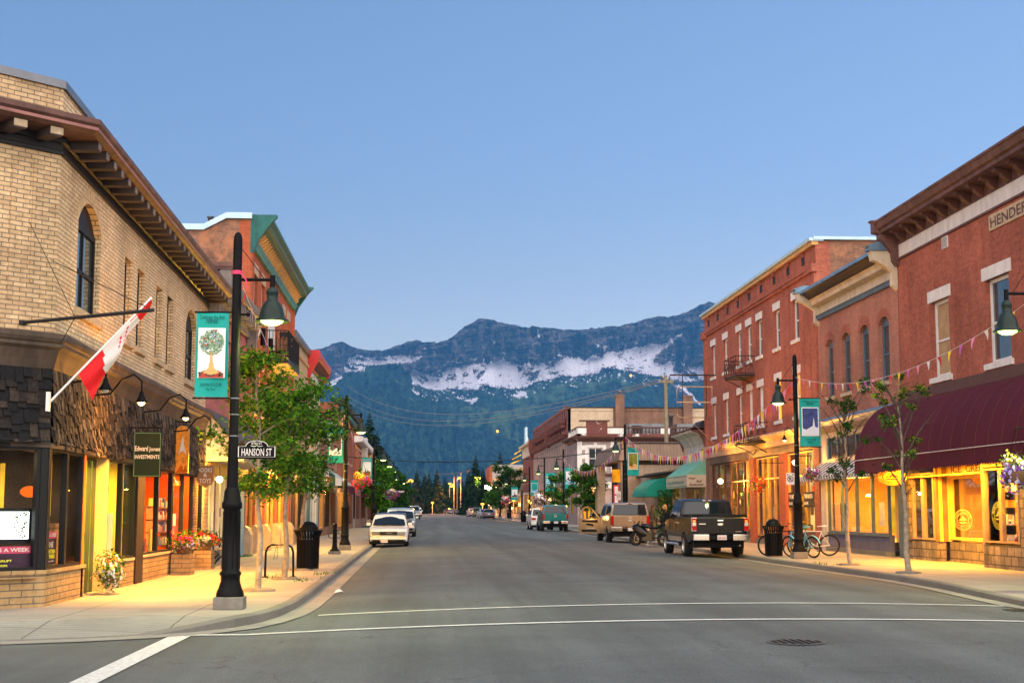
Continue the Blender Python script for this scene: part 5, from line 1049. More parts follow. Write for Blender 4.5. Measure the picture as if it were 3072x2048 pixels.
shopfront(F,r4,ya+.65,ya+2.6,.7,2.8,2,[M_['lit_dim'],M_['room_brown']],M_['tan_trim'],-.1); shopfront(F,r4,ya+3.4,yb-.65,.7,2.8,2,[M_['room_brown'],M_['lit_dim']],M_['tan_trim'],-.1); mb=MB(); F.box(mb,ya+2.65,ya+3.35,.15,2.5,-.2,-.1,M_['brown_trim']); mb.build('door',r4)
# ------------------------------------------------------------------ RIGHT 5: low building with brown ribbed mansard
r5=thing('low_brown_building','low tan brick building with brown ribbed mansard roof and green barrel awning','building',(16,100,.15),world=True)
mb=MB(); F.box(mb,82.05,96.9,.1,3.9,-.3,0,M_['grey_tan_brick']); F.box(mb,82.05,96.9,3.9,4.05,-.35,.06,M_['dark_metal']); mb.box(13.5,26,97,97.3,.1,5.05,M_['grey_tan_brick']); mb.box(13.4,13.85,97.0,98.6,.1,5.05,M_['grey_tan_brick']); mb.box(14.6,26,98.6,111,.1,5.05,M_['brown_brick']); mb.box(13.3,13.9,109.6,111,.1,5.05,M_['tan_block']); mb.box(14.4,27,82,97,3.85,3.9,M_['roofing']); mb.build('wall',r5)
mb=MB()
q=lambda x,y,z:(x,y,z)
A0,A1,A2,A3=(13.2,96.6),(27,96.6),(13.2,111.5),(27,111.5); t0,t1=(13.55,97.0),(13.55,111.2)
mb.poly([q(13.2,96.6,5.0),q(27,96.6,5.0),q(27,96.95,6.15),q(13.55,96.95,6.15)],M_['brown_ribs']); mb.poly([q(13.2,96.6,5.0),q(13.2,111.5,5.0),q(13.55,111.2,6.15),q(13.55,96.95,6.15)],M_['brown_ribs']); mb.poly([q(13.55,96.95,6.15),q(27,96.95,6.15),q(27,111.2,6.15),q(13.55,111.2,6.15)],M_['roofing']); mb.poly([q(13.2,96.6,5.0),q(27,96.6,5.0),q(27,111.5,5.0),q(13.2,111.5,5.0)],M_['dark_wood']); mb.box(13.5,27,96.9,97.0,6.15,6.22,M_['dark_metal']); mb.box(14.0,26,96.98,97.01,4.7,5.0,M_['dark_wood']); mb.build('mansard_roof',r5)
mb=MB(); n=10; pr=[(0,3.62)]+[(1.65*math.sin(R(90)*k/n),2.45+1.17*math.cos(R(90)*k/n)) for k in range(1,n+1)]
awning_prof(F,r5,86,91.5,pr,M_['green_canvas'],0,label='green quarter round awning')
mb=MB(); F.box(mb,91.6,92.2,3.3,3.7,0,1.0,M_['grey_trim']); mb.build('beam',r5)
shopfront(F,r5,83,85.5,.9,3.0,1,[M_['lit_dim']],M_['tan_trim'],.02,depth=.01); shopfront(F,r5,87,90.5,.5,2.6,2,[M_['room_dark'],M_['lit_dim']],M_['tan_trim'],.03,depth=.01)
# ------------------------------------------------------------------ RIGHT 6: museum
r6=thing('mauve_museum','mauve stuccoed corner museum with white quoins and peeling balustrade','building',(18,144,.3),world=True)
S=sidefr(139.8); ms=M_['mauve_stucco']
mb=MB(); S.wall(mb,15,30,0,8.5,[(16.1,17.5,5.7,7.7)],.25,ms); F.wall(mb,139.8,149,0,8.5,[(141,141.9,5.6,7.8),(143,143.9,5.6,7.8),(145,145.9,5.6,7.8),(147,147.9,5.6,7.8),(141,142.4,1.2,4),(144,147,1.2,4)],.25,ms); mb.poly([(15,139.8,8.6),(30,139.8,8.6),(30,149,8.6),(15,149,8.6)],M_['roofing']); mb.build('wall',r6)
window(S,r6,16.1,17.5,5.7,7.7,-.15,M_['white_paint'],M_['dark_glass'],fw=.09,mull=1)
mb=MB()
S.box(mb,15.75,16.08,5.5,8.0,0,.06,M_['white_paint']); S.box(mb,17.52,17.85,5.5,8.0,0,.06,M_['white_paint']); S.box(mb,16.08,17.52,7.72,8.0,0,.06,M_['white_paint']); S.box(mb,15.7,17.9,5.4,5.55,0,.12,M_['cream_paint']); S.box(mb,16.65,16.95,7.75,8.2,.06,.1,M_['white_paint']); mb.build('window_surround',r6)
for c_ in (0,1):
    mb=MB()
    for k in range(7):
        w_=.75 if k%2 else .45; S.box(mb,*((14.98,15+w_) if c_==0 else (18.4-w_*.2,18.85)),5.3+k*.44,5.3+k*.44+.438,0,.05,M_['white_paint'])
    mb.build('quoins',r6)
for o in [(141,141.9),(143,143.9),(145,145.9),(147,147.9)]: window(F,r6,o[0],o[1],5.6,7.8,-.15,M_['white_paint'],M_['sky_glass'],fw=.08)
for o in [(141,142.4),(144,147)]: window(F,r6,o[0],o[1],1.2,4,-.15,M_['brown_trim'],M_['lit_dim'],False,fw=.08)
mb=MB(); pf=[(0,8.3),(.15,8.35),(.2,8.5),(.6,8.6),(.7,8.75),(0,8.85)]
S.extr(mb,pf,14.5,30,M_['brown_trim']); F.extr(mb,pf,139.2,149,M_['brown_trim']); S.extr(mb,[(0,4.9),(.25,4.95),(.3,5.15),(0,5.2)],14.8,30,M_['brown_trim']); F.extr(mb,[(0,4.9),(.25,4.95),(.3,5.15),(0,5.2)],139.5,149,M_['brown_trim']); mb.build('cornice',r6)
mb=MB(); peel=brick('peeling_paint',(.17,.06,.05),(.16,.055,.045),(.17,.06,.05),2,2,.001,.2,patch=((.6,.62,.6),1.6,.60))
S.box(mb,15,30,8.85,9.1,-.3,.0,peel); S.box(mb,15,30,9.65,9.8,-.3,.02,M_['brown_trim'])
for a,b,m in ((15.0,15.9,'white_paint'),(18.0,19.6,'white_paint'),(23.3,24.2,'white_paint'),(27.8,28.7,'white_paint')): S.box(mb,a,b,9.1,9.65,-.3,.04,M_[m])
S.box(mb,15.9,18.0,9.1,10.3,-.35,.03,peel); S.box(mb,15.2,18.2,10.3,10.45,-.4,.1,M_['brown_trim']); F.box(mb,139.8,149,8.85,9.1,-.3,0,peel); F.box(mb,139.9,149,9.65,9.8,-.3,0,M_['brown_trim'])
for k in range(4): F.box(mb,140.5+2.4*k,141.2+2.4*k,9.1,9.65,-.3,.02,M_['white_paint'])
mb.build('parapet',r6)
mb=MB(); x=19.8
while x<29.5:
    if not (23.2<x<24.3 or 27.7<x<28.8): mb.lathe([(.08,9.1),(.05,9.15),(.12,9.28),(.06,9.45),(.05,9.55),(.09,9.65)],(x,139.95,0),6,M_['brown_trim'])
    x+=.34
o=mb.build('balusters',r6)
mb=MB(); S.box(mb,14.9,18.3,3.75,4.35,.25,.35,M_['white_paint']); o=mb.build('sign_board',r6); g=MB(); text(g,'Fernie',(15.2,139.42,4.12),(1,0,0),(0,0,1),h=.16,m=M_['dark_metal']); text(g,'MUSEUM',(15.1,139.42,3.83),(1,0,0),(0,0,1),h=.22,w=1.9,m=M_['dark_metal'],space=1.2); g.build('lettering',o,local=True)
mb=MB(); A_=S.arc(15.5,17.7,2.3,1.0,12); mb.poly([S.p(15.5,.3,.02)]+[S.p(u,z,.02) for u,z in A_]+[S.p(17.7,.3,.02)],M_['lit_amber'])
for (ua,za),(ub,zb) in zip(A_,A_[1:]): 
    pass
S.box(mb,15.8,17.4,.3,2.2,.03,.06,M_['brown_trim']); S.box(mb,16.0,16.5,.9,2.0,.07,.08,M_['lit_yellow']); S.box(mb,16.7,17.2,.9,2.0,.07,.08,M_['lit_yellow']); mb.build('door',r6)
light('POINT',(16.6,139.0,3.6),60,(1,.46,.08),.1,name='door_light')
# ------------------------------------------------------------------ RIGHT 7: long brown building
r7=thing('long_brown_building','long brown building with tall ribbed maroon parapet, tan side wall and two chimneys','building',(20,170,.4),world=True)
S=sidefr(149.05); mp=M_['maroon_paint']; mat('parapet_maroon',(.25,.12,.11),.6,var=.25)
mb=MB(); S.box(mb,15,19.8,5,12.3,-.3,0,M_['tan_block']); S.box(mb,19.8,28,5,12.3,-.3,-.01,M_['brown_brick']); S.box(mb,28,36,5,12.3,-.3,0,M_['tan_block'])
ops=[(150.5+3.2*k,152.6+3.2*k,5.4,8.8) for k in range(14)]
F.wall(mb,149.05,197,5.0,9.6,ops,.3,M_['mauve_stucco']); F.box(mb,149.05,197,9.6,12.2,-.3,.02,M_['parapet_maroon']); F.box(mb,149.05,197,0,1.0,-.3,.02,M_['mauve_stucco']); F.box(mb,149.05,197,4.2,5.0,-.3,.04,M_['mauve_stucco']); mb.poly([(15,149,12),(36,149,12),(36,197,12),(15,197,12)],M_['roofing']); mb.build('wall',r7)
mb=MB(); S.box(mb,14.9,36,12.3,12.42,-.35,.06,M_['dark_metal']); F.box(mb,149,197,12.2,12.32,-.35,.08,mp); mb.build('coping',r7)
for a,b,c,e in ops: window(F,r7,a,b,c,e,-.2,M_['tan_trim'],M_['green_boards'] if int(a)%3==0 else M_['dark_glass'],False,mull=1,fw=.1)
for k in range(21):
    u=149.5+k*2.3; mb=MB(); F.box(mb,u,u+.22,9.6,12.32,.02,.12,mp); F.box(mb,u-.05,u+.27,12.32,12.6,-.1,.12,mp); mb.build('parapet_rib',r7)
mb=MB(); F.extr(mb,[(0,9.4),(.5,9.5),(.65,9.7),(.4,9.85),(0,9.9)],149.1,197,mp)
for k in range(40): u=149.6+k*1.19; F.box(mb,u,u+.4,9.2,9.5,.05,.55,mp)
mb.build('cornice',r7)
for a,b in ((150.5,170),(173.5,193)):
    mb=MB(); F.extr(mb,[(.12,10.6),(.6,10.7),(.75,10.9),(.75,11.0),(.5,11.05),(.12,11.35)],a,b,mp)
    n=int((b-a)/1.1)
    for k in range(n): F.box(mb,a+k*1.1,a+.3+k*1.1,10.3,10.75,.12,.6,mp)
    mb.build('sign_canopy',r7)
for a,z in ((171,9.0),(196.4,8.6)):
    mb=MB(); F.extr(mb,[(0,z),(.4,z+.2),(.7,z+1.4),(.7,z+2.6),(0,z+2.8)],a,a+.6,mp); mb.build('console',r7)
for x in (20.0,27.2):
    mb=MB(); S.box(mb,x,x+.95,5,13.5,0,.5,M_['brown_brick']); S.box(mb,x-.07,x+1.02,13.5,13.65,-.05,.56,M_['brown_brick']); 
    if x<22: mb.lathe([(.2,13.6),(.2,14.0),(.28,14.0),(.28,14.06),(.1,14.2)],(x+.48,148.8,0),8,M_['cap_metal'])
    mb.build('chimney',r7)
shopfront(F,r7,150,196,1.0,4.2,16,[M_['room_brown'],M_['lit_dim'],M_['dark_glass'],M_['room_brown'],M_['lit_amber'],M_['room_dark']],M_['tan_trim'],-.1)
t=thing('rooftop_units','two grey rooftop air units behind the balustrade','air unit',(22,143,9),world=True)
mb=MB(); mb.box(20.6,24.6,143,145,8.7,10.3,M_['cap_metal']); mb.box(20.9,21.9,142.97,143,9.3,10.1,M_['dark_metal']); mb.build('housing',t); mb=MB(); mb.box(25.5,28.6,143,145,8.7,10.3,M_['cap_metal']); mb.box(27.2,28.2,142.97,143,9.3,10.1,M_['dark_metal']); mb.lathe([(.2,8.7),(.2,11.0),(.3,11.0),(.3,11.2)],(24.9,143,0),8,M_['cap_metal']); mb.build('housing',t)
# ------------------------------------------------------------------ further right
r8=simple(FRt,'distant_red_brick_building','distant red brick building with deep cream cornice band',197.1,218,9.3,M_['red_brick'],[(198.5+2.9*k,199.6+2.9*k,5.5,7.8) for k in range(7)],4.2,sgn=1,depth=14,trim=[([(0,9.3),(.1,9.3),(.15,10.7),(.6,10.8),(.7,11.0),(.6,11.15),(-.2,11.2),(-.2,9.3)],'cream_paint',.1)],shops=[(198,217,1,3.9,7,['lit_amber','room_brown','lit_yellow'],'tan_trim')],base='cream_paint')
mb=MB(); mb.box(14.6,14.9,207,210,11.2,13.6,M_['cap_blue']); mb.tube([(15,206,11.2),(14.8,208,13)],.06,4,M_['white_paint']); mb.build('roof_sign',r8)
mb=MB(); mb.hexa([(13,219,4.2),(15,219,4.6),(15,222,4.6),(13,222,4.2),(13,219,4.6),(15,219,5.4),(15,222,5.4),(13,222,4.6)],M_['grey_trim']); mb.build('porch',r8)
r9=simple(FRt,'glowing_corner_shop','far grey block building lit yellow along its shop front',317,352,11.6,M_['orange_brick'],[(320+5*k,322+5*k,7,9.4) for k in range(6)],4.6,M_['concrete_block'],sgn=1,depth=9,shops=[(318,350,1,4.2,6,['lit_hot','lit_yellow'],'tan_trim')])
mb=MB(); S=sidefr(316.95); S.box(mb,15.2,17.6,4.6,7.0,0,.05,M_['lit_yellow']); S.box(mb,18.3,20.4,4.2,7.8,0,.05,M_['sign_glow']); S.box(mb,16.5,24,.8,3.6,0,.05,M_['lit_yellow']); S.box(mb,21.5,23.5,8.2,10.3,0,.05,M_['lit_yellow']); mb.build('lit_window',r9)
t=thing('glowing_tee_sign','tall glowing white sign shaped like a letter T beside the far shop','sign',(13.3,300,.4),world=True)
mb=MB(); mb.box(12.6,14.4,300,300.4,6.0,6.75,M_['sign_glow']); mb.box(13.3,13.85,300,300.4,2.6,6.0,M_['sign_glow']); mb.build('sign_face',t); mb=MB(); mb.tube([(13.6,300.5,.4),(13.6,300.5,6.2)],.1,6,M_['dark_metal']); mb.build('post',t)
r10=simple(FRt,'dim_far_building','far low building with gold lit trim behind a street tree',222,300,7.8,M_['grey_tan_brick'],[(226+7*k,229+7*k,5,6.6) for k in range(9)],4.2,sgn=1,depth=14,shops=[(224,298,.9,3.9,16,['lit_yellow','lit_amber','room_brown','lit_warm'],'tan_trim')],trim=[([(0,7.7),(.5,7.8),(.5,8.1),(-.2,8.1),(-.2,7.7)],'gold_trim',.1)])
mb=MB(); S=sidefr(221.95); 
for k in range(3): mb.hexa([(13.3+.3*k,221.8,8.6+k*.75),(15,221.8,9.3+k*.75),(15,222.1,9.3+k*.75),(13.3+.3*k,222.1,8.6+k*.75),(13.3+.3*k,221.8,8.8+k*.75),(15,221.8,9.5+k*.75),(15,222.1,9.5+k*.75),(13.3+.3*k,222.1,8.8+k*.75)],M_['lit_yellow'])  # slanting eave bars glow themselves, lamp light put into their colour
mb.box(12.8,15,222,224,7.6,8.0,M_['grey_trim']); mb.build('glowing_canopy',r10)
# ------------------------------------------------------------------ street furniture
mat('lamp_black',(.007,.007,.008),.45,0,spec=.07,var=.3,vs=6,obj=True); mat('lamp_green',(.015,.028,.024),.4,0,spec=.2,var=.2,obj=True); mat('plinth_concrete',(.18,.165,.145),.9,var=.25,vs=6,bump=.4,obj=True)
mat('banner_teal',(.012,.34,.30),.6,var=.08,vs=2,obj=True); mat('banner_white',(.78,.80,.76),.6,var=.05,obj=True); mat('ribbon_pink',(.75,.06,.16),.6,var=.1)
def proto_lamp():
    t=thing('street_lamp','x','street lamp'); L=M_['lamp_black']
    mb=MB(); mb.box(-.225,.225,-.225,.225,0,.19,M_['plinth_concrete']); mb.build('plinth',t,bevel=.015)
    mb=MB(); mb.lathe([(.212,.19),(.212,.23),(.20,.27),(.175,.32),(.145,.42),(.145,.5),(.165,.52),(.165,.55),(.135,.58),(.125,1.5),(.155,1.53),(.155,1.60),(.135,1.63),(.12,1.78),(.09,1.84)],n=16,m=L)
    for k in range(10):
        a=k*math.pi/5; mb.tube([(.128*math.cos(a),.128*math.sin(a),.6),(.122*math.cos(a),.122*math.sin(a),1.48)],.014,4,L,caps=False)
    mb.build('base',t)
    mb=MB(); mb.lathe([(.088,1.8),(.075,2.6),(.070,5.66),(.066,5.74),(.045,5.80),(.001,5.83)],n=14,m=L); mb.build('pole',t)
    mb=MB()
    for z in (2.02,2.62,2.95,3.2): mb.lathe([(.0765,z),(.0765,z+.018)],n=14,m=M_['cap_metal'],caps=False)
    mb.build('strap',t)
    mb=MB(); mb.tube([(.05,0,5.07),(.55,0,5.07)],.026,8,L); mb.tube([(.55,0,5.14),(.55,0,4.93)],.042,10,L); mb.tube([(.07,0,5.55),(.42,0,5.09)],.006,4,L); mb.tube([(.06,0,4.52),(.17,0,4.52)],.02,6,L); mb.sphere((.18,0,4.52),.035,L,6); mb.build('arm',t)
    mb=MB(); mb.lathe([(.045,4.95),(.09,4.91),(.10,4.86),(.092,4.85),(.085,4.75),(.093,4.74),(.13,4.70),(.175,4.61),(.195,4.52),(.20,4.48),(.268,4.42),(.272,4.41),(.26,4.405),(.195,4.45),(.16,4.45)],(.55,0,0),20,M_['lamp_green'],caps=False); mb.build('lamp_shade',t)
    mb=MB(); mb.lathe([(.18,4.45),(.17,4.40),(.10,4.36),(.001,4.35)],(.55,0,0),16,M_['bulb_green'],caps=False); mb.build('lens',t)
    return t
pl_=proto_lamp()
LAMPS=[(-2.95,22.2,0,1.0,'nearest street lamp on the left pavement, with red ribbon and street name sign',110),(-2.98,54.2,0,1.0,'left street lamp behind the black bollard, second from the camera',80),(-3.0,84.5,0,1.0,'left street lamp beside the brick mural building',50),(-2.95,97.5,0,1,'left lamp just past the mural building with orange banner',50),(-2.95,111,0,1,'left lamp at the side street corner with pale blue banner',40),(-3.3,141,0,1,'left lamp beyond the side street among trees',20),(-3.0,166,0,1,'left lamp far along by the leafy trees',10),(-3.2,205,0,1,'farthest lamp on the left pavement',0),
(11.59,43.9,math.pi,1.09,'right street lamp behind the parked bicycles',90),(11.42,25.8,math.pi,1.09,'lamp at the right edge with only its shade in view',120),(11.5,81.5,math.pi,1.1,'right lamp in front of the green awning building',50),(11.0,113,math.pi,1.08,'right lamp in front of the mauve museum',60),(10.95,130.5,math.pi,1.08,'right lamp beside the long brown building parapet',40),(11.6,158,math.pi,1.06,'right lamp before the distant red brick building',30),(11.2,187,math.pi,1.06,'right lamp next to the far street tree',20),(11.4,216,math.pi,1.05,'farthest right lamp before the glowing shop',10)]
for k,(x,y,rz,s,lb,pw) in enumerate(LAMPS):
    z=sz(y)
    if k==0: o=pl_; o.location=(x,y,z); o.rotation_euler=(0,0,rz); o['label']=lb; o['group']='black pole street lamps'
    else: o=dup(pl_,lb,(x,y,z),rz,(1,1,s),'black pole street lamps')
    if pw: light('SPOT',(x+.55*math.cos(rz),y,z+4.34*s),pw*3.0,(.95,1,.35),.15,150,name='street_light')
light('POINT',(-2.4,22.2,4.40),25,(.8,1,.12),.1,name='street_light'); light('POINT',(10.87,25.8,4.83),25,(.8,1,.12),.1,name='street_light')
mb=MB(); mb.tube([(-2.95,22.2,5.30),(-2.95,22.2,5.36)],.078,12,M_['ribbon_pink']); mb.tube([(-2.88,22.13,5.3),(-2.8,22.1,5.2),(-2.78,22.1,5.05)],.012,4,M_['ribbon_pink']); tag(mb.build('ribbon'),'pink ribbon tied round the nearest left lamp pole','ribbon')
# banners
def banner(x,y,side,zt,w,h,label,art,words=None,seed=0):
    """side -1: hangs to the left of the pole"""
    t=thing('banner',label,'banner',(x,y,zt-h),world=True,group='teal arts banners on the lamp poles'); rs=random.Random(seed)
    x0=x+side*.11; x1=x0+side*w; a,b=min(x0,x1),max(x0,x1); yy=y-.02
    mb=MB(); n=8
    def wv(u,v): return yy+.018*math.sin(u*5+v*3+seed)*(.3+v)
    for i in range(n):
        for j in range(12):
            P=[(i,j),(i+1,j),(i+1,j+1),(i,j+1)]
            mb.poly([(a+(b-a)*p/n,wv(p/n,q/12),zt-h*q/12) for p,q in P],M_['banner_teal'],True)
    mb.build('cloth',t)
    mb=MB()
    for z in (zt+.0,zt-h-.02): mb.tube([(x+side*.06,yy,z),(x1+side*.03,yy,z)],.014,6,M_['lamp_black'])
    mb.build('rod',t)
    W=b-a; X=lambda u:a+W*u; Z=lambda v:zt-h*v; yf=yy-.045
    mb=MB(); art(mb,X,Z,yf,rs,W,h); mb.build('picture',t)
    if words:
        mb=MB()
        for s,v,hh,ww in words: text(mb,s,(X(.5),yf,Z(v)),(1,0,0),(0,0,1),h=hh,w=ww*W if ww else None,m=M_['lamp_black'],shear=.25,align='C')
        mb.build('lettering',t)
    return t
def pnl(mb,X,Z,y,u0,u1,v0,v1,m): mb.poly([(X(u0),y,Z(v1)),(X(u1),y,Z(v1)),(X(u1),y,Z(v0)),(X(u0),y,Z(v0))],m)
def blob(mb,cx,cz,y,r,m,n=7,sx=1,rs=rnd): mb.poly([(cx+sx*r*math.cos(2*math.pi*k/n)*rs.uniform(.8,1.1),y,cz+r*math.sin(2*math.pi*k/n)*rs.uniform(.8,1.1)) for k in range(n)],m)
mat('art_green',(.16,.30,.17),.7,var=.1); mat('art_dkgreen',(.03,.10,.05),.7,var=.1); mat('art_skin',(.62,.38,.14),.7,var=.1); mat('art_red',(.45,.06,.04),.7,var=.1); mat('art_night',(.05,.07,.22),.7,var=.4,vs=6); mat('art_snow',(.62,.66,.76),.7,var=.1); mat('art_purple',(.12,.06,.12),.7,var=.4,vs=8); mat('art_sky',(.25,.50,.75),.7,var=.2,vs=4); mat('art_olive',(.22,.24,.04),.7,var=.4,vs=6)
def art_tree(mb,X,Z,y,rs,W,h):
    pnl(mb,X,Z,y+.01,.08,.92,.19,.78,M_['banner_white'])
    for k in range(420):
        a=rs.uniform(0,6.28); r=math.sqrt(rs.random()); u=.5+.37*r*math.cos(a); v=.36+.145*r*math.sin(a)
        blob(mb,X(u),Z(v),y-.0002*k*.02,.011,M_['art_green'] if rs.random()<.8 else M_['art_dkgreen'],5,rs=rs)
    for k in range(16):
        a=rs.uniform(0,6.28); r=math.sqrt(rs.random()); blob(mb,X(.5+.32*r*math.cos(a)),Z(.36+.12*r*math.sin(a)),y-.004,.014,M_[rs.choice(['art_red','art_sky','banner_white','art_skin'])],6,rs=rs)
    for (u,v) in ((.28,.31),(.62,.215),(.36,.385)): mb.poly([(X(u-.05),y-.006,Z(v)),(X(u+.06),y-.006,Z(v-.008)),(X(u+.02),y-.006,Z(v+.014)),(X(u-.02),y-.006,Z(v+.014))],M_['art_red'])
    mb.poly([(X(.46),y,Z(.57)),(X(.54),y,Z(.57)),(X(.52),y,Z(.5)),(X(.6),y,Z(.45)),(X(.5),y,Z(.475)),(X(.4),y,Z(.45)),(X(.47),y,Z(.5))],M_['art_skin'])
    mb.poly([(X(.12),y,Z(.775)),(X(.88),y,Z(.775)),(X(.86),y,Z(.72)),(X(.7),y,Z(.69)),(X(.3),y,Z(.69)),(X(.14),y,Z(.72))],M_['art_red'])
    for k in range(26): blob(mb,X(rs.uniform(.14,.86)),Z(rs.uniform(.71,.77)),y-.002,.013,M_[rs.choice(['art_dkgreen','art_purple','art_red'])],6,1.8,rs)
    mb.poly([(X(.24),y-.003,Z(.72)),(X(.42),y-.003,Z(.66)),(X(.44),y-.003,Z(.60)),(X(.56),y-.003,Z(.60)),(X(.58),y-.003,Z(.66)),(X(.76),y-.003,Z(.72)),(X(.5),y-.003,Z(.745))],M_['art_skin']); blob(mb,X(.5),Z(.585),y-.004,.024,M_['art_skin'],8,rs=rs)
def art_fill(c1,c2,c3,trees=3,v0=.2,v1=.78):
    def f(mb,X,Z,y,rs,W,h):
        pnl(mb,X,Z,y+.012,.09,.91,v0-.01,v1+.01,M_['banner_white']); pnl(mb,X,Z,y+.008,.13,.87,v0+.01,v1-.01,M_[c1])
        mb.poly([(X(.13),y+.004,Z(v1-.01)),(X(.87),y+.004,Z(v1-.01)),(X(.87),y+.004,Z(v1-.16)),(X(.6),y+.004,Z(v1-.2)),(X(.3),y+.004,Z(v1-.12)),(X(.13),y+.004,Z(v1-.15))],M_[c2])
        for k in range(trees):
            u=rs.uniform(.22,.78); vb=v1-rs.uniform(.08,.16); ht=rs.uniform(.14,.32)
            for q in range(4): mb.poly([(X(u-.09+.02*q),y-.001*q,Z(vb-ht*q*.22)),(X(u+.09-.02*q),y-.001*q,Z(vb-ht*q*.22)),(X(u),y-.001*q,Z(vb-ht*(q*.22+.36)))],M_[c3])
    return f
Wd=[('Celebrate the Arts',.085,.062,.76),('FERNIE',.135,.062,.36)]
banner(-2.95,22.2,-1,4.70,.50,1.32,'teal banner with a fruit tree above a seated yoga figure, nearest left lamp',art_tree,Wd+[('SLAVKA KOLESAR',.875,.05,.66),('"Fig Tree"',.925,.05,.3)],1)
banner(-2.98,54.2,-1,4.75,.56,1.35,'teal banner with a dark purple woodland picture, second left lamp',art_fill('art_purple','art_snow','art_dkgreen',2),Wd,2)
banner(-3.0,84.5,-1,4.7,.6,1.35,'teal banner with a white picture of grey and red shapes',art_fill('banner_white','art_red','art_dkgreen',2),None,3)
banner(-2.95,97.5,-1,4.7,.6,1.35,'teal banner with an orange autumn picture',art_fill('goods_6','art_purple','art_red',3),None,4)
banner(-2.95,111,-1,4.7,.6,1.35,'teal banner with a pale blue picture near the side street',art_fill('art_sky','banner_white','art_green',1),None,5)
banner(11.59,43.9,1,5.12,.66,1.5,'teal banner with a snowy night spruce, beside the right lamp and bicycles',art_fill('art_night','art_snow','art_snow',1),Wd+[('KATHY STEAD',.885,.055,.5),('"Moonshadow"' if 0 else '"Ride"',.935,.05,.3)],6)
banner(11.5,81.5,1,5.2,.68,1.6,'teal banner with a yellow tree and river picture by the green awning',art_fill('art_olive','art_skin','lit_dim',2),Wd,7)
banner(11.0,113,1,5.0,.9,1.7,'teal banner half hidden by the street tree at the museum',art_fill('banner_white','art_sky','art_purple',2),None,8)
banner(10.95,130.5,1,5.0,.9,1.7,'teal banner with green spruces under a pale sky',art_fill('art_sky','art_green','art_dkgreen',4),None,9)
banner(11.6,158,1,4.9,.9,1.7,'plain looking teal banner beside the long brown building',art_fill('banner_teal','art_sky','art_dkgreen',1),None,10)
banner(11.2,187,1,4.6,.9,1.7,'teal banner with grey figure picture before the glowing shop',art_fill('banner_white','art_purple','art_purple',2),None,11)
# street name signs
def street_sign(x,y,z,words,label,small='6TH ST'):
    t=thing('street_sign',label,'street sign',(x,y,z),world=True); L=M_['lamp_black']
    w,h=.57,.17; yy=y-.06
    def outl(s,o):
        W=w*s/2; cx=x+.08+w/2; pts=[(-W,-h/2*s),(W,-h/2*s),(W,h/2*s*.9),(W*.66,h/2*s*.95)]
        pts+=[(W*.6*math.cos(a),h/2*s+.085*s*math.sin(a)) for a in [R(180)*k/8 for k in range(0,9)]]+[(-W*.66,h/2*s*.95),(-W,h/2*s*.9)]
        return [(cx+a,yy-o,z+.1+b) for a,b in pts]
    mb=MB(); o=outl(1,0); bk=[(p[0],p[1]+.012,p[2]) for p in o]; mb.poly(outl(1,0),M_['white_paint']); mb.poly(bk[::-1],L)
    for a,b,c,d in zip(o,o[1:]+o[:1],bk[1:]+bk[:1],bk): mb.poly([a,b,c,d],L)
    mb.poly(outl(.95,.003),L); mb.box(x+.03,x+.09+w,yy,yy+.02,z-.015,z+.012,L); mb.build('plate',t)
    mb=MB(); cx=x+.08+w/2
    text(mb,words,(cx,yy-.007,z+.035),(1,0,0),(0,0,1),h=.115,w=.46,m=M_['white_paint'],align='C',bold=.01); text(mb,small,(cx,yy-.007,z+.205),(1,0,0),(0,0,1),h=.04,w=.16,m=M_['white_paint'],align='C',bold=.01)
    mb.tube([(cx-.09,yy-.007,z+.185),(cx-.03,yy-.007,z+.175),(cx,yy-.007,z+.195),(cx+.03,yy-.007,z+.175),(cx+.09,yy-.007,z+.185)],.004,4,M_['white_paint']); mb.build('lettering',t)
    return t
street_sign(-2.95,22.2,2.44,'HANSON ST','black and white street name sign on the nearest left lamp')
t=thing('street_sign','second street name plate turned away behind the first one','street sign',(-2.95,22.2,2.5),world=True); mb=MB(); mb.poly([(-2.87,22.2,2.5),(-2.83,22.8,2.5),(-2.83,22.8,2.66),(-2.84,22.65,2.72),(-2.86,22.35,2.72),(-2.87,22.2,2.66)],M_['lamp_black']); mb.build('plate',t)
t=thing('street_sign','distant street name plate on the left past the side street','street sign',(-2.95,118,2.7),world=True); mb=MB(); mb.box(-2.9,-1.5,118,118.05,2.95,3.3,M_['lamp_black']); mb.build('plate',t); mb=MB(); text(mb,'5TH STREET',(-2.2,117.98,3.05),(1,0,0),(0,0,1),h=.16,w=1.1,m=M_['white_paint'],align='C',bold=.02); mb.build('lettering',t)
# no parking plate
t=thing('no_parking_sign','small white no parking sign on the right lamp pole','traffic sign',(11.5,43.7,2.6),world=True)
mb=MB(); mb.box(11.20,11.46,43.74,43.75,2.42,2.78,M_['white_paint']); mb.build('plate',t,bevel=.01); mb=MB(); mb.torus((11.33,43.735,2.60),.085,.010,'Y',20,4,M_['lamp_black']); mb.tube([(11.27,43.735,2.66),(11.39,43.735,2.54)],.008,4,M_['lamp_black']); text(mb,'P',(11.33,43.733,2.55),(1,0,0),(0,0,1),h=.10,m=M_['lamp_black'],align='C',bold=.03)
for x in (11.25,11.41): mb.box(x-.015,x+.015,43.73,43.738,2.71,2.75,M_['lamp_black'])
mb.build('symbol',t)
t=thing('no_parking_sign','small white sign low on the lamp pole by the green awning','traffic sign',(11.3,81.3,2.4),world=True); mb=MB(); mb.box(10.95,11.2,81.3,81.33,2.2,2.7,M_['white_paint']); mb.build('plate',t); mb=MB(); mb.torus((11.07,81.28,2.45),.08,.012,'Y',14,4,M_['art_red']); mb.build('symbol',t)
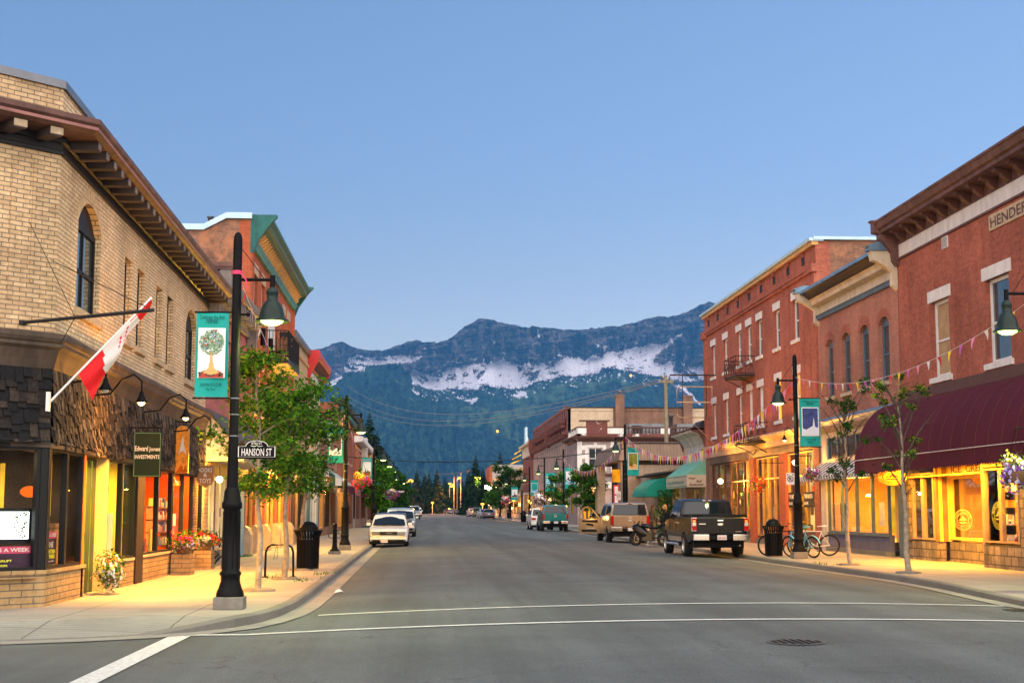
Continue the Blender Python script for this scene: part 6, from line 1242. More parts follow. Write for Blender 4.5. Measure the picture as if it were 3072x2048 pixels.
# bins
def proto_bin():
    t=thing('litter_bin','x','litter bin'); L=M_['lamp_black']
    mb=MB(); mb.lathe([(.235,.05),(.245,.75)],n=16,m=L); mb.build('liner',t)
    mb=MB()
    for k in range(26):
        a=2*math.pi*k/26; c,s=math.cos(a),math.sin(a); mb.hexa([(q*c-w*s,q*s+w*c,z) for z,r in ((.04,.27),(.82,.285)) for q,w in ((r-.006,-.017),(r+.006,-.017),(r+.006,.017),(r-.006,.017))],L)
        mb.hexa([(q*c-w*s,q*s+w*c,z) for z,r in ((.82,.285),(.97,.35)) for q,w in ((r-.006,-.017),(r+.006,-.017),(r+.006,.02),(r-.006,.02))],L)
    mb.torus((0,0,.05),.27,.016,'Z',24,5,L); mb.torus((0,0,.82),.285,.012,'Z',24,5,L); mb.build('slatted_basket',t)
    mb=MB(); mb.torus((0,0,.975),.35,.022,'Z',28,6,L); mb.lathe([(.35,.975),(.26,.98)],n=24,m=L,caps=False); mb.build('rim',t)
    mb=MB(); mb.lathe([(.26,.98),(.25,1.04),(.21,1.12),(.13,1.19),(.001,1.215)],n=20,m=L,caps=False); mb.build('dome_lid',t)
    return t
bn=proto_bin(); BINS=[(-2.92,36.4,'black slatted litter bin with domed lid behind the left saplings'),(11.22,45.6,'black slatted litter bin with domed lid beside the bicycles'),(-2.75,83,'litter bin on the left pavement behind the white sedan'),(11.6,97,'litter bin beside the open pickup door'),(11.5,118,'litter bin behind the teal pickup'),(12.1,205,'litter bin by the far glowing shop'),(11.0,159,'litter bin next to the lamp before the red brick building')]
for k,(x,y,lb) in enumerate(BINS):
    s=1.0 if k<2 else 1.1
    if k==0: bn.location=(x,y,sz(y)); bn['label']=lb; bn['group']='black litter bins'
    else: dup(bn,lb,(x,y,sz(y)),k,s,'black litter bins')
# hitching bollards
def proto_boll():
    t=thing('bollard','x','bollard'); L=M_['lamp_black']
    mb=MB(); mb.box(-.2,.2,-.2,.2,0,.1,M_['plinth_concrete']); mb.build('plinth',t,bevel=.01)
    mb=MB(); mb.lathe([(.17,.1),(.17,.13),(.11,.18),(.085,.3),(.07,.75),(.085,.78),(.085,.82),(.06,.86),(.085,.93),(.08,1.0),(.04,1.04),(.001,1.08)],n=14,m=L); mb.build('post',t)
    mb=MB()
    for s in (-1,1): mb.torus((s*.13,0,.62),.085,.011,'Y',14,5,L)
    mb.build('ring',t); return t
bo=proto_boll(); bo.location=(-3.05,49.3,.15); bo['label']='black ringed bollard in front of the second left lamp'; bo['group']='ringed bollards'
dup(bo,'far ringed bollard by the bench near the glowing shop',(12.9,190,sz(190)),0,1.2,'ringed bollards')
# hoop rack
t=thing('bicycle_rack','black hoop bicycle rack on the left pavement','bicycle rack',(-3.25,32.5,.15),world=True)
mb=MB(); L=M_['lamp_black']; z=.15; mb.tube([(-3.55,32.45,z),(-3.54,32.45,z+.55),(-3.50,32.45,z+.66),(-3.42,32.45,z+.72),(-3.05,32.45,z+.72),(-2.96,32.45,z+.66),(-2.93,32.45,z+.55),(-2.92,32.45,z)],.025,8,L); mb.tube([(-3.3,32.4,z+.70),(-3.36,32.4,z+.4),(-3.28,32.4,z+.42),(-3.27,32.4,z+.7)],.006,4,L)
for x in (-3.55,-2.92): mb.cbox((x,32.45,z+.012),(.14,.14,.024),L)
mb.build('hoop',t)
# bench
def bench(x,y,z,rz,label):
    t=thing('bench',label,'bench',(x,y,z),rz); L=M_['lamp_black']
    mb=MB()
    for k in range(4): mb.cbox((0,-.18+k*.12,.45),(1.3,.09,.03),M_['sill_stone'])
    mb.build('seat',t)
    mb=MB()
    for k in range(3): mb.cbox((0,.27+.03*k,.56+k*.12),(1.3,.025,.085),M_['shelf_wood'])
    mb.build('backrest',t)
    for sx in (-.62,.62):
        mb=MB(); mb.tube([(sx,-.28,0),(sx,-.2,.12),(sx,-.1,.3),(sx,-.2,.44)],.022,6,L); mb.tube([(sx,.38,0),(sx,.28,.14),(sx,.1,.3),(sx,.24,.44),(sx,.36,.88)],.022,6,L); mb.tube([(sx,-.2,.44),(sx,.24,.44)],.02,6,L); mb.tube([(sx,-.2,.44),(sx,-.27,.6),(sx,-.15,.68),(sx,.28,.68)],.02,6,L); mb.torus((sx,.0,.58),.06,.012,'X',12,4,L); mb.build('side_frame',t)
    return t
bench(-5.45,39.9,.15,R(90),'black iron bench against the shops under the books sign'); bench(12.6,186,sz(186),R(-90),'far dark bench beside the last bollard')
# wall lamps with goosenecks
def gooseneck(x,y,z,label,lit,pw=0,dx=.9):
    t=thing('gooseneck_lamp',label,'wall lamp',(x,y,z),world=True,group='gooseneck wall lamps'); L=M_['lamp_black']; s=1 if dx>0 else -1; D=abs(dx)
    P=lambda a,b:(x+s*a,y,z+b)
    mb=MB(); mb.tube([P(-D,.12),P(-D*.6,.16),P(-D*.38,.42),P(-D*.15,.5),P(0,.38),P(0,.2)],.018,6,L); mb.lathe([(.06,0),(.06,.03)],P(-D,.12),8,L,axis='X'); mb.build('arm',t)
    mb=MB(); mb.lathe([(.025,.2),(.04,.18),(.045,.13),(.085,.05),(.125,.0),(.12,.0),(.08,.04)],P(0,0),14,L,caps=False); mb.build('lamp_shade',t)
    mb=MB(); mb.sphere(P(0,.01),.06,M_['bulb_warm'] if lit else M_['blind_white'],8); mb.build('bulb',t)
    if pw: light('SPOT',P(.0,-.03),pw,(1,.48,.08),.06,165,name='wall_light',blend=.8)
gooseneck(-5.0,25.4,3.52,'lit gooseneck lamp above the corner shop door',True,0); gooseneck(-5.0,30.1,3.55,'gooseneck lamp between the green sign and the arched sign',True,0); gooseneck(-5.0,33.6,3.33,'unlit gooseneck lamp above the books sign',False)
gooseneck(14.2,55.6,4.38,'lit gooseneck lamp on the tall right building above the bar',True,650,-.8)
for y,pw in ((26.3,1500),(30.1,1250),(34.2,1250),(39.2,1100)): light('SPOT',(-4.95,y,3.3),pw,(1,.40,.035),.1,120,aim=(-.04,0,-1),name='wall_light',blend=.9)
light('POINT',(-4.95,26.0,3.35),110,(1,.40,.05),.06,name='wall_light')
def bulb_lamp(x,y,z,label,pw,col=(1,.46,.06),r=.09,mt='bulb_warm'):
    t=thing('wall_lamp',label,'wall lamp',(x,y,z),world=True); mb=MB(); mb.sphere((x,y,z),r,M_[mt],8); mb.build('globe',t); mb=MB(); mb.tube([(x,y+.02,z+r*.8),(x,y+.02,z+r+.25)],.02,6,M_['lamp_black']); mb.build('stem',t)
    if pw: light('POINT',(x,y-.18,z-.05),pw,col,.1,name='wall_light')
bulb_lamp(-5.45,38.4,2.45,'bright bare wall lamp beside the books sign',160); bulb_lamp(14.35,68.7,3.02,'bright lantern on the right brick shop front behind the pickup',420,r=.13)
for y in (50.5,54.5,58.5): light('POINT',(-5.3,y,3.0),420,(1,.55,.06),.1,name='shop_light')
for y in (66,73,86,100,112): light('POINT',(-5.2,y,2.8),110,(1,.46,.08),.1,name='shop_light')
for y,p_ in ((56.5,260),(61.5,130)): light('POINT',(14.1,y,3.7),p_,(1,.38,.04),.1,name='shop_light')
light('POINT',(14.0,66.3,4.2),60,(1,.38,.05),.1,name='shop_light')
for y in (104,190,240,280): light('POINT',(13.6,y,3.0),70,(1,.38,.06),.15,name='shop_light')
for k,(y,z) in enumerate(((49.1,7.55),(51.6,7.5))):
    t=thing('cylinder_wall_light',('near ' if k==0 else 'far ')+'black cylinder light on the red brick wall left of the balcony','wall lamp',(-5.6,y,z),world=True); mb=MB(); mb.lathe([(.09,z-.3),(.09,z+.3)],(-5.6,y,0),12,L); mb.build('housing',t); mb=MB(); mb.tube([(-5.9,y,z),(-5.6,y,z)],.02,5,L); mb.build('arm',t)
# hanging signs
def hang_sign(name,label,x0,x1,y,z0,z1,m,border=None,words=(),shape='rect',m2=None):
    t=thing(name,label,'hanging sign',((x0+x1)/2,y,z0),world=True); cx=(x0+x1)/2
    if shape=='rect': pts=[(x0,z0),(x1,z0),(x1,z1),(x0,z1)]
    elif shape=='arch': pts=[(x0,z0),(x1,z0),(x1,z1-.14)]+[(cx+(x1-cx)*math.cos(a),z1-.14+.14*math.sin(a)) for a in [R(180)*k/8 for k in range(1,8)]]+[(x0,z1-.14)]
    elif shape=='scroll': pts=[(x0,z0+.17),(x0+.06,z0+.06),(cx-.08,z0+.03),(cx,z0-.03),(cx+.08,z0+.03),(x1-.06,z0+.06),(x1,z0+.17),(x1,z1),(x0,z1)]
    elif shape=='oval': pts=[(cx+(x1-cx)*math.cos(a),(z0+z1)/2+(z1-z0)/2*math.sin(a)) for a in [R(360)*k/28 for k in range(28)]]
    mb=MB(); n=len(pts)
    f=[(a,y-.03,b) for a,b in pts]; g=[(a,y+.03,b) for a,b in pts]; mb.poly(f,m); mb.poly(g[::-1],m)
    for i in range(n): mb.poly([f[i],f[(i+1)%n],g[(i+1)%n],g[i]],m2 or m)
    mb.build('board',t)
    if border:
        mb=MB(); cz=(z0+z1)/2
        for i in range(n): 
            a,b=pts[i],pts[(i+1)%n]; k=.93; q=lambda p:(cx+(p[0]-cx)*k,y-.035,cz+(p[1]-cz)*.96); mb.tube([q(a),q(b)],.005,4,border,caps=False)
        mb.build('border',t)
    mb=MB(); mb.tube([(x0-.1,y,z1+.09),(x1+.02,y,z1+.09)],.014,6,M_['lamp_black'])
    for x in (x0+.08,x1-.08): mb.tube([(x,y,z1-.01),(x,y,z1+.09)],.006,4,M_['lamp_black'])
    mb.build('bracket',t)
    if words:
        mb=MB()
        for s,u,z,h,w,mm in words: text(mb,s,(x0+(x1-x0)*u,y-.036,z),(1,0,0),(0,0,1),h=h,w=w,m=mm,align='C',bold=.015)
        mb.build('lettering',t)
    return t
mat('sign_green',(.010,.022,.013),.7,var=.15); mat('sign_gold',(.55,.38,.14),.5,var=.2); mat('sign_orange',(.85,.30,.03),.5,var=.4,vs=12)
Wt=M_['white_paint']
hang_sign('investment_sign','dark green square hanging sign with white lettering above the window shop',-5.63,-5.10,28,2.28,3.14,M_['sign_green'],M_['art_green'],[('Edward',.29,2.78,.10,.25,Wt),('Jones',.76,2.78,.105,.21,Wt),('INVESTMENTS',.5,2.63,.075,.47,Wt)])
t=hang_sign('mountain_sign','tall arched orange hanging sign with a white peak on it',-5.86,-5.55,34,2.5,3.62,M_['sign_orange'],M_['sign_gold'],shape='arch',m2=M_['sign_gold'])
mb=MB(); mb.poly([(-5.8,33.955,2.95),(-5.76,33.955,3.05),(-5.7,33.955,3.38),(-5.64,33.955,3.05),(-5.6,33.955,2.93),(-5.68,33.955,3.03),(-5.74,33.955,3.0)],Wt); mb.poly([(-5.84,33.957,2.52),(-5.58,33.957,2.52),(-5.6,33.957,2.7),(-5.66,33.957,2.58),(-5.72,33.957,2.72),(-5.78,33.957,2.6)],M_['lit_orange']); mb.build('picture',t)
hang_sign('book_shop_sign','brown scroll shaped hanging sign with cream lettering',-5.93,-5.47,37.6,2.24,2.80,M_['room_brown'],M_['sign_gold'],[('BOOKS',.5,2.62,.12,.36,Wt),('&',.5,2.50,.10,.1,Wt),('TOYS',.5,2.34,.12,.3,Wt)],'scroll')
hang_sign('oval_shop_sign','maroon oval hanging sign by the striped awning on the left',-5.7,-4.75,76,3.05,3.4,M_['maroon_paint'],M_['sign_gold'],[('Art',.5,3.15,.14,.5,Wt)],'oval')
hang_sign('chocolate_sign','oval black and gold hanging sign under the burgundy awning',13.55,14.5,42.2,2.36,2.90,M_['sign_orange'],None,shape='oval')
g=MB(); logo(g,(14.03,42.165,2.63),(1,0,0),(0,0,1),.475,.27,None,M_['dark_wood'],.005); g.build('emblem',bpy.data.objects['chocolate_sign'])
t=thing('tall_red_sign','tall narrow orange and red lit sign at the low brown building corner','sign',(12.8,96,1),world=True)
mb=MB(); mb.tube([(12.9,96,.15),(12.9,96,4.3)],.05,6,M_['lamp_black']); mb.build('post',t); mb=MB(); mb.box(12.65,13.2,95.9,96,3.5,4.35,M_['lit_amber']); mb.box(12.72,13.1,95.9,96,2.0,3.3,M_['red_paint']); mb.box(12.8,13.02,95.88,95.9,2.7,3.2,M_['white_paint']); mb.box(12.8,13.02,95.88,95.9,2.1,2.6,M_['white_paint']); mb.build('panel',t); light('POINT',(13.0,95.2,4.6),60,(1,.38,.05),.1,name='sign_light')
# national flag on a white pole
def flag():
    t=thing('flag','red and white maple leaf flag drooping from a white pole on the corner building','flag',(-5.85,22.5,3.3),world=True)
    a=Vector((-5.83,22.5,3.32)); b=Vector((-4.42,22.95,5.02)); mat('flag_red',(.60,.010,.014),.6,var=.1); mat('flag_white',(.66,.58,.57),.6,var=.06); mat('pole_white',(.75,.75,.74),.4,var=.1)
    mb=MB(); mb.tube([a,b],.018,8,M_['pole_white']); mb.sphere(b,.025,M_['pole_white'],6); mb.build('pole',t); mb=MB(); mb.cbox(a+Vector((-.03,0,0)),(.05,.1,.3),M_['pole_white']); mb.build('bracket',t)
    mb=MB(); d=(a-b).normalized(); n=34; m=8; L_=(b-a).length*.73
    def P(i,j):
        s=i/n; v=j/m; base=b+d*(L_*s); wd=.05+.42*s**1.1
        dirn=Vector((.42,.06,-.9)).normalized()
        return base+dirn*(wd*v)+Vector((0,1,0))*(.06*math.sin(s*9+v*7)*v)+Vector((.03*math.sin(s*14),0,0))*v
    for i in range(n):
        for j in range(m):
            s=(i+.5)/n; v=(j+.5)/m; red=s<.22 or s>.66+.08*v
            if not red and ((s-.43)/.12)**2+((v-.62)/.30)**2<1 and not (.9<((i*3+j*5)%4)): red=True
            if .20<s<.30 and v<.3: red=True
            mb.poly([P(i,j),P(i+1,j),P(i+1,j+1),P(i,j+1)],M_['flag_red'] if red else M_['flag_white'],True)
    mb.build('cloth',t)
flag()
# shop window screen and posters on the chamfer
t=thing('television','bright television screen in the left corner shop window','television',FC.p(1.6,1.5,-.45),world=True)
mb=MB(); FC.box(mb,.16,1.7,1.13,1.68,-.22,-.16,M_['black_frame']); mb.build('case',t); mb=MB(); FC.quad(mb,.22,1.64,1.20,1.62,-.155,M_['lit_screen']); rs=random.Random(4)
for k in range(60): u,z=rs.uniform(.23,.45),rs.uniform(1.21,1.59); FC.quad(mb,u,u+.03,z,z+.025,-.152,M_[rs.choice(['art_dkgreen','art_olive','white_paint'])])
mb.build('screen',t)
mat('poster_plum',(.045,.022,.045),.5,var=.2); mat('poster_pink',(.50,.06,.14),.5,var=.1); mat('poster_yellow',(.85,.80,.05),.5,var=.05)
def poster(F,u0,u1,z0,z1,label,rows,d=-.12,top='OPEN 7 DAYS A WEEK'):
    t=thing('window_poster',label,'poster',F.p((u0+u1)/2,z0,d),world=True); mb=MB(); F.box(mb,u0,u1,z0,z1,d-.01,d,M_['poster_plum']); zt=z1-.11; F.box(mb,u0,u1,zt,z1,d,d+.003,M_['poster_pink']); mb.build('sheet',t)
    mb=MB(); rt=F.U if abs(F.N.x+F.U.y)>2 else F.U; 
    right=Vector((0,0,1)).cross(F.N); c=F.p((u0+u1)/2,0,d+.006)
    text(mb,top,c+Vector((0,0,zt+.028)),right,(0,0,1),h=.06,w=(u1-u0)*.92,m=Wt,align='C',bold=.02)
    for s,z,h,w,m in rows: text(mb,s,c+Vector((0,0,z)),right,(0,0,1),h=h,w=w,m=m,align='C',bold=.03)
    mb.build('lettering',t)
py=M_['poster_yellow']
poster(FC,.16,1.45,.70,1.09,'plum poster under the television with pink heading and yellow lettering',[('FERNIE',.90,.045,.18,Wt),('SCENIC CHAIRLIFT',.855,.034,.6,py),('RIDES,',.82,.030,.2,py),('GUIDED HIKES',.785,.030,.46,py),('Enjoy Mountain Top Lunch',.757,.022,.5,Wt),('at Lost Boys Cafe',.733,.020,.34,Wt)])
poster(F1,23.1,23.95,.78,1.3,'plum poster leaning in the side window of the corner shop',[('FERNIE',1.05,.09,.4,Wt),('MOUNTAIN',.95,.07,.7,py),('BIKE PARK',.87,.07,.7,py),('Tours, Camps, Lessons',.82,.03,.6,Wt)],top='7 DAYS A WEEK')
# bunting
cols=[mat('pennant_%d'%i,c,.7,var=.08) for i,c in enumerate([(.55,.12,.45),(.90,.62,.03),(.70,.04,.06),(.80,.76,.74),(.80,.25,.42)])]
def bunting(a,b,sag,n,label,size=.2,seed=1):
    a=Vector(a); b=Vector(b); t=thing('bunting',label,'bunting',a,world=True,group='strings of pennants'); rs=random.Random(seed)
    def C(s): return a.lerp(b,s)-Vector((0,0,sag*4*s*(1-s)))
    mb=MB(); mb.tube([C(i/24) for i in range(25)],.006,4,M_['white_paint'],caps=False); mb.build('cord',t)
    for i in range(n):
        s=(i+.5)/n; e=(size*.44)/(b-a).length; p,q=C(s-e),C(s+e); h=size*rs.uniform(.85,1.15); sw=Vector((rs.uniform(-.05,.05),rs.uniform(-.04,.04),0)); m=(p+q)/2+Vector((0,0,-h))+sw
        mm=(p+m)/2+Vector((.01,0,0)); g=MB(); g.poly([p,q,(q+m)/2+sw*.3,m,(p+m)/2+sw*.3],cols[i%5 if seed%2 else (i*2)%5],True); g.build('pennant',t)
bunting((11.42,25.8,5.62),(11.59,43.9,5.78),.75,26,'pennant string from the right edge lamp to the lamp by the bicycles',.24,1)
bunting((11.59,43.9,5.70),(11.5,81.5,5.85),1.75,72,'pennant string sagging along the tall red building to the next lamp',.42,2)
bunting((11.5,81.5,5.8),(11.0,113,5.75),1.5,50,'pennant string crossing in front of the brown ribbed roof and museum',.42,3)
bunting((-2.95,22.2,5.33),(-2.98,54.2,5.3),1.3,44,'pennant string from the nearest left lamp to the second one',.24,4)
bunting((-2.98,54.2,5.3),(-3.0,84.5,5.3),1.2,28,'pennant string beyond the second left lamp',.3,5)
bunting((-5.9,72,6.0),(-2.98,54.2,5.35),.9,20,'pennant string from the cream building to the second left lamp',.3,6)
# ------------------------------------------------------------------ plants
def leafmat(name,c,tr=.35):
    if name in M_: return M_[name]
    m,nt,ns,ls=_nt(name); out=ns.new('ShaderNodeOutputMaterial'); d=ns.new('ShaderNodeBsdfDiffuse'); t=ns.new('ShaderNodeBsdfTranslucent'); mx=ns.new('ShaderNodeMixShader')
    pos=ns.new('ShaderNodeNewGeometry').outputs['Position']; cc=mixc(ns,ls,1.0,c,ramp(ns,ls,noise(ns,ls,pos,4,3,.7),[(.3,.6),(.7,1.35)]),'MULTIPLY')
    ls.new(cc,d.inputs[0]); ls.new(cc,t.inputs[0]); mx.inputs[0].default_value=tr; ls.new(d.outputs[0],mx.inputs[1]); ls.new(t.outputs[0],mx.inputs[2]); ls.new(mx.outputs[0],out.inputs[0]); MATS[name]=m; return m
G=[leafmat('leaf_bright',(.11,.29,.02)),leafmat('leaf_mid',(.06,.18,.018)),leafmat('leaf_dark',(.03,.085,.018)),leafmat('leaf_yellow',(.26,.34,.03))]
CF=[leafmat('needle_dark',(.012,.030,.016),.1),leafmat('needle_mid',(.022,.048,.022),.1),leafmat('needle_warm',(.045,.045,.02),.1)]
mat('bark_pale',(.30,.25,.19),.9,var=.4,vs=9,bump=.6,bs=40); mat('bark_dark',(.10,.08,.06),.9,var=.4,vs=8,bump=.5)
def leaf(mb,c,s,m,rs,kind=0):
    a=Vector((rs.gauss(0,1),rs.gauss(0,1),rs.gauss(0,.6))); 
    if a.length<.01: a=Vector((1,0,0))
    a.normalize(); n=a.cross(Vector((rs.gauss(0,.5),rs.gauss(0,.5),1))).normalized(); u=a*s; v=n*s*.8; d=Vector((0,0,-s*.25)); c=Vector(c)
    if kind==0: mb.poly([c-u*.5,c-u*.15-v*.55,c+u*.1-v*.22,c+u*.6-v*.4+d,c+u*.42,c+u*.6+v*.4+d,c+u*.1+v*.22,c-u*.15+v*.55],m)
    else: mb.poly([c-u*.5,c-v*.4,c+u*.5+d,c+v*.4],m)
def clump(mb,c,r,n,s,mats,rs,kind=0,flat=.7):
    c=Vector(c)
    for _ in range(n):
        q=Vector((rs.gauss(0,.45),rs.gauss(0,.45),rs.gauss(0,.45*flat)))
        leaf(mb,c+Vector((q.x*r,q.y*r,q.z*r)),s*rs.uniform(.7,1.3),mats[min(len(mats)-1,int(rs.random()**1.3*len(mats)))],rs,kind)
def street_tree(x,y,H,label,seed,dens=1.0,cr=.7,z0=1.7,lean=(0,0),ls_=.12,nb=16,mats=None,bare=0,group='street saplings',tr=.045,pit=True,clr=.26,name='street_tree'):
    rs=random.Random(seed); z=sz(y); t=thing(name,label,'tree',(x,y,z),group=group); mats=mats or [G[0],G[1],G[2],G[3]]
    mb=MB(); K=8; sp=[Vector((lean[0]*(k/K)+.03*math.sin(k*1.7+seed),lean[1]*(k/K)+.03*math.cos(k*1.3+seed),H*.93*k/K)) for k in range(K+1)]
    mb.tube(sp,[tr*(1.25-.95*k/K) for k in range(K+1)],8,M_['bark_pale']); mb.build('trunk',t)
    br=MB(); lf=MB()
    for i in range(nb):
        f=z0/H+(1-z0/H)*(i+.3)/nb; f=min(.97,f); k=f*K/.93; k=min(k,K-.01); b0=sp[int(k)].lerp(sp[int(k)+1],k-int(k)) if int(k)<K else sp[-1]
        a=i*2.4+rs.uniform(-.4,.4); prof=math.sin(math.pi*min(1,max(.12,(1-(f-z0/H)/(1-z0/H))*.75+.12))); L_=cr*prof*rs.uniform(.75,1.2)
        up=rs.uniform(.5,1.1) if not bare else rs.uniform(1.0,2.0)
        d=Vector((math.cos(a),math.sin(a),up)); p1=b0+Vector((d.x*L_*.5,d.y*L_*.5,L_*.5*up)); p2=b0+Vector((d.x*L_,d.y*L_,L_*up*.85))
        br.tube([b0,p1,p2],[tr*.42,tr*.28,.004],5,M_['bark_pale'] if not bare else M_['bark_dark'],caps=False)
        tips=[p1,p1.lerp(p2,.5),p2]
        for _ in range(3 if not bare else 5):
            s_=b0.lerp(p2,rs.uniform(.35,.95)); e=s_+Vector((rs.gauss(0,.2),rs.gauss(0,.2),rs.uniform(.05,.35)))*L_*1.0; br.tube([s_,e],[.007,.003],3,M_['bark_pale'] if not bare else M_['bark_dark'],caps=False); tips.append(e)
        for q in tips:
            if rs.random()<dens: clump(lf,q,clr,int(rs.uniform(28,48)),ls_,mats,rs)
    if dens>.6: clump(lf,sp[-1]+Vector((0,0,.1)),.2,30,ls_,mats,rs)
    br.build('branches',t); lf.build('crown',t)
    if pit:
        mb=MB(); mb.lathe([(.30,0),(.30,.035),(.22,.05),(.18,.02)],n=14,m=M_['plinth_concrete'],caps=False); mb.build('root_collar',t)
    return t
street_tree(-3.05,27.0,4.45,'leafy sapling with leaning trunk behind the street name sign',11,1.0,.78,1.55,(-.12,0),.08,18,tr=.05)
street_tree(-3.02,31.5,4.0,'fuller leafy sapling behind the hoop bicycle rack',12,1.0,.98,1.75,(.02,0),.085,20,mats=[G[0],G[1],G[1],G[2]],tr=.055,clr=.32)
street_tree(-3.08,36.3,3.9,'darker leafy sapling in front of the left litter bin',13,.95,1.02,1.7,(.1,0),.09,18,mats=[G[1],G[2],G[2],G[0]],tr=.05,clr=.34)
street_tree(11.60,38.7,4.35,'nearly bare sapling in front of the striped awning',21,.14,.85,1.9,(-.05,0),.085,16,mats=[G[2],G[2],G[1]],bare=1,tr=.055,clr=.17)
street_tree(11.50,33.6,4.30,'nearly bare sapling in front of the burgundy awning',22,.13,.85,1.75,(-.1,0),.085,16,mats=[G[2],G[1],G[3]],bare=1,tr=.06,clr=.16)
FT=[(12.2,110,4.6,'leafy tree left of the open pickup door',31,.75,1.15),(13.2,113,4.0,'small leafy tree close to the museum door',32,.8,1.1),(12.0,127,4.2,'wide leafy tree behind the teal pickup',33,.75,1.3),(-3.2,92,4.0,'leafy tree behind the white sedan on the left',34,.8,.9),(-3.3,102,4.6,'tall leafy tree past the mural building',35,.85,1.05),(-3.4,108,4.4,'round leafy tree at the side street corner on the left',36,.85,1.05),(-3.6,146,5.2,'dense tree beyond the side street on the left',37,.9,1.3),(-3.4,158,5.4,'second dense tree beyond the side street on the left',38,.9,1.3),(-3.4,175,5.0,'far leafy tree over the parked silver truck',39,.9,1.3),(-3.3,195,4.8,'farthest leafy street tree on the left',40,.9,1.2),(11.8,205,6.8,'broad dark tree before the glowing corner shop',41,1,2.6),(12.2,250,3.7,'yellow lit tree below the glowing sign',42,.9,2.2),(12,232,3.3,'green tree lit from below near the far shop',43,.9,1.8)]
for x,y,H,lb,sd,dn,cr in FT:
    street_tree(x,y,H,lb,sd,dn,cr,1.4,(0,0),.22 if y<150 else .34,12,tr=.06,clr=.38 if y<150 else .55,mats=[G[1],G[2],G[0]] if y<140 or sd in (42,) else [G[2],G[2],G[1]],group='trees further along the street',pit=False)
# conifers
def conifer(H,Rr,seed,mats,n=26):
    rs=random.Random(seed); t=thing('conifer_tree','x','tree'); mb=MB(); mb.tube([(0,0,0),(0,0,H)],[H*.018,.02],6,M_['bark_dark']); mb.build('trunk',t)
    mb=MB()
    lv=int(n*1.4)
    for i in range(lv):
        f=(i+rs.random()*.6)/lv; z=H*(.08+.92*f); r=Rr*(1-f)**.85*rs.uniform(.75,1.15)+.05*Rr*.3
        k=int(9+11*(1-f))
        for j in range(k):
            a=rs.uniform(0,6.283); L_=r*rs.uniform(.6,1.15); dr=L_*rs.uniform(.18,.42); w=.20*L_+.10; c,s=math.cos(a),math.sin(a)
            b=Vector((0,0,z)); e=Vector((c*L_,s*L_,z-dr)); md=Vector((c*L_*.55,s*L_*.55,z-dr*.35)); sd=Vector((-s,c,0))*w
            m=mats[int(rs.random()**1.2*len(mats))]
            mb.poly([b,md-sd,e,md+sd],m); mb.poly([md-sd,md-sd*.4+Vector((c*w,s*w,-w*1.2)),md],m); mb.poly([md+sd,md+sd*.4+Vector((c*w,s*w,-w*1.2)),md],m)
            mb.poly([e+sd*.25,e-sd*.25,e+Vector((c*.1,s*.1,-w*.9))],m)
    mb.build('crown',t); return t
cA=conifer(22,5.6,5,[CF[0],CF[1],CF[0]],40); cB=conifer(18,4.2,6,[CF[1],CF[0],CF[0]],36); cC=conifer(15,4.4,8,[CF[0],CF[2],CF[0]],34)
used=set()
def place_con(pr,px,top,Y,label,z=.3):
    F_=2352*LENS/36; X=(px-975)/F_*Y; H0={'A':22,'B':18,'C':15}[pr]; zt=(1170-top)/F_*Y+1.65; s=(zt-z)/H0; o={'A':cA,'B':cB,'C':cC}[pr]
    if pr not in used: used.add(pr); o.location=(X,Y,z); o.scale=(s,)*3; o['label']=label; o['group']='conifers at the end of the street'
    else: o=dup(o,label,(X,Y,z),rnd.uniform(0,6),s,'conifers at the end of the street')
CN=[('A',848,944,176,'tallest dark conifer behind the left shops'),('B',866,990,190,'narrow conifer right of the tallest left one'),('A',884,1028,205,'broad conifer stepping down behind the left lamps'),('B',905,1060,240,'lower conifer above the left parked cars'),('B',820,985,185,'conifer partly hidden by the white cornice'),
('C',957,1078,430,'slender conifer left of the orange street lights'),('C',975,1086,450,'short conifer between two taller ones'),('B',985,1082,440,'conifer at the very end of the street'),('C',1003,1078,430,'pointed conifer in the middle of the far row'),('B',1021,1092,460,'small conifer at the right of the far row'),('C',940,1100,420,'low conifer at the left of the far row'),('A',1091,1043,330,'big dark conifer behind the yellow lamp'),('B',1147,1034,400,'conifer rising behind the grey block building'),('A',1075,1075,350,'conifer leaning against the big dark one'),('A',1108,1072,345,'wide conifer just left of the grey block building'),('C',1040,1110,470,'low conifer under the row of orange lights'),('C',1060,1100,450,'dark conifer between the utility poles')]
for a in CN: place_con(*a)
mb=MB(); rs=random.Random(77)
for k in range(2600):
    X=rs.uniform(-60,62); Y=rs.uniform(470,520); H=rs.uniform(.2,1)*9*(.6+.4*math.sin(X*.2)); 
    mb_c=Vector((X,Y,.3+H)); s=rs.uniform(.8,2.2); mb.poly([mb_c+Vector((-s,0,-s)),mb_c+Vector((s,rs.uniform(-1,1),-s*.8)),mb_c+Vector((rs.uniform(-.5,.5),0,s*1.1))],CF[rs.choice([0,1,1,2])])
tag(mb.build('treeline'),'dark mass of woods closing the end of the street','woods',kind='stuff')
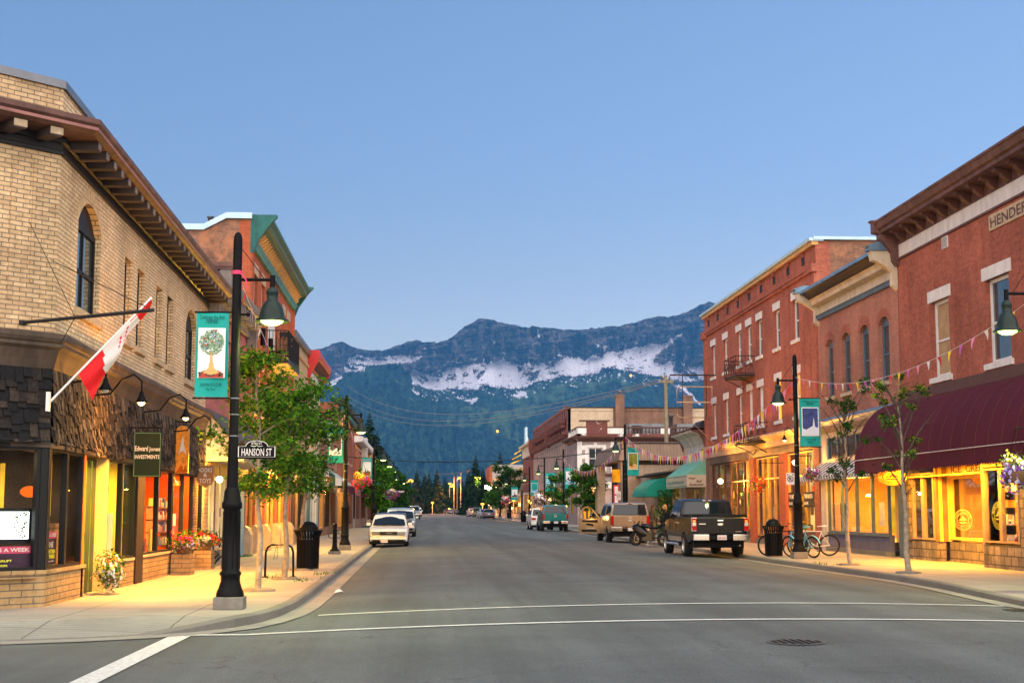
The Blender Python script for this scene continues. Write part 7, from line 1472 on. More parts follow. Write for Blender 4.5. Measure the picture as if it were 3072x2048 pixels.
# flowers
FM={k:mat('petal_'+k,c,.6,var=.15) for k,c in dict(red=(.75,.02,.02),white=(.80,.78,.74),purple=(.22,.06,.45),orange=(.85,.22,.02),yellow=(.88,.70,.05),magenta=(.55,.03,.25),lilac=(.45,.38,.75)).items()}
def flowers(t,c,r,pal,n=170,fs=.045,seed=1,nl=220,ls_=.06,split=None):
    rs=random.Random(seed); mb=MB(); c=Vector(c)
    for _ in range(int(nl*1.6)):
        d=Vector((rs.gauss(0,1),rs.gauss(0,1),rs.gauss(0,1))).normalized(); leaf(mb,c+Vector((d.x*r[0],d.y*r[1],d.z*r[2]))*rs.uniform(.3,1.15),ls_*rs.uniform(.6,1.3),G[rs.choice([0,1,1,2])],rs,1)
    mb.build('foliage',t,local=False); mb=MB()
    for _ in range(int(n*1.6)):
        d=Vector((rs.gauss(0,1),rs.gauss(0,1),rs.gauss(0,1))).normalized(); lump=.78+.30*math.sin(d.x*4.1+seed)*math.cos(d.y*3.7+seed*2)+.22*math.sin(d.z*5+d.x*3); p=c+Vector((d.x*r[0],d.y*r[1],d.z*r[2]*(1.35 if d.z<-.2 and rs.random()<.3 else 1)))*lump*rs.uniform(.8,1.15); q=fs*.74*rs.uniform(.5,1.4)
        m=FM[(split(d,rs) if split else rs.choice(pal))]; k=5
        a=d.orthogonal().normalized(); b=d.cross(a); mb.poly([p+(a*math.cos(2*math.pi*i/k)+b*math.sin(2*math.pi*i/k))*q*(1 if i%2 else .75) for i in range(k)],m)
    mb.build('blossoms',t,local=False)
def basket(x,y,z,r,label,pal,seed=1,split=None,bracket=None,n=170,fs=.045):
    t=thing('hanging_flower_basket',label,'flower basket',(x,y,z),world=True,group='hanging flower baskets')
    mb=MB(); mb.lathe([(.001,-.32*r*2),(.5*r,-.26*r*2),(.75*r,-.08*r*2),(.8*r,0)],(x,y,z),12,M_['shelf_wood'],caps=False); mb.build('basket',t)
    mb=MB(); T=(x,y,z+r*2.1)
    for k in range(3): a=k*2.1; mb.tube([(x+.7*r*math.cos(a),y+.7*r*math.sin(a),z),T],.006,3,L)
    if bracket: mb.tube([(bracket,y,z+r*2.1),(x,y,z+r*2.12)],.015,5,L)
    mb.build('chain',t); flowers(t,(x,y,z+.02),(r,r,r*.95),pal,n,fs,seed,split=split)
basket(-5.4 if 0 else 13.95,58.9,2.75,.40,'red and yellow flower basket on the tall right building',['red','red','orange','yellow'],2,bracket=15,fs=.06)
basket(12.05,43.9,2.75,.27,'magenta and white flower basket beside the right lamp',['magenta','purple','magenta','white'],3,bracket=11.6)
basket(10.95,25.8,2.35,.38,'large purple white and yellow flower basket at the right edge',['purple','lilac'],4,lambda d,rs:rs.choice(['yellow','yellow','white']) if d.z>.45 else rs.choice(['purple','purple','lilac','white','lilac']),11.4,420,.042)
basket(-2.4,54.2,2.75,.42,'orange and red flower basket on the second left lamp',['red'],5,lambda d,rs:rs.choice(['orange','orange','yellow']) if d.z>.1 and d.x<.5 else rs.choice(['red','purple','magenta','red']),-2.95,240,.06)
basket(-2.4,97.5,2.9,.5,'white and purple flower basket farther along the left lamps',['white','lilac','purple','yellow'],6,bracket=-2.95,fs=.09)
basket(-2.5,115,2.9,.5,'dark purple flower basket at the left side street',['purple','magenta'],7,bracket=-2.95,fs=.1)
basket(10.5,130.5,2.6,.75,'magenta and white flower basket above the teal pickup',['magenta','white','white'],8,bracket=11,fs=.11)
basket(10.6,187,2.9,.75,'dull red flower basket at the far right lamp',['magenta','white'],9,bracket=11.2,fs=.12)
def planter(x,y,z,r,label,pal,seed,h=.3,split=None,box=True,rr=None):
    t=thing('flower_planter',label,'planter',(x,y,z),world=True,group='flower planters along the left shops')
    if box: mb=MB(); mb.lathe([(.14,0),(.2,h)],(x,y,z),12,M_['shelf_wood']); mb.build('pot',t)
    flowers(t,(x,y,z+h+.08),rr or (r,r,r*.75),pal,260,.042,seed,300,.07,split)
mb=MB(); 
planter(-5.62,26.2,.35,.34,'tall flower box of white blooms spilling beside the corner shop door',['white'],21,.15,lambda d,rs:rs.choice(['white','white','yellow']) if d.z<.3 else rs.choice(['red','orange','white']),rr=(.26,.40,.36))
planter(-5.62,34.0,.62,.36,'flower planter of red and violet blooms below the orange book shop window',['red'],22,.2,lambda d,rs:rs.choice(['red','red','magenta']) if d.z>.2 else rs.choice(['purple','lilac','white','orange']))
planter(-5.60,37.2,.62,.38,'flower planter of white and red blooms next to the bench',['white'],23,.2,lambda d,rs:rs.choice(['white','white','yellow']) if d.z<.45 and d.x<.5 else rs.choice(['red','orange','red']))
for nm,y in (('first',34.0),('second',37.2)):
    t=thing('planter_stand','brick stand under the '+nm+' flower planter by the book shop','stand',(-5.62,y,.15),world=True); mb=MB(); mb.box(-5.85,-5.4,y-.3,y+.3,.15,.62,M_['base_brick']); mb.build('block',t)
# ivy hedge by the restaurant
t=thing('ivy_hedge','dark leafy hedge between the restaurant and the green barrel awning','hedge',(14.4,84.5,.15)); mb=MB(); rs=random.Random(5)
for _ in range(1500): leaf(mb,(rs.uniform(-.5,.6),rs.uniform(-1.6,1.6),rs.uniform(0,2.7)),rs.uniform(.1,.2),G[rs.choice([2,2,1])],rs,1)
mb.build('foliage',t)
mb=MB(); rs=random.Random(6)
for x,y,n in ((-2.6,31.0,26),(-2.4,34,30),(-3.4,32.4,12),(11.0,39.5,26),(11.4,38.6,10),(-5.75,47,60)):
    for _ in range(n): 
        p=Vector((x+rs.gauss(0,.1),y+rs.gauss(0,.35),.15)); mb.poly([p,p+Vector((rs.gauss(0,.04),rs.gauss(0,.04),rs.uniform(.03,.10))),p+Vector((.02,.01,0))],G[1])
tag(mb.build('weeds'),'small green weeds in the pavement cracks by the kerbs','weeds',kind='stuff')
# ------------------------------------------------------------------ vehicles
def paint(name,c,metal=.3,rough=.28,coat=.6):
    return mat(name,c,rough,metal,var=.06,vs=2,coat=coat,obj=True)
mat('tyre',(.018,.018,.018),.85,var=.2,vs=20,obj=True); mat('rim_alloy',(.55,.54,.52),.3,.8,var=.1,obj=True); mat('rim_dark',(.08,.08,.08),.4,.5,var=.1,obj=True); mat('chrome',(.70,.68,.64),.15,.95,var=.1,obj=True); mat('car_black',(.007,.007,.008),.55,var=.1,spec=.12,obj=True)
mat('car_glass',(.010,.014,.018),.03,var=0,spec=.55); mat('tail_red',(.34,.006,.008),.2,var=.1,obj=True,emit=(1,.03,.02),es=.02); mat('tail_amber',(.75,.30,.04),.2,var=.1,obj=True,emit=(1,.5,.1),es=.3); mat('lens_clear',(.62,.64,.62),.12,.3,var=.1,obj=True); mat('headlamp',(.24,.25,.25),.12,.4,var=.4,vs=18,obj=True); mat('plate_white',(.62,.58,.58),.4,var=.05,obj=True)
def shell(name,par,prof,W,fn,m,zc=(),yc=(),bevel=.03):
    """closed side profile (y,z) extruded across the car, cut into bands and shaped by fn(x,y,z)"""
    bm=bmesh.new(); vs=[bm.verts.new((-W/2,y,z)) for y,z in prof]; f=bm.faces.new(vs); r=bmesh.ops.extrude_face_region(bm,geom=[f]); 
    for v in [g for g in r['geom'] if isinstance(g,bmesh.types.BMVert)]: v.co.x=W/2
    for ax,cs in (((0,0,1),zc),((0,1,0),yc),((1,0,0),(-W*.4,-W*.2,0,W*.2,W*.4))):
        for c in cs: bmesh.ops.bisect_plane(bm,geom=bm.verts[:]+bm.edges[:]+bm.faces[:],plane_co=Vector(ax)*c,plane_no=ax)
    for v in bm.verts: v.co=Vector(fn(v.co.x,v.co.y,v.co.z))
    bmesh.ops.recalc_face_normals(bm,faces=bm.faces)
    me=bpy.data.meshes.new(name); bm.to_mesh(me); bm.free(); me.materials.append(m); me.polygons.foreach_set('use_smooth',[True]*len(me.polygons))
    o=bpy.data.objects.new(name,me); COL.objects.link(o); o.parent=par
    md=o.modifiers.new('b','BEVEL'); md.width=bevel; md.segments=2; md.limit_method='ANGLE'; md.angle_limit=R(38); md.use_clamp_overlap=True
    w=o.modifiers.new('w','WEIGHTED_NORMAL'); w.keep_sharp=False
    return o
def wheel(par,x,y,r,wd,rim='rim_alloy',n=5,steer=0):
    s=1 if x>0 else -1
    mb=MB(); mb.lathe([(r*.62,-wd/2),(r*.9,-wd/2),(r*.985,-wd*.38),(r,-wd*.2),(r,wd*.2),(r*.985,wd*.38),(r*.9,wd/2),(r*.62,wd/2)],(x,y,r),24,M_['tyre'],axis='X',caps=False); mb.lathe([(.001,-.01),(r*.62,-.01)],(x+s*wd*.05,y,r),18,M_['car_black'],axis='X',caps=False)
    o=mb.build('wheel',par,local=True)
    mb=MB(); m=M_[rim]; X=x+s*wd*.40
    mb.lathe([(r*.63,s*.02),(r*.60,-s*.02),(r*.56,-s*.04)],(X,y,r),20,m,axis='X',caps=False); mb.lathe([(.001,s*.01),(r*.16,s*.0),(r*.16,-s*.05)],(X,y,r),10,m,axis='X',caps=False)
    for k in range(n):
        a=2*math.pi*k/n+.3; c,q=math.cos(a),math.sin(a); u,v=-q,c; w0,w1=r*.09,r*.12
        P=lambda rr,ww,dx:(X+dx,y+c*rr+u*ww,r+q*rr+v*ww)
        mb.hexa([P(r*.12,-w0,-s*.03),P(r*.12,w0,-s*.03),P(r*.12,w0,0),P(r*.12,-w0,0),P(r*.6,-w1,-s*.03),P(r*.6,w1,-s*.03),P(r*.6,w1,.0),P(r*.6,-w1,0)],m)
    mb.build('rim',o,local=True); return o
def arch(yc,r,z0,n=9): # points from rear to front over the wheel
    return [(yc+r*math.cos(math.pi-math.pi*k/(n-1)) , max(z0,.36+r*math.sin(math.pi*k/(n-1)))) for k in range(n)]
def quadx(mb,F4,m): mb.poly(F4,m)
SPEC=dict(
 pickup=dict(L=5.85,W=1.98,zb=.50,fa=2.12,ra=-1.55,wr=.40,ar=.50,wd=.27,body=[(-2.88,.62),(-2.92,.95),(-2.89,1.34),(-.75,1.34),(1.35,1.27),(2.55,1.17),(2.86,1.0),(2.92,.62),(2.8,.5)],cab=[(-.82,1.26),(-.66,1.84),(-.42,1.92),(.75,1.93),(1.0,1.88),(1.72,1.24)],sw=[[(-.55,1.36),(-.50,1.80),(-.05,1.84),(-.05,1.34)],[(.05,1.34),(.05,1.84),(.78,1.84),(1.42,1.36)]],ws=(.98,1.88,1.66,1.28),rw=(-.70,1.82,-.82,1.34),tumble=.30),
 canopy=dict(L=5.6,W=1.96,zb=.48,fa=2.05,ra=-1.5,wr=.38,ar=.47,wd=.26,body=[(-2.76,.62),(-2.8,.95),(-2.78,1.30),(-.75,1.30),(1.3,1.24),(2.45,1.14),(2.72,.98),(2.8,.62),(2.7,.5)],cab=[(-2.76,1.28),(-2.56,1.88),(-2.4,1.93),(-.7,1.93),(.65,1.90),(.92,1.84),(1.62,1.22)],sw=[[(-2.3,1.36),(-2.26,1.80),(-1.6,1.80),(-1.6,1.36)],[(-1.52,1.36),(-1.52,1.80),(-.9,1.80),(-.9,1.36)],[(-.4,1.34),(-.4,1.82),(.7,1.80),(1.32,1.32)]],ws=(.9,1.82,1.56,1.26),rw=(-2.59,1.84,-2.76,1.34),tumble=.26),
 sedan=dict(L=4.4,W=1.70,zb=.30,fa=1.30,ra=-1.25,wr=.31,ar=.37,wd=.2,body=[(-2.15,.45),(-2.2,.62),(-2.16,.92),(-1.6,.98),(-.9,.93),(.95,.88),(1.9,.76),(2.12,.66),(2.2,.48),(2.12,.28),(1.9,.24)],cab=[(-1.72,.92),(-1.05,1.34),(-.75,1.385),(.05,1.39),(.28,1.35),(1.05,.86)],sw=[[(-1.35,.98),(-.92,1.28),(-.3,1.31),(-.3,.96)],[(-.22,.96),(-.22,1.31),(.16,1.31),(.82,.93)]],ws=(.24,1.34,1.02,.90),rw=(-1.08,1.33,-1.68,.97),tumble=.36),
 hatch=dict(L=4.2,W=1.70,zb=.30,fa=1.28,ra=-1.22,wr=.31,ar=.37,wd=.2,body=[(-2.05,.45),(-2.1,.62),(-2.05,.95),(-.9,.98),(.95,.95),(1.85,.82),(2.05,.7),(2.12,.48),(2.05,.28),(1.85,.24)],cab=[(-2.02,.95),(-1.75,1.38),(-1.5,1.45),(.05,1.46),(.3,1.42),(1.12,.93)],sw=[[(-1.7,1.02),(-1.55,1.34),(-.5,1.38),(-.5,1.02)],[(-.42,1.02),(-.42,1.38),(.2,1.38),(.88,.99)]],ws=(.26,1.41,1.08,.96),rw=(-1.78,1.37,-2.02,1.0),tumble=.34),
 suv=dict(L=4.7,W=1.82,zb=.38,fa=1.42,ra=-1.38,wr=.36,ar=.43,wd=.23,body=[(-2.25,.5),(-2.32,.75),(-2.28,1.08),(-1.0,1.10),(1.05,1.06),(2.05,.95),(2.28,.8),(2.34,.52),(2.25,.36),(2.0,.32)],cab=[(-2.27,1.06),(-2.02,1.60),(-1.8,1.68),(.1,1.70),(.38,1.65),(1.22,1.03)],sw=[[(-2.0,1.16),(-1.86,1.56),(-1.2,1.60),(-1.2,1.14)],[(-1.12,1.14),(-1.12,1.60),(-.4,1.61),(-.4,1.13)],[(-.32,1.13),(-.32,1.61),(.3,1.60),(.95,1.10)]],ws=(.34,1.64,1.18,1.07),rw=(-2.04,1.58,-2.27,1.13),tumble=.28))
def car(kind,name,label,cat,loc,rz,pm,rear=True,front=True,rim='rim_alloy',glassm='car_glass',skip_door=False,lower=None,group='parked cars',topm=None):
    S=SPEC[kind]; W=S['W']; t=thing(name,label,cat,loc,rz,group); hw=W/2; tb=S['tumble']
    zb=S['zb']; ztop=max(z for y,z in S['body']); L2=max(abs(y) for y,z in S['body'])
    def bx(x,y,z):
        k=1-.05*max(0,(zb+.25-z))/.3-.035*max(0,(z-.7))/.5
        e=abs(y)/L2; k*=1-.10*max(0,e-.78)/.22*(1.2 if y>0 else .7)
        if abs(x)<hw*.95: z+=(1-(x/hw)**2)*.02*(1 if z>ztop-.3 else 0)
        return (x*k,y- (.10*(x/hw)**2 if y>L2*.9 else -.05*(x/hw)**2 if y<-L2*.9 else 0),z)
    prof=S['body']+[(S['fa']+S['ar'],zb-.05)]+arch(S['fa'],S['ar'],zb-.05)[::-1][1:-1]+[(S['fa']-S['ar'],zb-.05),(S['ra']+S['ar'],zb-.05)]+arch(S['ra'],S['ar'],zb-.05)[::-1][1:-1]+[(S['ra']-S['ar'],zb-.05)]
    body=shell('body',t,prof,W,bx,pm,zc=(zb+.15,.7,.85,1.0,1.2),yc=(-L2*.8,-L2*.5,-.5,0,.5,L2*.5,L2*.8),bevel=.035)
    cz0=min(z for y,z in S['cab']); cz1=max(z for y,z in S['cab'])
    def sx(z): return hw*(.955-tb*(max(0,z-cz0)/(cz1-cz0))**1.15*.5)
    def cx(x,y,z):
        return (x/hw*sx(z), y-(.12*(x/hw)**2 if y>.6 and z>cz0 else -.06*(x/hw)**2 if y<-.5 else 0), z+(1-(x/hw)**2)*.03*(z>cz1-.12))
    cab=shell('cabin',t,S['cab'],W,cx,topm or pm,zc=(cz0+.2,cz0+.4,cz1-.12),yc=(-1.5,-.7,0,.6),bevel=.04)
    gm=M_[glassm]
    for s in (-1,1):
        for k,w in enumerate(S['sw']):
            mb=MB(); mb.poly([(s*(sx(z)+.010),y,z) for y,z in w],gm); o=mb.build('side_window',t,local=True)
    def endglass(nm,v,sg):
        y1,z1,y0,z0=v; mb=MB(); n=8; vs=[]
        for ii in range(n+1):
            for (y,z) in ((y0,z0),((y0+y1)/2,(z0+z1)/2),(y1,z1-.015)):
                f=-1+2*ii/n; x=f*(sx(z)-.085); vs.append((x,y-(.11*f*f if sg>0 else -.055*f*f)+.026*sg,z+.034))
        mb.mesh(vs,[(3*i+k,3*i+3+k,3*i+4+k,3*i+1+k) for i in range(n) for k in (0,1)],gm,True)
        return mb.build(nm,t,local=True)
    if kind in('sedan','hatch','suv','pickup','canopy'):
        endglass('windscreen',S['ws'],1); endglass('rear_window',S['rw'],-1)
    for (x,y) in ((-hw+S['wd']*.45,S['fa']),(hw-S['wd']*.45,S['fa']),(-hw+S['wd']*.45,S['ra']),(hw-S['wd']*.45,S['ra'])): wheel(t,x,y,S['wr'],S['wd'],rim,6)
    mb=MB(); mb.box(-hw*.86,hw*.86,-L2*.9,L2*.9,zb-.16,zb+.12,M_['car_black']); mb.build('underbody',t,local=True)
    yr=min(y for y,z in S['body']); yf=max(y for y,z in S['body'])
    for s in (-1,1):
        mb=MB(); y=S['ws'][2]-.28; mb.cbox((s*(hw+.07),y,cz0+.12),(.18 if 'p' not in kind[:1] else .22,.08,.13 if kind!='pickup' else .22),M_['car_black'] if kind in('pickup','canopy') else pm); mb.cbox((s*(hw-.03),y+.02,cz0+.08),(.12,.04,.04),M_['car_black']); mb.build('mirror',t,local=True,bevel=.015)
    pick=kind in('pickup','canopy')
    if rear:
        for s in (-1,1):
            mb=MB()
            if pick:
                mb.cbox((s*(hw-.115),yr+.03,1.10),(.15,.12,.40),M_['tail_red']); mb.cbox((s*(hw-.115),yr-.033,1.10),(.12,.012,.10),M_['lens_clear'] if kind=='pickup' else M_['tail_red'])
                if kind=='pickup': mb.cbox((s*(hw-.115),yr-.034,1.20),(.08,.012,.07),M_['tail_amber'])
                mb.cbox((s*(hw-.115),yr+.04,1.10),(.17,.12,.43),M_['chrome'] if kind=='pickup' else M_['car_black'])
            else: mb.cbox((s*(hw-.24),yr+.045,ztop-.22),(.34,.08,.15),M_['tail_red'])
            mb.build('tail_light',t,local=True,bevel=.012)
        mb=MB()
        if pick:
            ch=M_['chrome']
            mb.cbox((0,yr-.07,.66),(W*.9,.10,.12),M_['car_black'])
            for s in (-1,1): mb.cbox((s*W*.335,yr-.10,.68),(W*.27,.14,.20),ch)
            mb.build('bumper',t,local=True,bevel=.02)
            mb=MB(); mb.box(-.80,.80,yr-.035,yr-.005,.80,1.30,pm); mb.build('tailgate',t,local=True,bevel=.012)
            mb=MB(); mb.cbox((0,yr-.045,1.22),(.2,.02,.05),ch); mb.cbox((0,yr-.04,1.10),(.18,.012,.07),M_['lens_clear']); mb.build('tailgate_handle',t,local=True,bevel=.01)
        else:
            mb.cbox((0,yr+.02,.50),(W*.96,.14,.22),pm); mb.build('bumper',t,local=True,bevel=.03)
        mb=MB(); mb.cbox((.02,yr-(.175 if pick else .07),.68 if pick else .72),(.31,.012,.155),M_['plate_white']); mb.build('number_plate',t,local=True)
        mb=MB(); mb.cbox((0,S['rw'][0]+.0,S['rw'][1]+.07),(.3,.05,.035),M_['lens_clear']); mb.cbox((0,S['rw'][0]-.02,S['rw'][1]+.07),(.1,.03,.03),M_['tail_red']); mb.build('brake_light',t,local=True)
    if front:
        zf=.60 if not pick else .92
        if kind=='suv': zf=.80
        if kind=='hatch': zf=.66
        for s in (-1,1):
            mb=MB(); mb.cbox((s*(hw-.30),yf-.072,zf),(.36,.10,.135),M_['headlamp'],rz=-s*.12); mb.build('headlight',t,local=True,bevel=.01)
            mb=MB(); mb.cbox((s*(hw-.30),yf-.02,zf-.17),(.34,.03,.05),M_['tail_amber']); mb.cbox((s*(hw-.33),yf+.02,zf-.33),(.28,.02,.09),M_['car_black']); mb.build('fog_light',t,local=True)
        mb=MB(); mb.cbox((0,yf-.015,zf),(W*.44,.05,.15),M_['car_black'])
        for k in range(5): mb.cbox((0,yf+.012,zf-.055+k*.027),(W*.43,.006,.006),M_['rim_dark'])
        mb.build('grille',t,local=True)
        mb=MB(); mb.cbox((0,yf-.045,zf-.23),(W*.95,.13,.10),pm if not pick else M_['chrome']); mb.build('bumper',t,local=True,bevel=.03)
        mb=MB(); mb.cbox((-.1,yf+.055,zf-.34),(W*.46,.02,.09),M_['car_black']); mb.build('air_intake',t,local=True)
        mb=MB(); mb.cbox((.18,yf+.065,zf-.33),(.30,.012,.14),M_['plate_white']); mb.build('number_plate',t,local=True)
        mb=MB(); y=S['ws'][2]
        for s in (-.25,.3): mb.tube([(s,y+.0,S['ws'][3]+.06),(s-.42,y-.06,S['ws'][3]+.11)],.008,4,M_['car_black'])
        mb.build('wiper',t,local=True)
    if not pick or True:
        mb=MB()
        for s in (-1,1):
            for y in ((-.35,.85) if not pick else (.1,)): mb.cbox((s*(hw-.005),y-.25,cz0-.10),(.03,.14,.03),M_['chrome'] if pick else pm)
        mb.build('door_handle',t,local=True)
        mb=MB()  # door gaps as thin dark seams
        for s in (-1,1):
            for y in ((S['sw'][-1][0][0]-.03),(S['sw'][-1][3][0]-.12)): mb.box(s*(hw*.985)-.006,s*(hw*.985)+.006,y-.006,y+.006,zb+.05,cz0-.02,M_['car_black'])
        mb.build('door_seam',t,local=True)
    return t
P_=dict(blk=mat('paint_black',(.006,.006,.007),.25,0,var=.06,coat=.15,spec=.3,obj=True),tan=paint('paint_tan',(.30,.22,.14),.5,.35),teal=paint('paint_teal',(.012,.16,.15),.3,.35),white=paint('paint_white',(.72,.72,.70),.0,.35),silver=paint('paint_silver',(.42,.45,.48),.6,.32),dark=paint('paint_dark',(.05,.06,.07),.4,.3),grey=paint('paint_grey',(.10,.11,.14),.4,.3),olive=paint('paint_olive',(.06,.08,.05),.3,.3),rose=paint('paint_pinklit_white',(.45,.30,.28),.2,.35),wine=paint('paint_wine',(.20,.05,.05),.3,.35))  # rose: white car body with pinkish lamp light put into its paint
def zc_(x,y): return gz(x,y)+.002
# black pickup
f=car('pickup','pickup_truck','black pickup truck with silver lower trim parked beside the bicycles','pickup truck',(9.83,50.15,zc_(9.83,50)),0,P_['blk'],front=False)
f.scale=(1.0,1,1.02)
mb=MB()
for s in (-1,1): mb.box(s*.965-.012,s*.965+.02 if s>0 else s*.965+.012,-1.0,1.6,.52,.78,M_['rim_alloy'])
mb.build('rocker_trim',f,local=True); mb=MB(); mb.tube([(-1.06,-.9,.42),(-1.06,1.5,.42)],.045,8,M_['chrome']); mb.tube([(1.06,-.9,.42),(1.06,1.5,.42)],.045,8,M_['chrome']); mb.build('running_board',f,local=True)
mb=MB(); mb.box(-.93,.93,-2.86,-.86,1.345,1.43,M_['car_black']); mb.build('bed_cover',f,local=True,bevel=.03)
mb=MB(); text(mb,'FJE-695',(.02,-3.105,.635),(1,0,0),(0,0,1),h=.075,w=.26,m=M_['art_red'],align='C',bold=.02); mb.build('plate_lettering',f,local=True)
mb=MB(); mb.sphere((0,-2.965,1.08),.09,M_['chrome'],8,(1,.15,.42)); mb.box(-.72,-.5,-2.965,-2.958,1.10,1.13,M_['chrome']); mb.box(.5,.7,-2.965,-2.958,.86,.875,M_['chrome']); mb.build('badge',f,local=True)
mb=MB(); mb.tube([(.6,-2.7,.42),(.62,-3.1,.42)],.035,8,M_['chrome']); mb.build('exhaust_pipe',f,local=True)
# tan pickup with canopy and open door
d=car('canopy','pickup_truck','tan pickup truck with canopy and its driver door wide open','pickup truck',(9.88,71.3,zc_(9.9,71)),0,P_['tan'],front=False,rim='rim_dark')
mb=MB(); s_=.985; pts=[(0,.42),(-1.12,.42),(-1.18,.6),(-1.16,1.15),(-1.08,1.5),(-.9,1.72),(-.65,1.78),(-.35,1.6),(0,1.22)]; inn=[(-.12,1.18),(-1.05,1.2),(-.99,1.48),(-.84,1.64),(-.66,1.68),(-.4,1.54)]
hx,hy=-.96,1.15
def dp(u,z,o=0): return (hx+u*.97,hy-.25*u*.0-o+ .12*u,z)
o_=[dp(*p) for p in pts]
low=[p for p in [(0,.42),(-1.12,.42),(-1.18,.6),(-1.17,1.17),(0,1.17)]]
for off in (0,.07): mb.poly([dp(u,z,off) for u,z in low],P_['tan'] if off else P_['tan'])
for off in (0,.07):
    for a,b in (((-1.17,1.17),(-1.09,1.5)),((-1.09,1.5),(-.9,1.72)),((-.9,1.72),(-.65,1.79)),((-.65,1.79),(-.35,1.6)),((-.35,1.6),(0,1.17))):
        q=lambda p:(p[0]*.9-.05,p[1]-.06); mb.poly([dp(*a,off),dp(*b,off),dp(*(b[0]+.07 if b[0]<-.6 else b[0]-.05,b[1]-.05),off),dp(*(a[0]+.07 if a[0]<-.6 else a[0]-.05,a[1]-.05),off)],P_['tan'])
n=len(pts)
for a,b in zip(pts,pts[1:]+pts[:1]): mb.poly([dp(*a,0),dp(*b,0),dp(*b,.07),dp(*a,.07)],P_['tan'])
dr=mb.build('open_door',d,local=True)
mb=MB(); mb.poly([dp(u,z,.04) for u,z in ((-.1,1.17),(-1.12,1.17),(-1.02,1.5),(-.86,1.67),(-.66,1.72),(-.4,1.56))],M_['clear_glass']); mb.build('door_glass',dr,local=True)
mb=MB(); mb.poly([dp(u,z,.075) for u,z in ((-.15,.95),(-.95,1.0),(-1.0,1.08),(-.15,1.1))],M_['car_black']); mb.poly([dp(u,z,.075) for u,z in ((-.2,.5),(-1.0,.5),(-1.0,.62),(-.2,.6))],M_['car_black']); mb.box(dp(-.9,.6,.08)[0],dp(-.3,.6,.08)[0],dp(-.6,.6,.09)[1],dp(-.6,.6,.085)[1]+.01,.66,.69,M_['lens_clear']); mb.poly([dp(u,z,.076) for u,z in ((-.35,.78),(-.8,.85),(-.7,.93),(-.4,.9))],M_['car_black']); mb.build('door_trim',dr,local=True)
for y in (-2.0,1.55):
    for s in (-1,1): mb=MB(); mb.box(s*.84-.14,s*.84+.14,y-.02,y,.22,.5,M_['car_black']); mb.build('mud_flap',d,local=True)
light('POINT',(8.6,71.9,1.3),12,(1,.55,.15),.1,name='door_light')
te=car('canopy','pickup_truck','teal pickup truck with canopy parked before the museum','pickup truck',(9.55,107,zc_(9.5,107)),0,P_['teal'],front=False,rim='rim_dark')
car('suv','parked_car','white sport utility car tucked in ahead of the teal pickup','car',(9.2,114,zc_(9.2,113)),0,P_['white'],front=False)
w_=car('sedan','parked_car','white sedan facing the camera, first in the left row','car',(-1.55,64.6,zc_(-1.5,64)),math.pi,P_['white'],rear=False)
mb=MB(); text(mb,'252-MDE' if 0 else 'FR2 90Z',(.18,2.272,.245),(-1,0,0),(0,0,1),h=.07,w=.24,m=M_['art_red'],align='C'); mb.build('plate_lettering',w_,local=True)
mb=MB()
for k in range(4): mb.torus((-.09+.06*k,2.215,.60),.035,.006,'Y',14,4,M_['chrome'])
mb.build('badge',w_,local=True)
car('hatch','parked_car','dark car parked close behind the white sedan','car',(-1.62,70.5,zc_(-1.6,70)),math.pi,P_['dark'],rear=False)
su=car('suv','parked_car','pale silver wagon with roof rails, third in the left row','car',(-1.42,86.5,zc_(-1.4,86)),math.pi,P_['silver'],rear=False)
mb=MB()
for s in (-1,1): mb.tube([(s*.62,-1.7,1.70),(s*.62,-1.6,1.76),(s*.62,0,1.76),(s*.62,.1,1.71)],.02,5,M_['car_black'])
mb.build('roof_rail',su,local=True)
car('canopy','pickup_truck','silver truck farther down the left row near the leafy trees','pickup truck',(-1.6,206,zc_(-1.6,206)),math.pi,P_['silver'],rear=False)
car('suv','parked_car','small distant white car at the end of the left row','car',(-1.4,262,zc_(-1.4,262)),math.pi,P_['white'],rear=False)
car('sedan','parked_car','dark grey sedan seen from behind near the far shops','car',(9.35,210,zc_(9.35,210)),0,P_['grey'],front=False)
car('sedan','parked_car','orange lit silver car just ahead of the dark grey sedan','car',(9.2,222,zc_(9.2,222)),.12,P_['silver'],front=False)
car('suv','parked_car','dark green utility car in the far right row','car',(9.3,250,zc_(9.2,250)),math.pi,P_['olive'],rear=False)
car('hatch','parked_car','white car in the far right row, pink light painted into its body colour','car',(8.9,268,zc_(8.9,268)),.1,P_['rose'],front=False)
car('suv','parked_car','wine coloured utility car behind the pinkish one','car',(9.6,290,zc_(9,290)),0,P_['wine'],front=False)
car('sedan','parked_car','white sedan alone at the end of the street under the poles','car',(10.6,400,.30),.1,P_['white'],front=False)
car('suv','parked_car','small grey utility car left of the far white sedan','car',(7.0,420,.30),.3,P_['grey'],front=False)
car('hatch','parked_car','dark hatchback next to the far grey utility car','car',(9.2,425,.30),.2,P_['dark'],front=False)
car('pickup','pickup_truck','long dark truck at the foot of the dark woods','pickup truck',(3.4,430,.30),1.5,P_['dark'],front=False)
car('hatch','parked_car','low dark car right of the small orange lamp at the street end','car',(5.3,440,.30),1.4,P_['wine'],front=False)
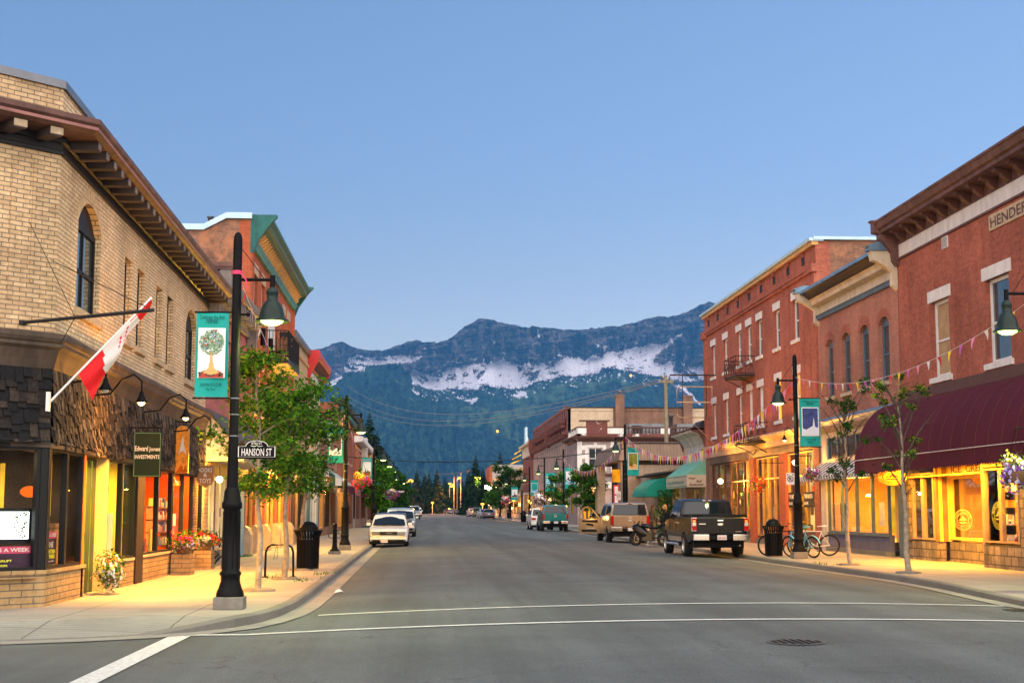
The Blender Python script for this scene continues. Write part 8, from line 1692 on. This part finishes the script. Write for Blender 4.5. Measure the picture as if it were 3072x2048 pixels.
# ------------------------------------------------------------------ motorcycle
def motorcycle(x,y,rz):
    t=thing('motorcycle','black sport motorcycle parked between the tan and black pickups','motorcycle',(x,y,zc_(x,y)),rz); K=P_['blk']
    for yy,nm in ((.70,'front'),(-.70,'rear')):
        mb=MB(); mb.torus((0,yy,.31),.25,.062 if yy>0 else .078,'X',28,8,M_['tyre']); o=mb.build('wheel',t)
        mb=MB(); mb.torus((0,yy,.31),.19,.018,'X',20,5,M_['rim_dark']); mb.lathe([(.04,-.05),(.04,.05)],(0,yy,.31),8,M_['rim_dark'],axis='X')
        for k in range(5): a=k*1.2566; mb.tube([(0,yy,.31),(0,yy+.19*math.cos(a),.31+.19*math.sin(a))],.014,4,M_['rim_dark'])
        mb.lathe([(.11,.07),(.15,.07)],(0,yy,.31),14,M_['rim_alloy'],axis='X',caps=False); mb.build('rim',o,local=True)
    mb=MB(); mb.tube([(.09,.72,.31),(.09,.50,.85)],.028,8,M_['chrome']); mb.tube([(-.09,.72,.31),(-.09,.50,.85)],.028,8,M_['chrome']); mb.build('fork',t)
    mb=MB(); mb.cbox((0,.05,.42),(.30,.50,.36),M_['rim_dark']); mb.tube([(0,-.70,.31),(0,-.1,.42)],.045,6,M_['rim_dark']); mb.tube([(.1,.35,.35),(.12,.1,.24),(.14,-.3,.26),(.16,-.55,.40)],.035,7,M_['chrome']); mb.build('engine',t)
    def sect(name,S_,m):
        mb=MB(); n=10; vs=[]
        for (yy,zc,hw_,hh) in S_: vs+=[(hw_*math.cos(2*math.pi*k/n),yy,zc+hh*math.sin(2*math.pi*k/n)) for k in range(n)]
        fs=[(i*n+k,i*n+(k+1)%n,(i+1)*n+(k+1)%n,(i+1)*n+k) for i in range(len(S_)-1) for k in range(n)]; mb.mesh(vs,fs,m,True); mb.poly(vs[:n],m); mb.poly(vs[-n:],m); return mb.build(name,t)
    sect('fairing',[(.86,.82,.05,.05),(.78,.82,.17,.14),(.6,.74,.22,.26),(.3,.58,.20,.28),(.05,.46,.15,.18)],K)
    sect('fuel_tank',[(.42,.86,.09,.06),(.3,.90,.17,.11),(.05,.88,.16,.10),(-.12,.80,.10,.05)],K); sect('seat',[(-.08,.82,.10,.04),(-.35,.80,.13,.05),(-.6,.90,.10,.05),(-.95,1.0,.05,.03)],M_['car_black'])
    mb=MB(); mb.poly([(.10,.62,.95),(-.10,.62,.95),(-.07,.48,1.12),(.07,.48,1.12)],M_['car_glass']); mb.build('windscreen',t)
    mb=MB(); mb.tube([(.34,.36,.98),(.1,.45,.98),(-.1,.45,.98),(-.34,.36,.98)],.018,6,M_['car_black']); mb.sphere((.36,.55,1.05),.06,K,6,(1,.5,.7)); mb.sphere((-.36,.55,1.05),.06,K,6,(1,.5,.7)); mb.build('handlebar',t)
    mb=MB(); mb.sphere((0,.84,.80),.09,M_['lens_clear'],8,(1.2,.4,.6)); mb.build('headlight',t); mb=MB(); mb.cbox((0,-1.0,.99),(.12,.05,.05),M_['tail_red']); mb.build('tail_light',t)
    mb=MB(); mb.cbox((0,-1.0,.80),(.18,.01,.14),M_['tail_amber'],rx=-.3); mb.build('number_plate',t); mb=MB(); mb.tube([(-.1,0,.3),(-.3,-.05,.0)],.012,5,M_['chrome']); mb.build('side_stand',t)
motorcycle(10.02,63.5,math.atan2(.8,.6)+0)
# ------------------------------------------------------------------ bicycles
def bicycle(label,x,y,rz,fm,sm,wr=.34,fender=None,tm='tyre',lean=.06):
    t=thing('bicycle',label,'bicycle',(x,y,sz(y)),rz,'bicycles by the right lamp'); t.rotation_euler=(0,lean,rz)
    ff,ss=M_[fm],M_[sm]
    for yy in (0,1.06):
        mb=MB(); mb.torus((0,yy,wr),wr-.02,.022,'X',36,6,M_[tm]); o=mb.build('wheel',t); g=MB(); g.torus((0,yy,wr),wr-.05,.009,'X',30,4,M_['rim_dark'])
        for k in range(16): a=k*math.pi/8; g.tube([(.0,yy,wr),(0,yy+(wr-.05)*math.cos(a),wr+(wr-.05)*math.sin(a))],.0022,3,M_['chrome'],caps=False)
        g.lathe([(.025,-.04),(.025,.04)],(0,yy,wr),8,M_['chrome'],axis='X'); g.build('rim',o,local=True)
    bb=(0,.43,.30); st=(0,.26,.80); hd=(0,.90,.80); hb=(0,.94,.66)
    mb=MB(); 
    for a,b,r in ((bb,st,.016),(st,hd,.016),(bb,hb,.018),(hd,hb,.02)): mb.tube([a,b],r,6,ff)
    for s in (-1,1): mb.tube([(s*.05,0,wr),(s*.03,.40,.30)],.010,5,ff); mb.tube([(s*.05,0,wr),(s*.02,.27,.74)],.009,5,ff); mb.tube([(s*.05,1.06,wr),(s*.04,.97,.62)],.012,5,ff)
    mb.build('frame',t)
    mb=MB(); mb.tube([st,(0,.22,.93)],.012,5,M_['chrome']); mb.build('seat_post',t)
    mb=MB(); mb.mesh([(-.08,.10,.95),(.08,.10,.95),(.03,.24,.955),(.015,.40,.945),(-.015,.40,.945),(-.03,.24,.955),(-.07,.10,.99),(.07,.10,.99),(.03,.24,.985),(.012,.40,.97),(-.012,.40,.97),(-.03,.24,.985)],[(0,1,2,3,4,5),(11,10,9,8,7,6),(0,1,7,6),(1,2,8,7),(2,3,9,8),(3,4,10,9),(4,5,11,10),(5,0,6,11)],ss); mb.build('saddle',t)
    mb=MB(); mb.tube([hd,(0,.88,.98)],.013,5,M_['chrome']); mb.tube([(-.30,.80,1.03),(-.12,.90,.99),(0,.90,.98),(.12,.90,.99),(.30,.80,1.03)],.012,5,M_['chrome']); 
    for s in (-1,1): mb.tube([(s*.30,.80,1.03),(s*.33,.70,1.03)],.018,6,M_['car_black'])
    mb.build('handlebar',t)
    mb=MB(); mb.lathe([(.001,.05),(.09,.05),(.09,.055)],bb,14,M_['rim_dark'],axis='X'); mb.tube([(.06,.43,.30),(.08,.36,.16)],.01,4,M_['chrome']); mb.tube([(-.06,.43,.30),(-.08,.5,.44)],.01,4,M_['chrome']); mb.cbox((.12,.36,.155),(.1,.05,.02),M_['car_black']); mb.cbox((-.12,.5,.445),(.1,.05,.02),M_['car_black']); mb.tube([(.045,0,wr+.03),(.05,.43,.385)],.005,3,M_['rim_dark']); mb.tube([(.045,0,wr-.03),(.05,.43,.215)],.005,3,M_['rim_dark']); mb.build('crankset',t)
    if fender:
        mb=MB(); 
        for yy in (0,1.06):
            n=12; vs=[]
            for k in range(n+1):
                a=R(20)+R(150)*k/n if yy==0 else R(30)+R(120)*k/n
                for s in (-1,1): vs.append((s*.03,yy-(wr+.03)*math.cos(a)*(1 if yy==0 else -1)*1,wr+(wr+.03)*math.sin(a)))
            mb.mesh(vs,[(2*k,2*k+1,2*k+3,2*k+2) for k in range(n)],M_[fender],True)
        mb.build('mudguard',t)
    return t
mat('bike_blue',(.16,.50,.72),.35,.1,var=.05,obj=True)
bicycle('dark bicycle with its rear wheel showing left of the bin',11.18,46.15,R(-90),'car_black','car_black',.36)
bicycle('pale blue cruiser bicycle with mudguards leaning on the right lamp',12.18,44.35,R(28),'bike_blue','bike_blue',.34,'bike_blue',lean=-.12)
bicycle('white bicycle with white saddle right of the lamp pole',13.25,46.35,R(90),'white_paint','white_paint',.35,lean=-.06)
# ------------------------------------------------------------------ people
mat('skin',(.50,.30,.20),.6,var=.1,obj=True); mat('coat_olive',(.10,.075,.035),.85,var=.2,obj=True); mat('jacket_black',(.012,.011,.012),.8,var=.2,obj=True); mat('trousers_dark',(.03,.028,.035),.85,var=.2,obj=True); mat('trousers_tan',(.16,.12,.08),.85,var=.2,obj=True); mat('hair_blond',(.42,.26,.10),.7,var=.3,vs=20,obj=True); mat('hair_brown',(.10,.055,.025),.7,var=.3,vs=20,obj=True); mat('shoe',(.02,.02,.02),.6,var=.1,obj=True)
def skin(name,par,joints,edges,m,root=0,sub=2):
    me=bpy.data.meshes.new(name); me.from_pydata([j[:3] for j in joints],edges,[]); o=bpy.data.objects.new(name,me); COL.objects.link(o); o.parent=par; me.materials.append(m)
    md=o.modifiers.new('s','SKIN'); md.use_smooth_shade=True; 
    if not me.skin_vertices: 
        bpy.context.view_layer.objects.active=o; bpy.ops.mesh.customdata_skin_add()
    for i,j in enumerate(joints): me.skin_vertices[0].data[i].radius=(j[3],j[4] if len(j)>4 else j[3]); me.skin_vertices[0].data[i].use_root=(i==root)
    s=o.modifiers.new('u','SUBSURF'); s.levels=sub; s.render_levels=sub; return o
def person(label,x,y,rz,coat,trs,hair,h=1.72,arm=0,turn=0):
    t=thing('person',label,'person',(x,y,sz(y)),rz,'people on the right pavement'); k=h/1.75; t.scale=(k,k,k)
    A=.5 if arm else 0
    J=[(0,0,.95,.15,.11),(0,0,1.15,.135,.10),(0,.0,1.36,.17,.105),(0,0,1.46,.10,.08),(0,.01,1.54,.052),(0,.02,1.60,.06), #0-5
       (.10,0,.90,.095),(.11,.02,.50,.062),(.12,-.02,.10,.045),(.12,.12,.05,.042,.03),
       (-.10,0,.90,.095),(-.12,.06,.50,.062),(-.13,-.04,.10,.045),(-.14,.10,.05,.042,.03),
       (.19,0,1.42,.062),(.25,-.03,1.15,.046),(.24,.10+A*.3,.92+A*.5,.036),(.23,.14+A*.4,.84+A*.62,.03),
       (-.19,0,1.42,.062),(-.26,-.04,1.15,.046),(-.22,.16,.98,.036),(-.18,.22,.92,.03)]
    E_=[(0,1),(1,2),(2,3),(3,4),(4,5),(0,6),(6,7),(7,8),(8,9),(0,10),(10,11),(11,12),(12,13),(3,14),(14,15),(15,16),(16,17),(3,18),(18,19),(19,20),(20,21)]
    b=skin('body',t,J,E_,coat)
    def cl(name,idx,grow,m):
        mp={i:n for n,i in enumerate(idx)}; skin(name,t,[(*J[i][:3],J[i][3]+grow,(J[i][4] if len(J[i])>4 else J[i][3])+grow) for i in idx],[(mp[a],mp[b]) for a,b in E_ if a in mp and b in mp],m)
    cl('trousers',[0,6,7,8,10,11,12],.016,trs); cl('shoes_near' if 0 else 'shoe',[8,9],.012,M_['shoe']); cl('shoe',[12,13],.012,M_['shoe'])
    mb=MB(); mb.tube([(0,.0,1.47),(0,.015,1.60)],.056,8,M_['skin']); mb.sphere((0,.02,1.645),.1,M_['skin'],12,(.78,.92,1.15)); mb.sphere((0,.115,1.63),.018,M_['skin'],6,(.8,1,1.2))
    for s in (-1,1): mb.sphere((s*.078,.02,1.64),.022,M_['skin'],6,(.5,.8,1.3)); mb.sphere((s*.03,.105,1.655),.010,M_['trousers_dark'],5)
    mb.box(-.02,.02,.105,.112,1.585,1.592,M_['art_red']); mb.build('head',t)
    mb=MB(); mb.sphere((0,-.005,1.675),.108,hair,12,(.86,.95,1.05)); mb.sphere((0,-.06,1.60),.08,hair,8,(.9,.6,1.2)); mb.build('hair',t)
    for s,w in ((1,J[17]),(-1,J[21])):
        mb=MB(); wv=Vector(w[:3]); mb.sphere(wv,.036,M_['skin'],8,(.5,.9,1.1))
        for q in range(4): a=wv+Vector((s*-.004,.015-.012*q,-.025)); mb.tube([a,a+Vector((0,.012,-.035)),a+Vector((-s*.006,.018,-.065+.006*abs(q-1)))],[.0095,.009,.006],6,M_['skin'])
        mb.tube([wv+Vector((0,.03,.0)),wv+Vector((0,.055,-.02)),wv+Vector((-s*.004,.06,-.045))],[.011,.010,.007],6,M_['skin']); mb.build('hand',t)
person('person with blond hair in a black jacket standing behind the motorcycle',11.35,67.2,R(70),M_['jacket_black'],M_['trousers_dark'],M_['hair_blond'],1.72,1)
person('person in an olive brown coat right of the canopy pickup',11.62,72.5,R(-60),M_['coat_olive'],M_['trousers_tan'],M_['hair_brown'],1.75,0)
# ------------------------------------------------------------------ far end of the street, overhead lines, small things
mat('pole_wood',(.27,.23,.15),.9,var=.3,vs=3,streak=(20,.4)); mat('pole_grey',(.28,.28,.27),.8,var=.3)
FP=2352*LENS/36
def wp(px,py,Y): return ((px-975)/FP*Y,Y,(1170-py)/FP*Y+1.65)
def upole(x,y,H,label,arms=1,m='pole_wood',r=.16,arm=None,lit=None):
    t=thing('utility_pole',label,'utility pole',(x,y,.2),world=True,group='utility poles'); mb=MB(); mb.tube([(x,y,.1),(x,y,H)],[r,r*.65],10,M_[m]); mb.build('pole',t)
    if arms: mb=MB(); mb.box(x-1.1,x+1.1,y-.06,y+.06,H-.9,H-.75,M_[m]); [mb.lathe([(.05,H-.75),(.05,H-.6)],(x+q,y,0),6,M_['blind_white']) for q in (-1,-.4,.4,1)]; mb.build('crossarm',t)
    return t
upole(18.6,109,12.0,'tall pale wooden utility pole behind the brown ribbed roof',0,r=.19)
mb=MB(); mb.box(18.2,19.2,108.9,109.1,11.4,11.6,M_['pole_wood']); mb.lathe([(.06,11.6),(.06,11.95)],(18.3,109,0),6,M_['bracket_wood']); mb.lathe([(.06,11.6),(.06,11.95)],(18.9,109,0),6,M_['bracket_wood']); mb.build('crossarm',[o for o in bpy.data.objects if o.name.startswith('utility_pole')][0])
for px,top,Y,m,lb in ((1074.5,1079,400,'pole_wood','tall orange lit pole, nearest of the far poles'),(1057.5,1087,430,'pole_grey','thin grey pole right of an orange lit one'),(1049,1092,440,'pole_wood','pole holding the middle orange light'),(1042,1095,430,'pole_wood','orange lit pole carrying the lower lights'),(1020,1118,470,'pole_wood','short orange lit pole at the left of the row'),(1032,1110,470,'pole_grey','faint grey pole among the far poles')):
    x,y,z=wp(px,top,Y); upole(x,y,z,lb,0,m,.15)
def far_lamp(px,py,Y,pxp,label,mt,pw,col,r=.42):
    x,y,z=wp(px,py,Y); xp=wp(pxp,py,Y)[0]; t=thing('road_light',label,'street light',(x,y,.3),world=True,group='bright lights at the end of the street')
    mb=MB(); mb.sphere((x,y,z),r,M_[mt],8,(1.2,1,.7)); mb.build('lens',t); mb=MB(); mb.tube([(x,y,z+r*.6),(x,y,z+r*.8),(xp,y,z-.6)] if abs(xp-x)>.6 else [(x,y,z-r*.5),(x,y,.3)],.07,5,M_['pole_grey']); mb.build('arm',t)
    if pw: light('POINT',(x,y-1.5,z-.7),pw*.45,col,.4,name='road_light')
O_=(1,.30,.03)
for a in ((943,1105,300,930,'bright orange street light, leftmost at the street end','bulb_orange',9000,O_,.5),(1054,1098,400,1049,'orange street light highest in the far pole row','bulb_orange',9000,O_),(1032,1111,430,1042,'orange street light upper of a close pair','bulb_orange',6000,O_),(1035.5,1117,430,1042,'orange street light lower of a close pair','bulb_orange',6000,O_),(1015,1133,470,1020,'small dim orange street light on the short pole','bulb_orange',3000,O_,.35),(993,1154,420,993,'low orange lamp on its own thin post','bulb_orange',3000,O_,.38),(1096,1098,330,1096,'largest yellow street light before the dark conifers','bulb_yellow',1500,(1,.7,.1),.62),(1145,1141,240,1145,'orange wall light by the glowing shop','bulb_orange',1500,O_,.3),(1107,1157,300,1107,'low orange light above the far parked cars','bulb_orange',2500,O_,.34),(1178,1149,190,1178,'small orange light under the dark street tree','bulb_orange',900,O_,.2)): far_lamp(*a)
for px,py,lb in ((1451,861,'orange light high on the forested slope'),(1141,991,'pair of small lights low on the forested slope')):
    x,y,z=wp(px,py,2500 if px>1400 else 2300); t=thing('slope_light',lb,'light',(x,y,z),world=True); mb=MB(); mb.sphere((x,y,z),2.2,M_['bulb_orange'],6); mb.build('lens',t); mb=MB(); mb.tube([(x,y,z),(x,y,z-6)],.3,4,M_['pole_grey']); mb.build('post',t)
def wire(pts,label,r=.02,m='pole_grey'):
    t=thing('overhead_wire',label,'overhead wire',pts[0],world=True,group='overhead wires'); mb=MB()
    for a,b in zip(pts,pts[1:]):
        a,b=Vector(a),Vector(b); L_=(b-a).length; mb.tube([a.lerp(b,i/16)-Vector((0,0,L_*.02*4*(i/16)*(1-i/16))) for i in range(17)],r,4,M_[m],caps=False)
    mb.build('cable',t)
wire([(-6,121,6.0),(14.2,97,5.85)],'dark cable crossing the street below the ribbed roof',.03,'dark_metal')
for k,dz in enumerate((0,.7,1.15)): wire([(-18,330,30-dz*3),(18.6,109.0,11.8-dz*.2)],'thin %s cable rising to the tall pale pole'%('upper','middle','lower')[k],.03)
wire([(2.6,430,12.5),(14,400,13)],'orange lit cable between the far poles',.05,'pole_wood')
# manhole and drain
t=thing('manhole_cover','round iron manhole cover in the near road','manhole cover',(4.3,16.5,gz(4.3,16.5)+.004)); mb=MB(); mb.lathe([(.001,.006),(.33,.006),(.34,.001)],n=24,m=mat('iron_cover',(.10,.095,.09),.6,.4,var=.3,vs=20),caps=False)
for k in range(-3,4):
    for j in range(-3,4):
        if k*k+j*j<11: mb.box(k*.085-.025,k*.085+.025,j*.085-.012,j*.085+.012,.0065,.012,M_['car_black'])
mb.build('lid',t)
t=thing('storm_drain','iron storm drain grate by the right corner kerb','drain',(9.55,22.3,gz(9.5,22.3)+.016)); mb=MB(); mb.box(-.35,.35,-.2,.2,0,.01,M_['iron_cover'])
for k in range(9): mb.box(-.3+k*.07,-.27+k*.07,-.16,.16,.011,.014,M_['car_black'])
mb.build('grate',t)
t=thing('paper_scrap','crumpled white paper scrap in the left gutter','litter',(-1.75,28.3,gz(-1.75,28.3)+.015)); mb=MB(); mb.mesh([(0,0,0),(.16,.03,.03),(.2,.16,.0),(.03,.14,.05),(.1,.08,.07)],[(0,1,4),(1,2,4),(2,3,4),(3,0,4)],M_['white_paint']); mb.build('scrap',t)
# chair on the balcony
t=thing('garden_chair','brown wooden slatted garden chair on the left balcony','chair',(-5.45,53.6,7.2),R(-10)); W_=M_['shelf_wood']
mb=MB()
for k in range(5): a=(k-2)*.1; mb.hexa([(a-.045,.22,.32),(a+.045,.22,.32),(a+.045,.25,.32),(a-.045,.25,.32),(a*1.5-.05,.38,.98-abs(k-2)*.05),(a*1.5+.05,.38,.98-abs(k-2)*.05),(a*1.5+.05,.41,.98-abs(k-2)*.05),(a*1.5-.05,.41,.98-abs(k-2)*.05)],W_)
mb.build('backrest',t); mb=MB()
for k in range(4): mb.cbox((0,-.2+k*.12,.36-.02*k),(.5,.1,.025),W_)
mb.build('seat',t)
for s in (-.28,.28):
    mb=MB(); mb.cbox((s,-.25,.28),(.04,.08,.56),W_); mb.build('leg',t); mb=MB(); mb.cbox((s,.25,.2),(.04,.08,.4),W_); mb.build('leg',t); mb=MB(); mb.cbox((s*1.1,-.02,.57),(.12,.62,.025),W_); mb.build('armrest',t)
t=thing('balcony_planter','green covered box on the balcony railing','planter',(-5.3,55.2,8.25),world=True); mb=MB(); mb.box(-5.6,-5.2,54.6,55.8,8.24,8.42,M_['dark_metal']); mb.build('box',t)
# apply the flag bracket shade (black cone by the flag)
gooseneck(-5.3,23.9,3.62,'dark shaded gooseneck lamp just behind the flag',False,0,.55)
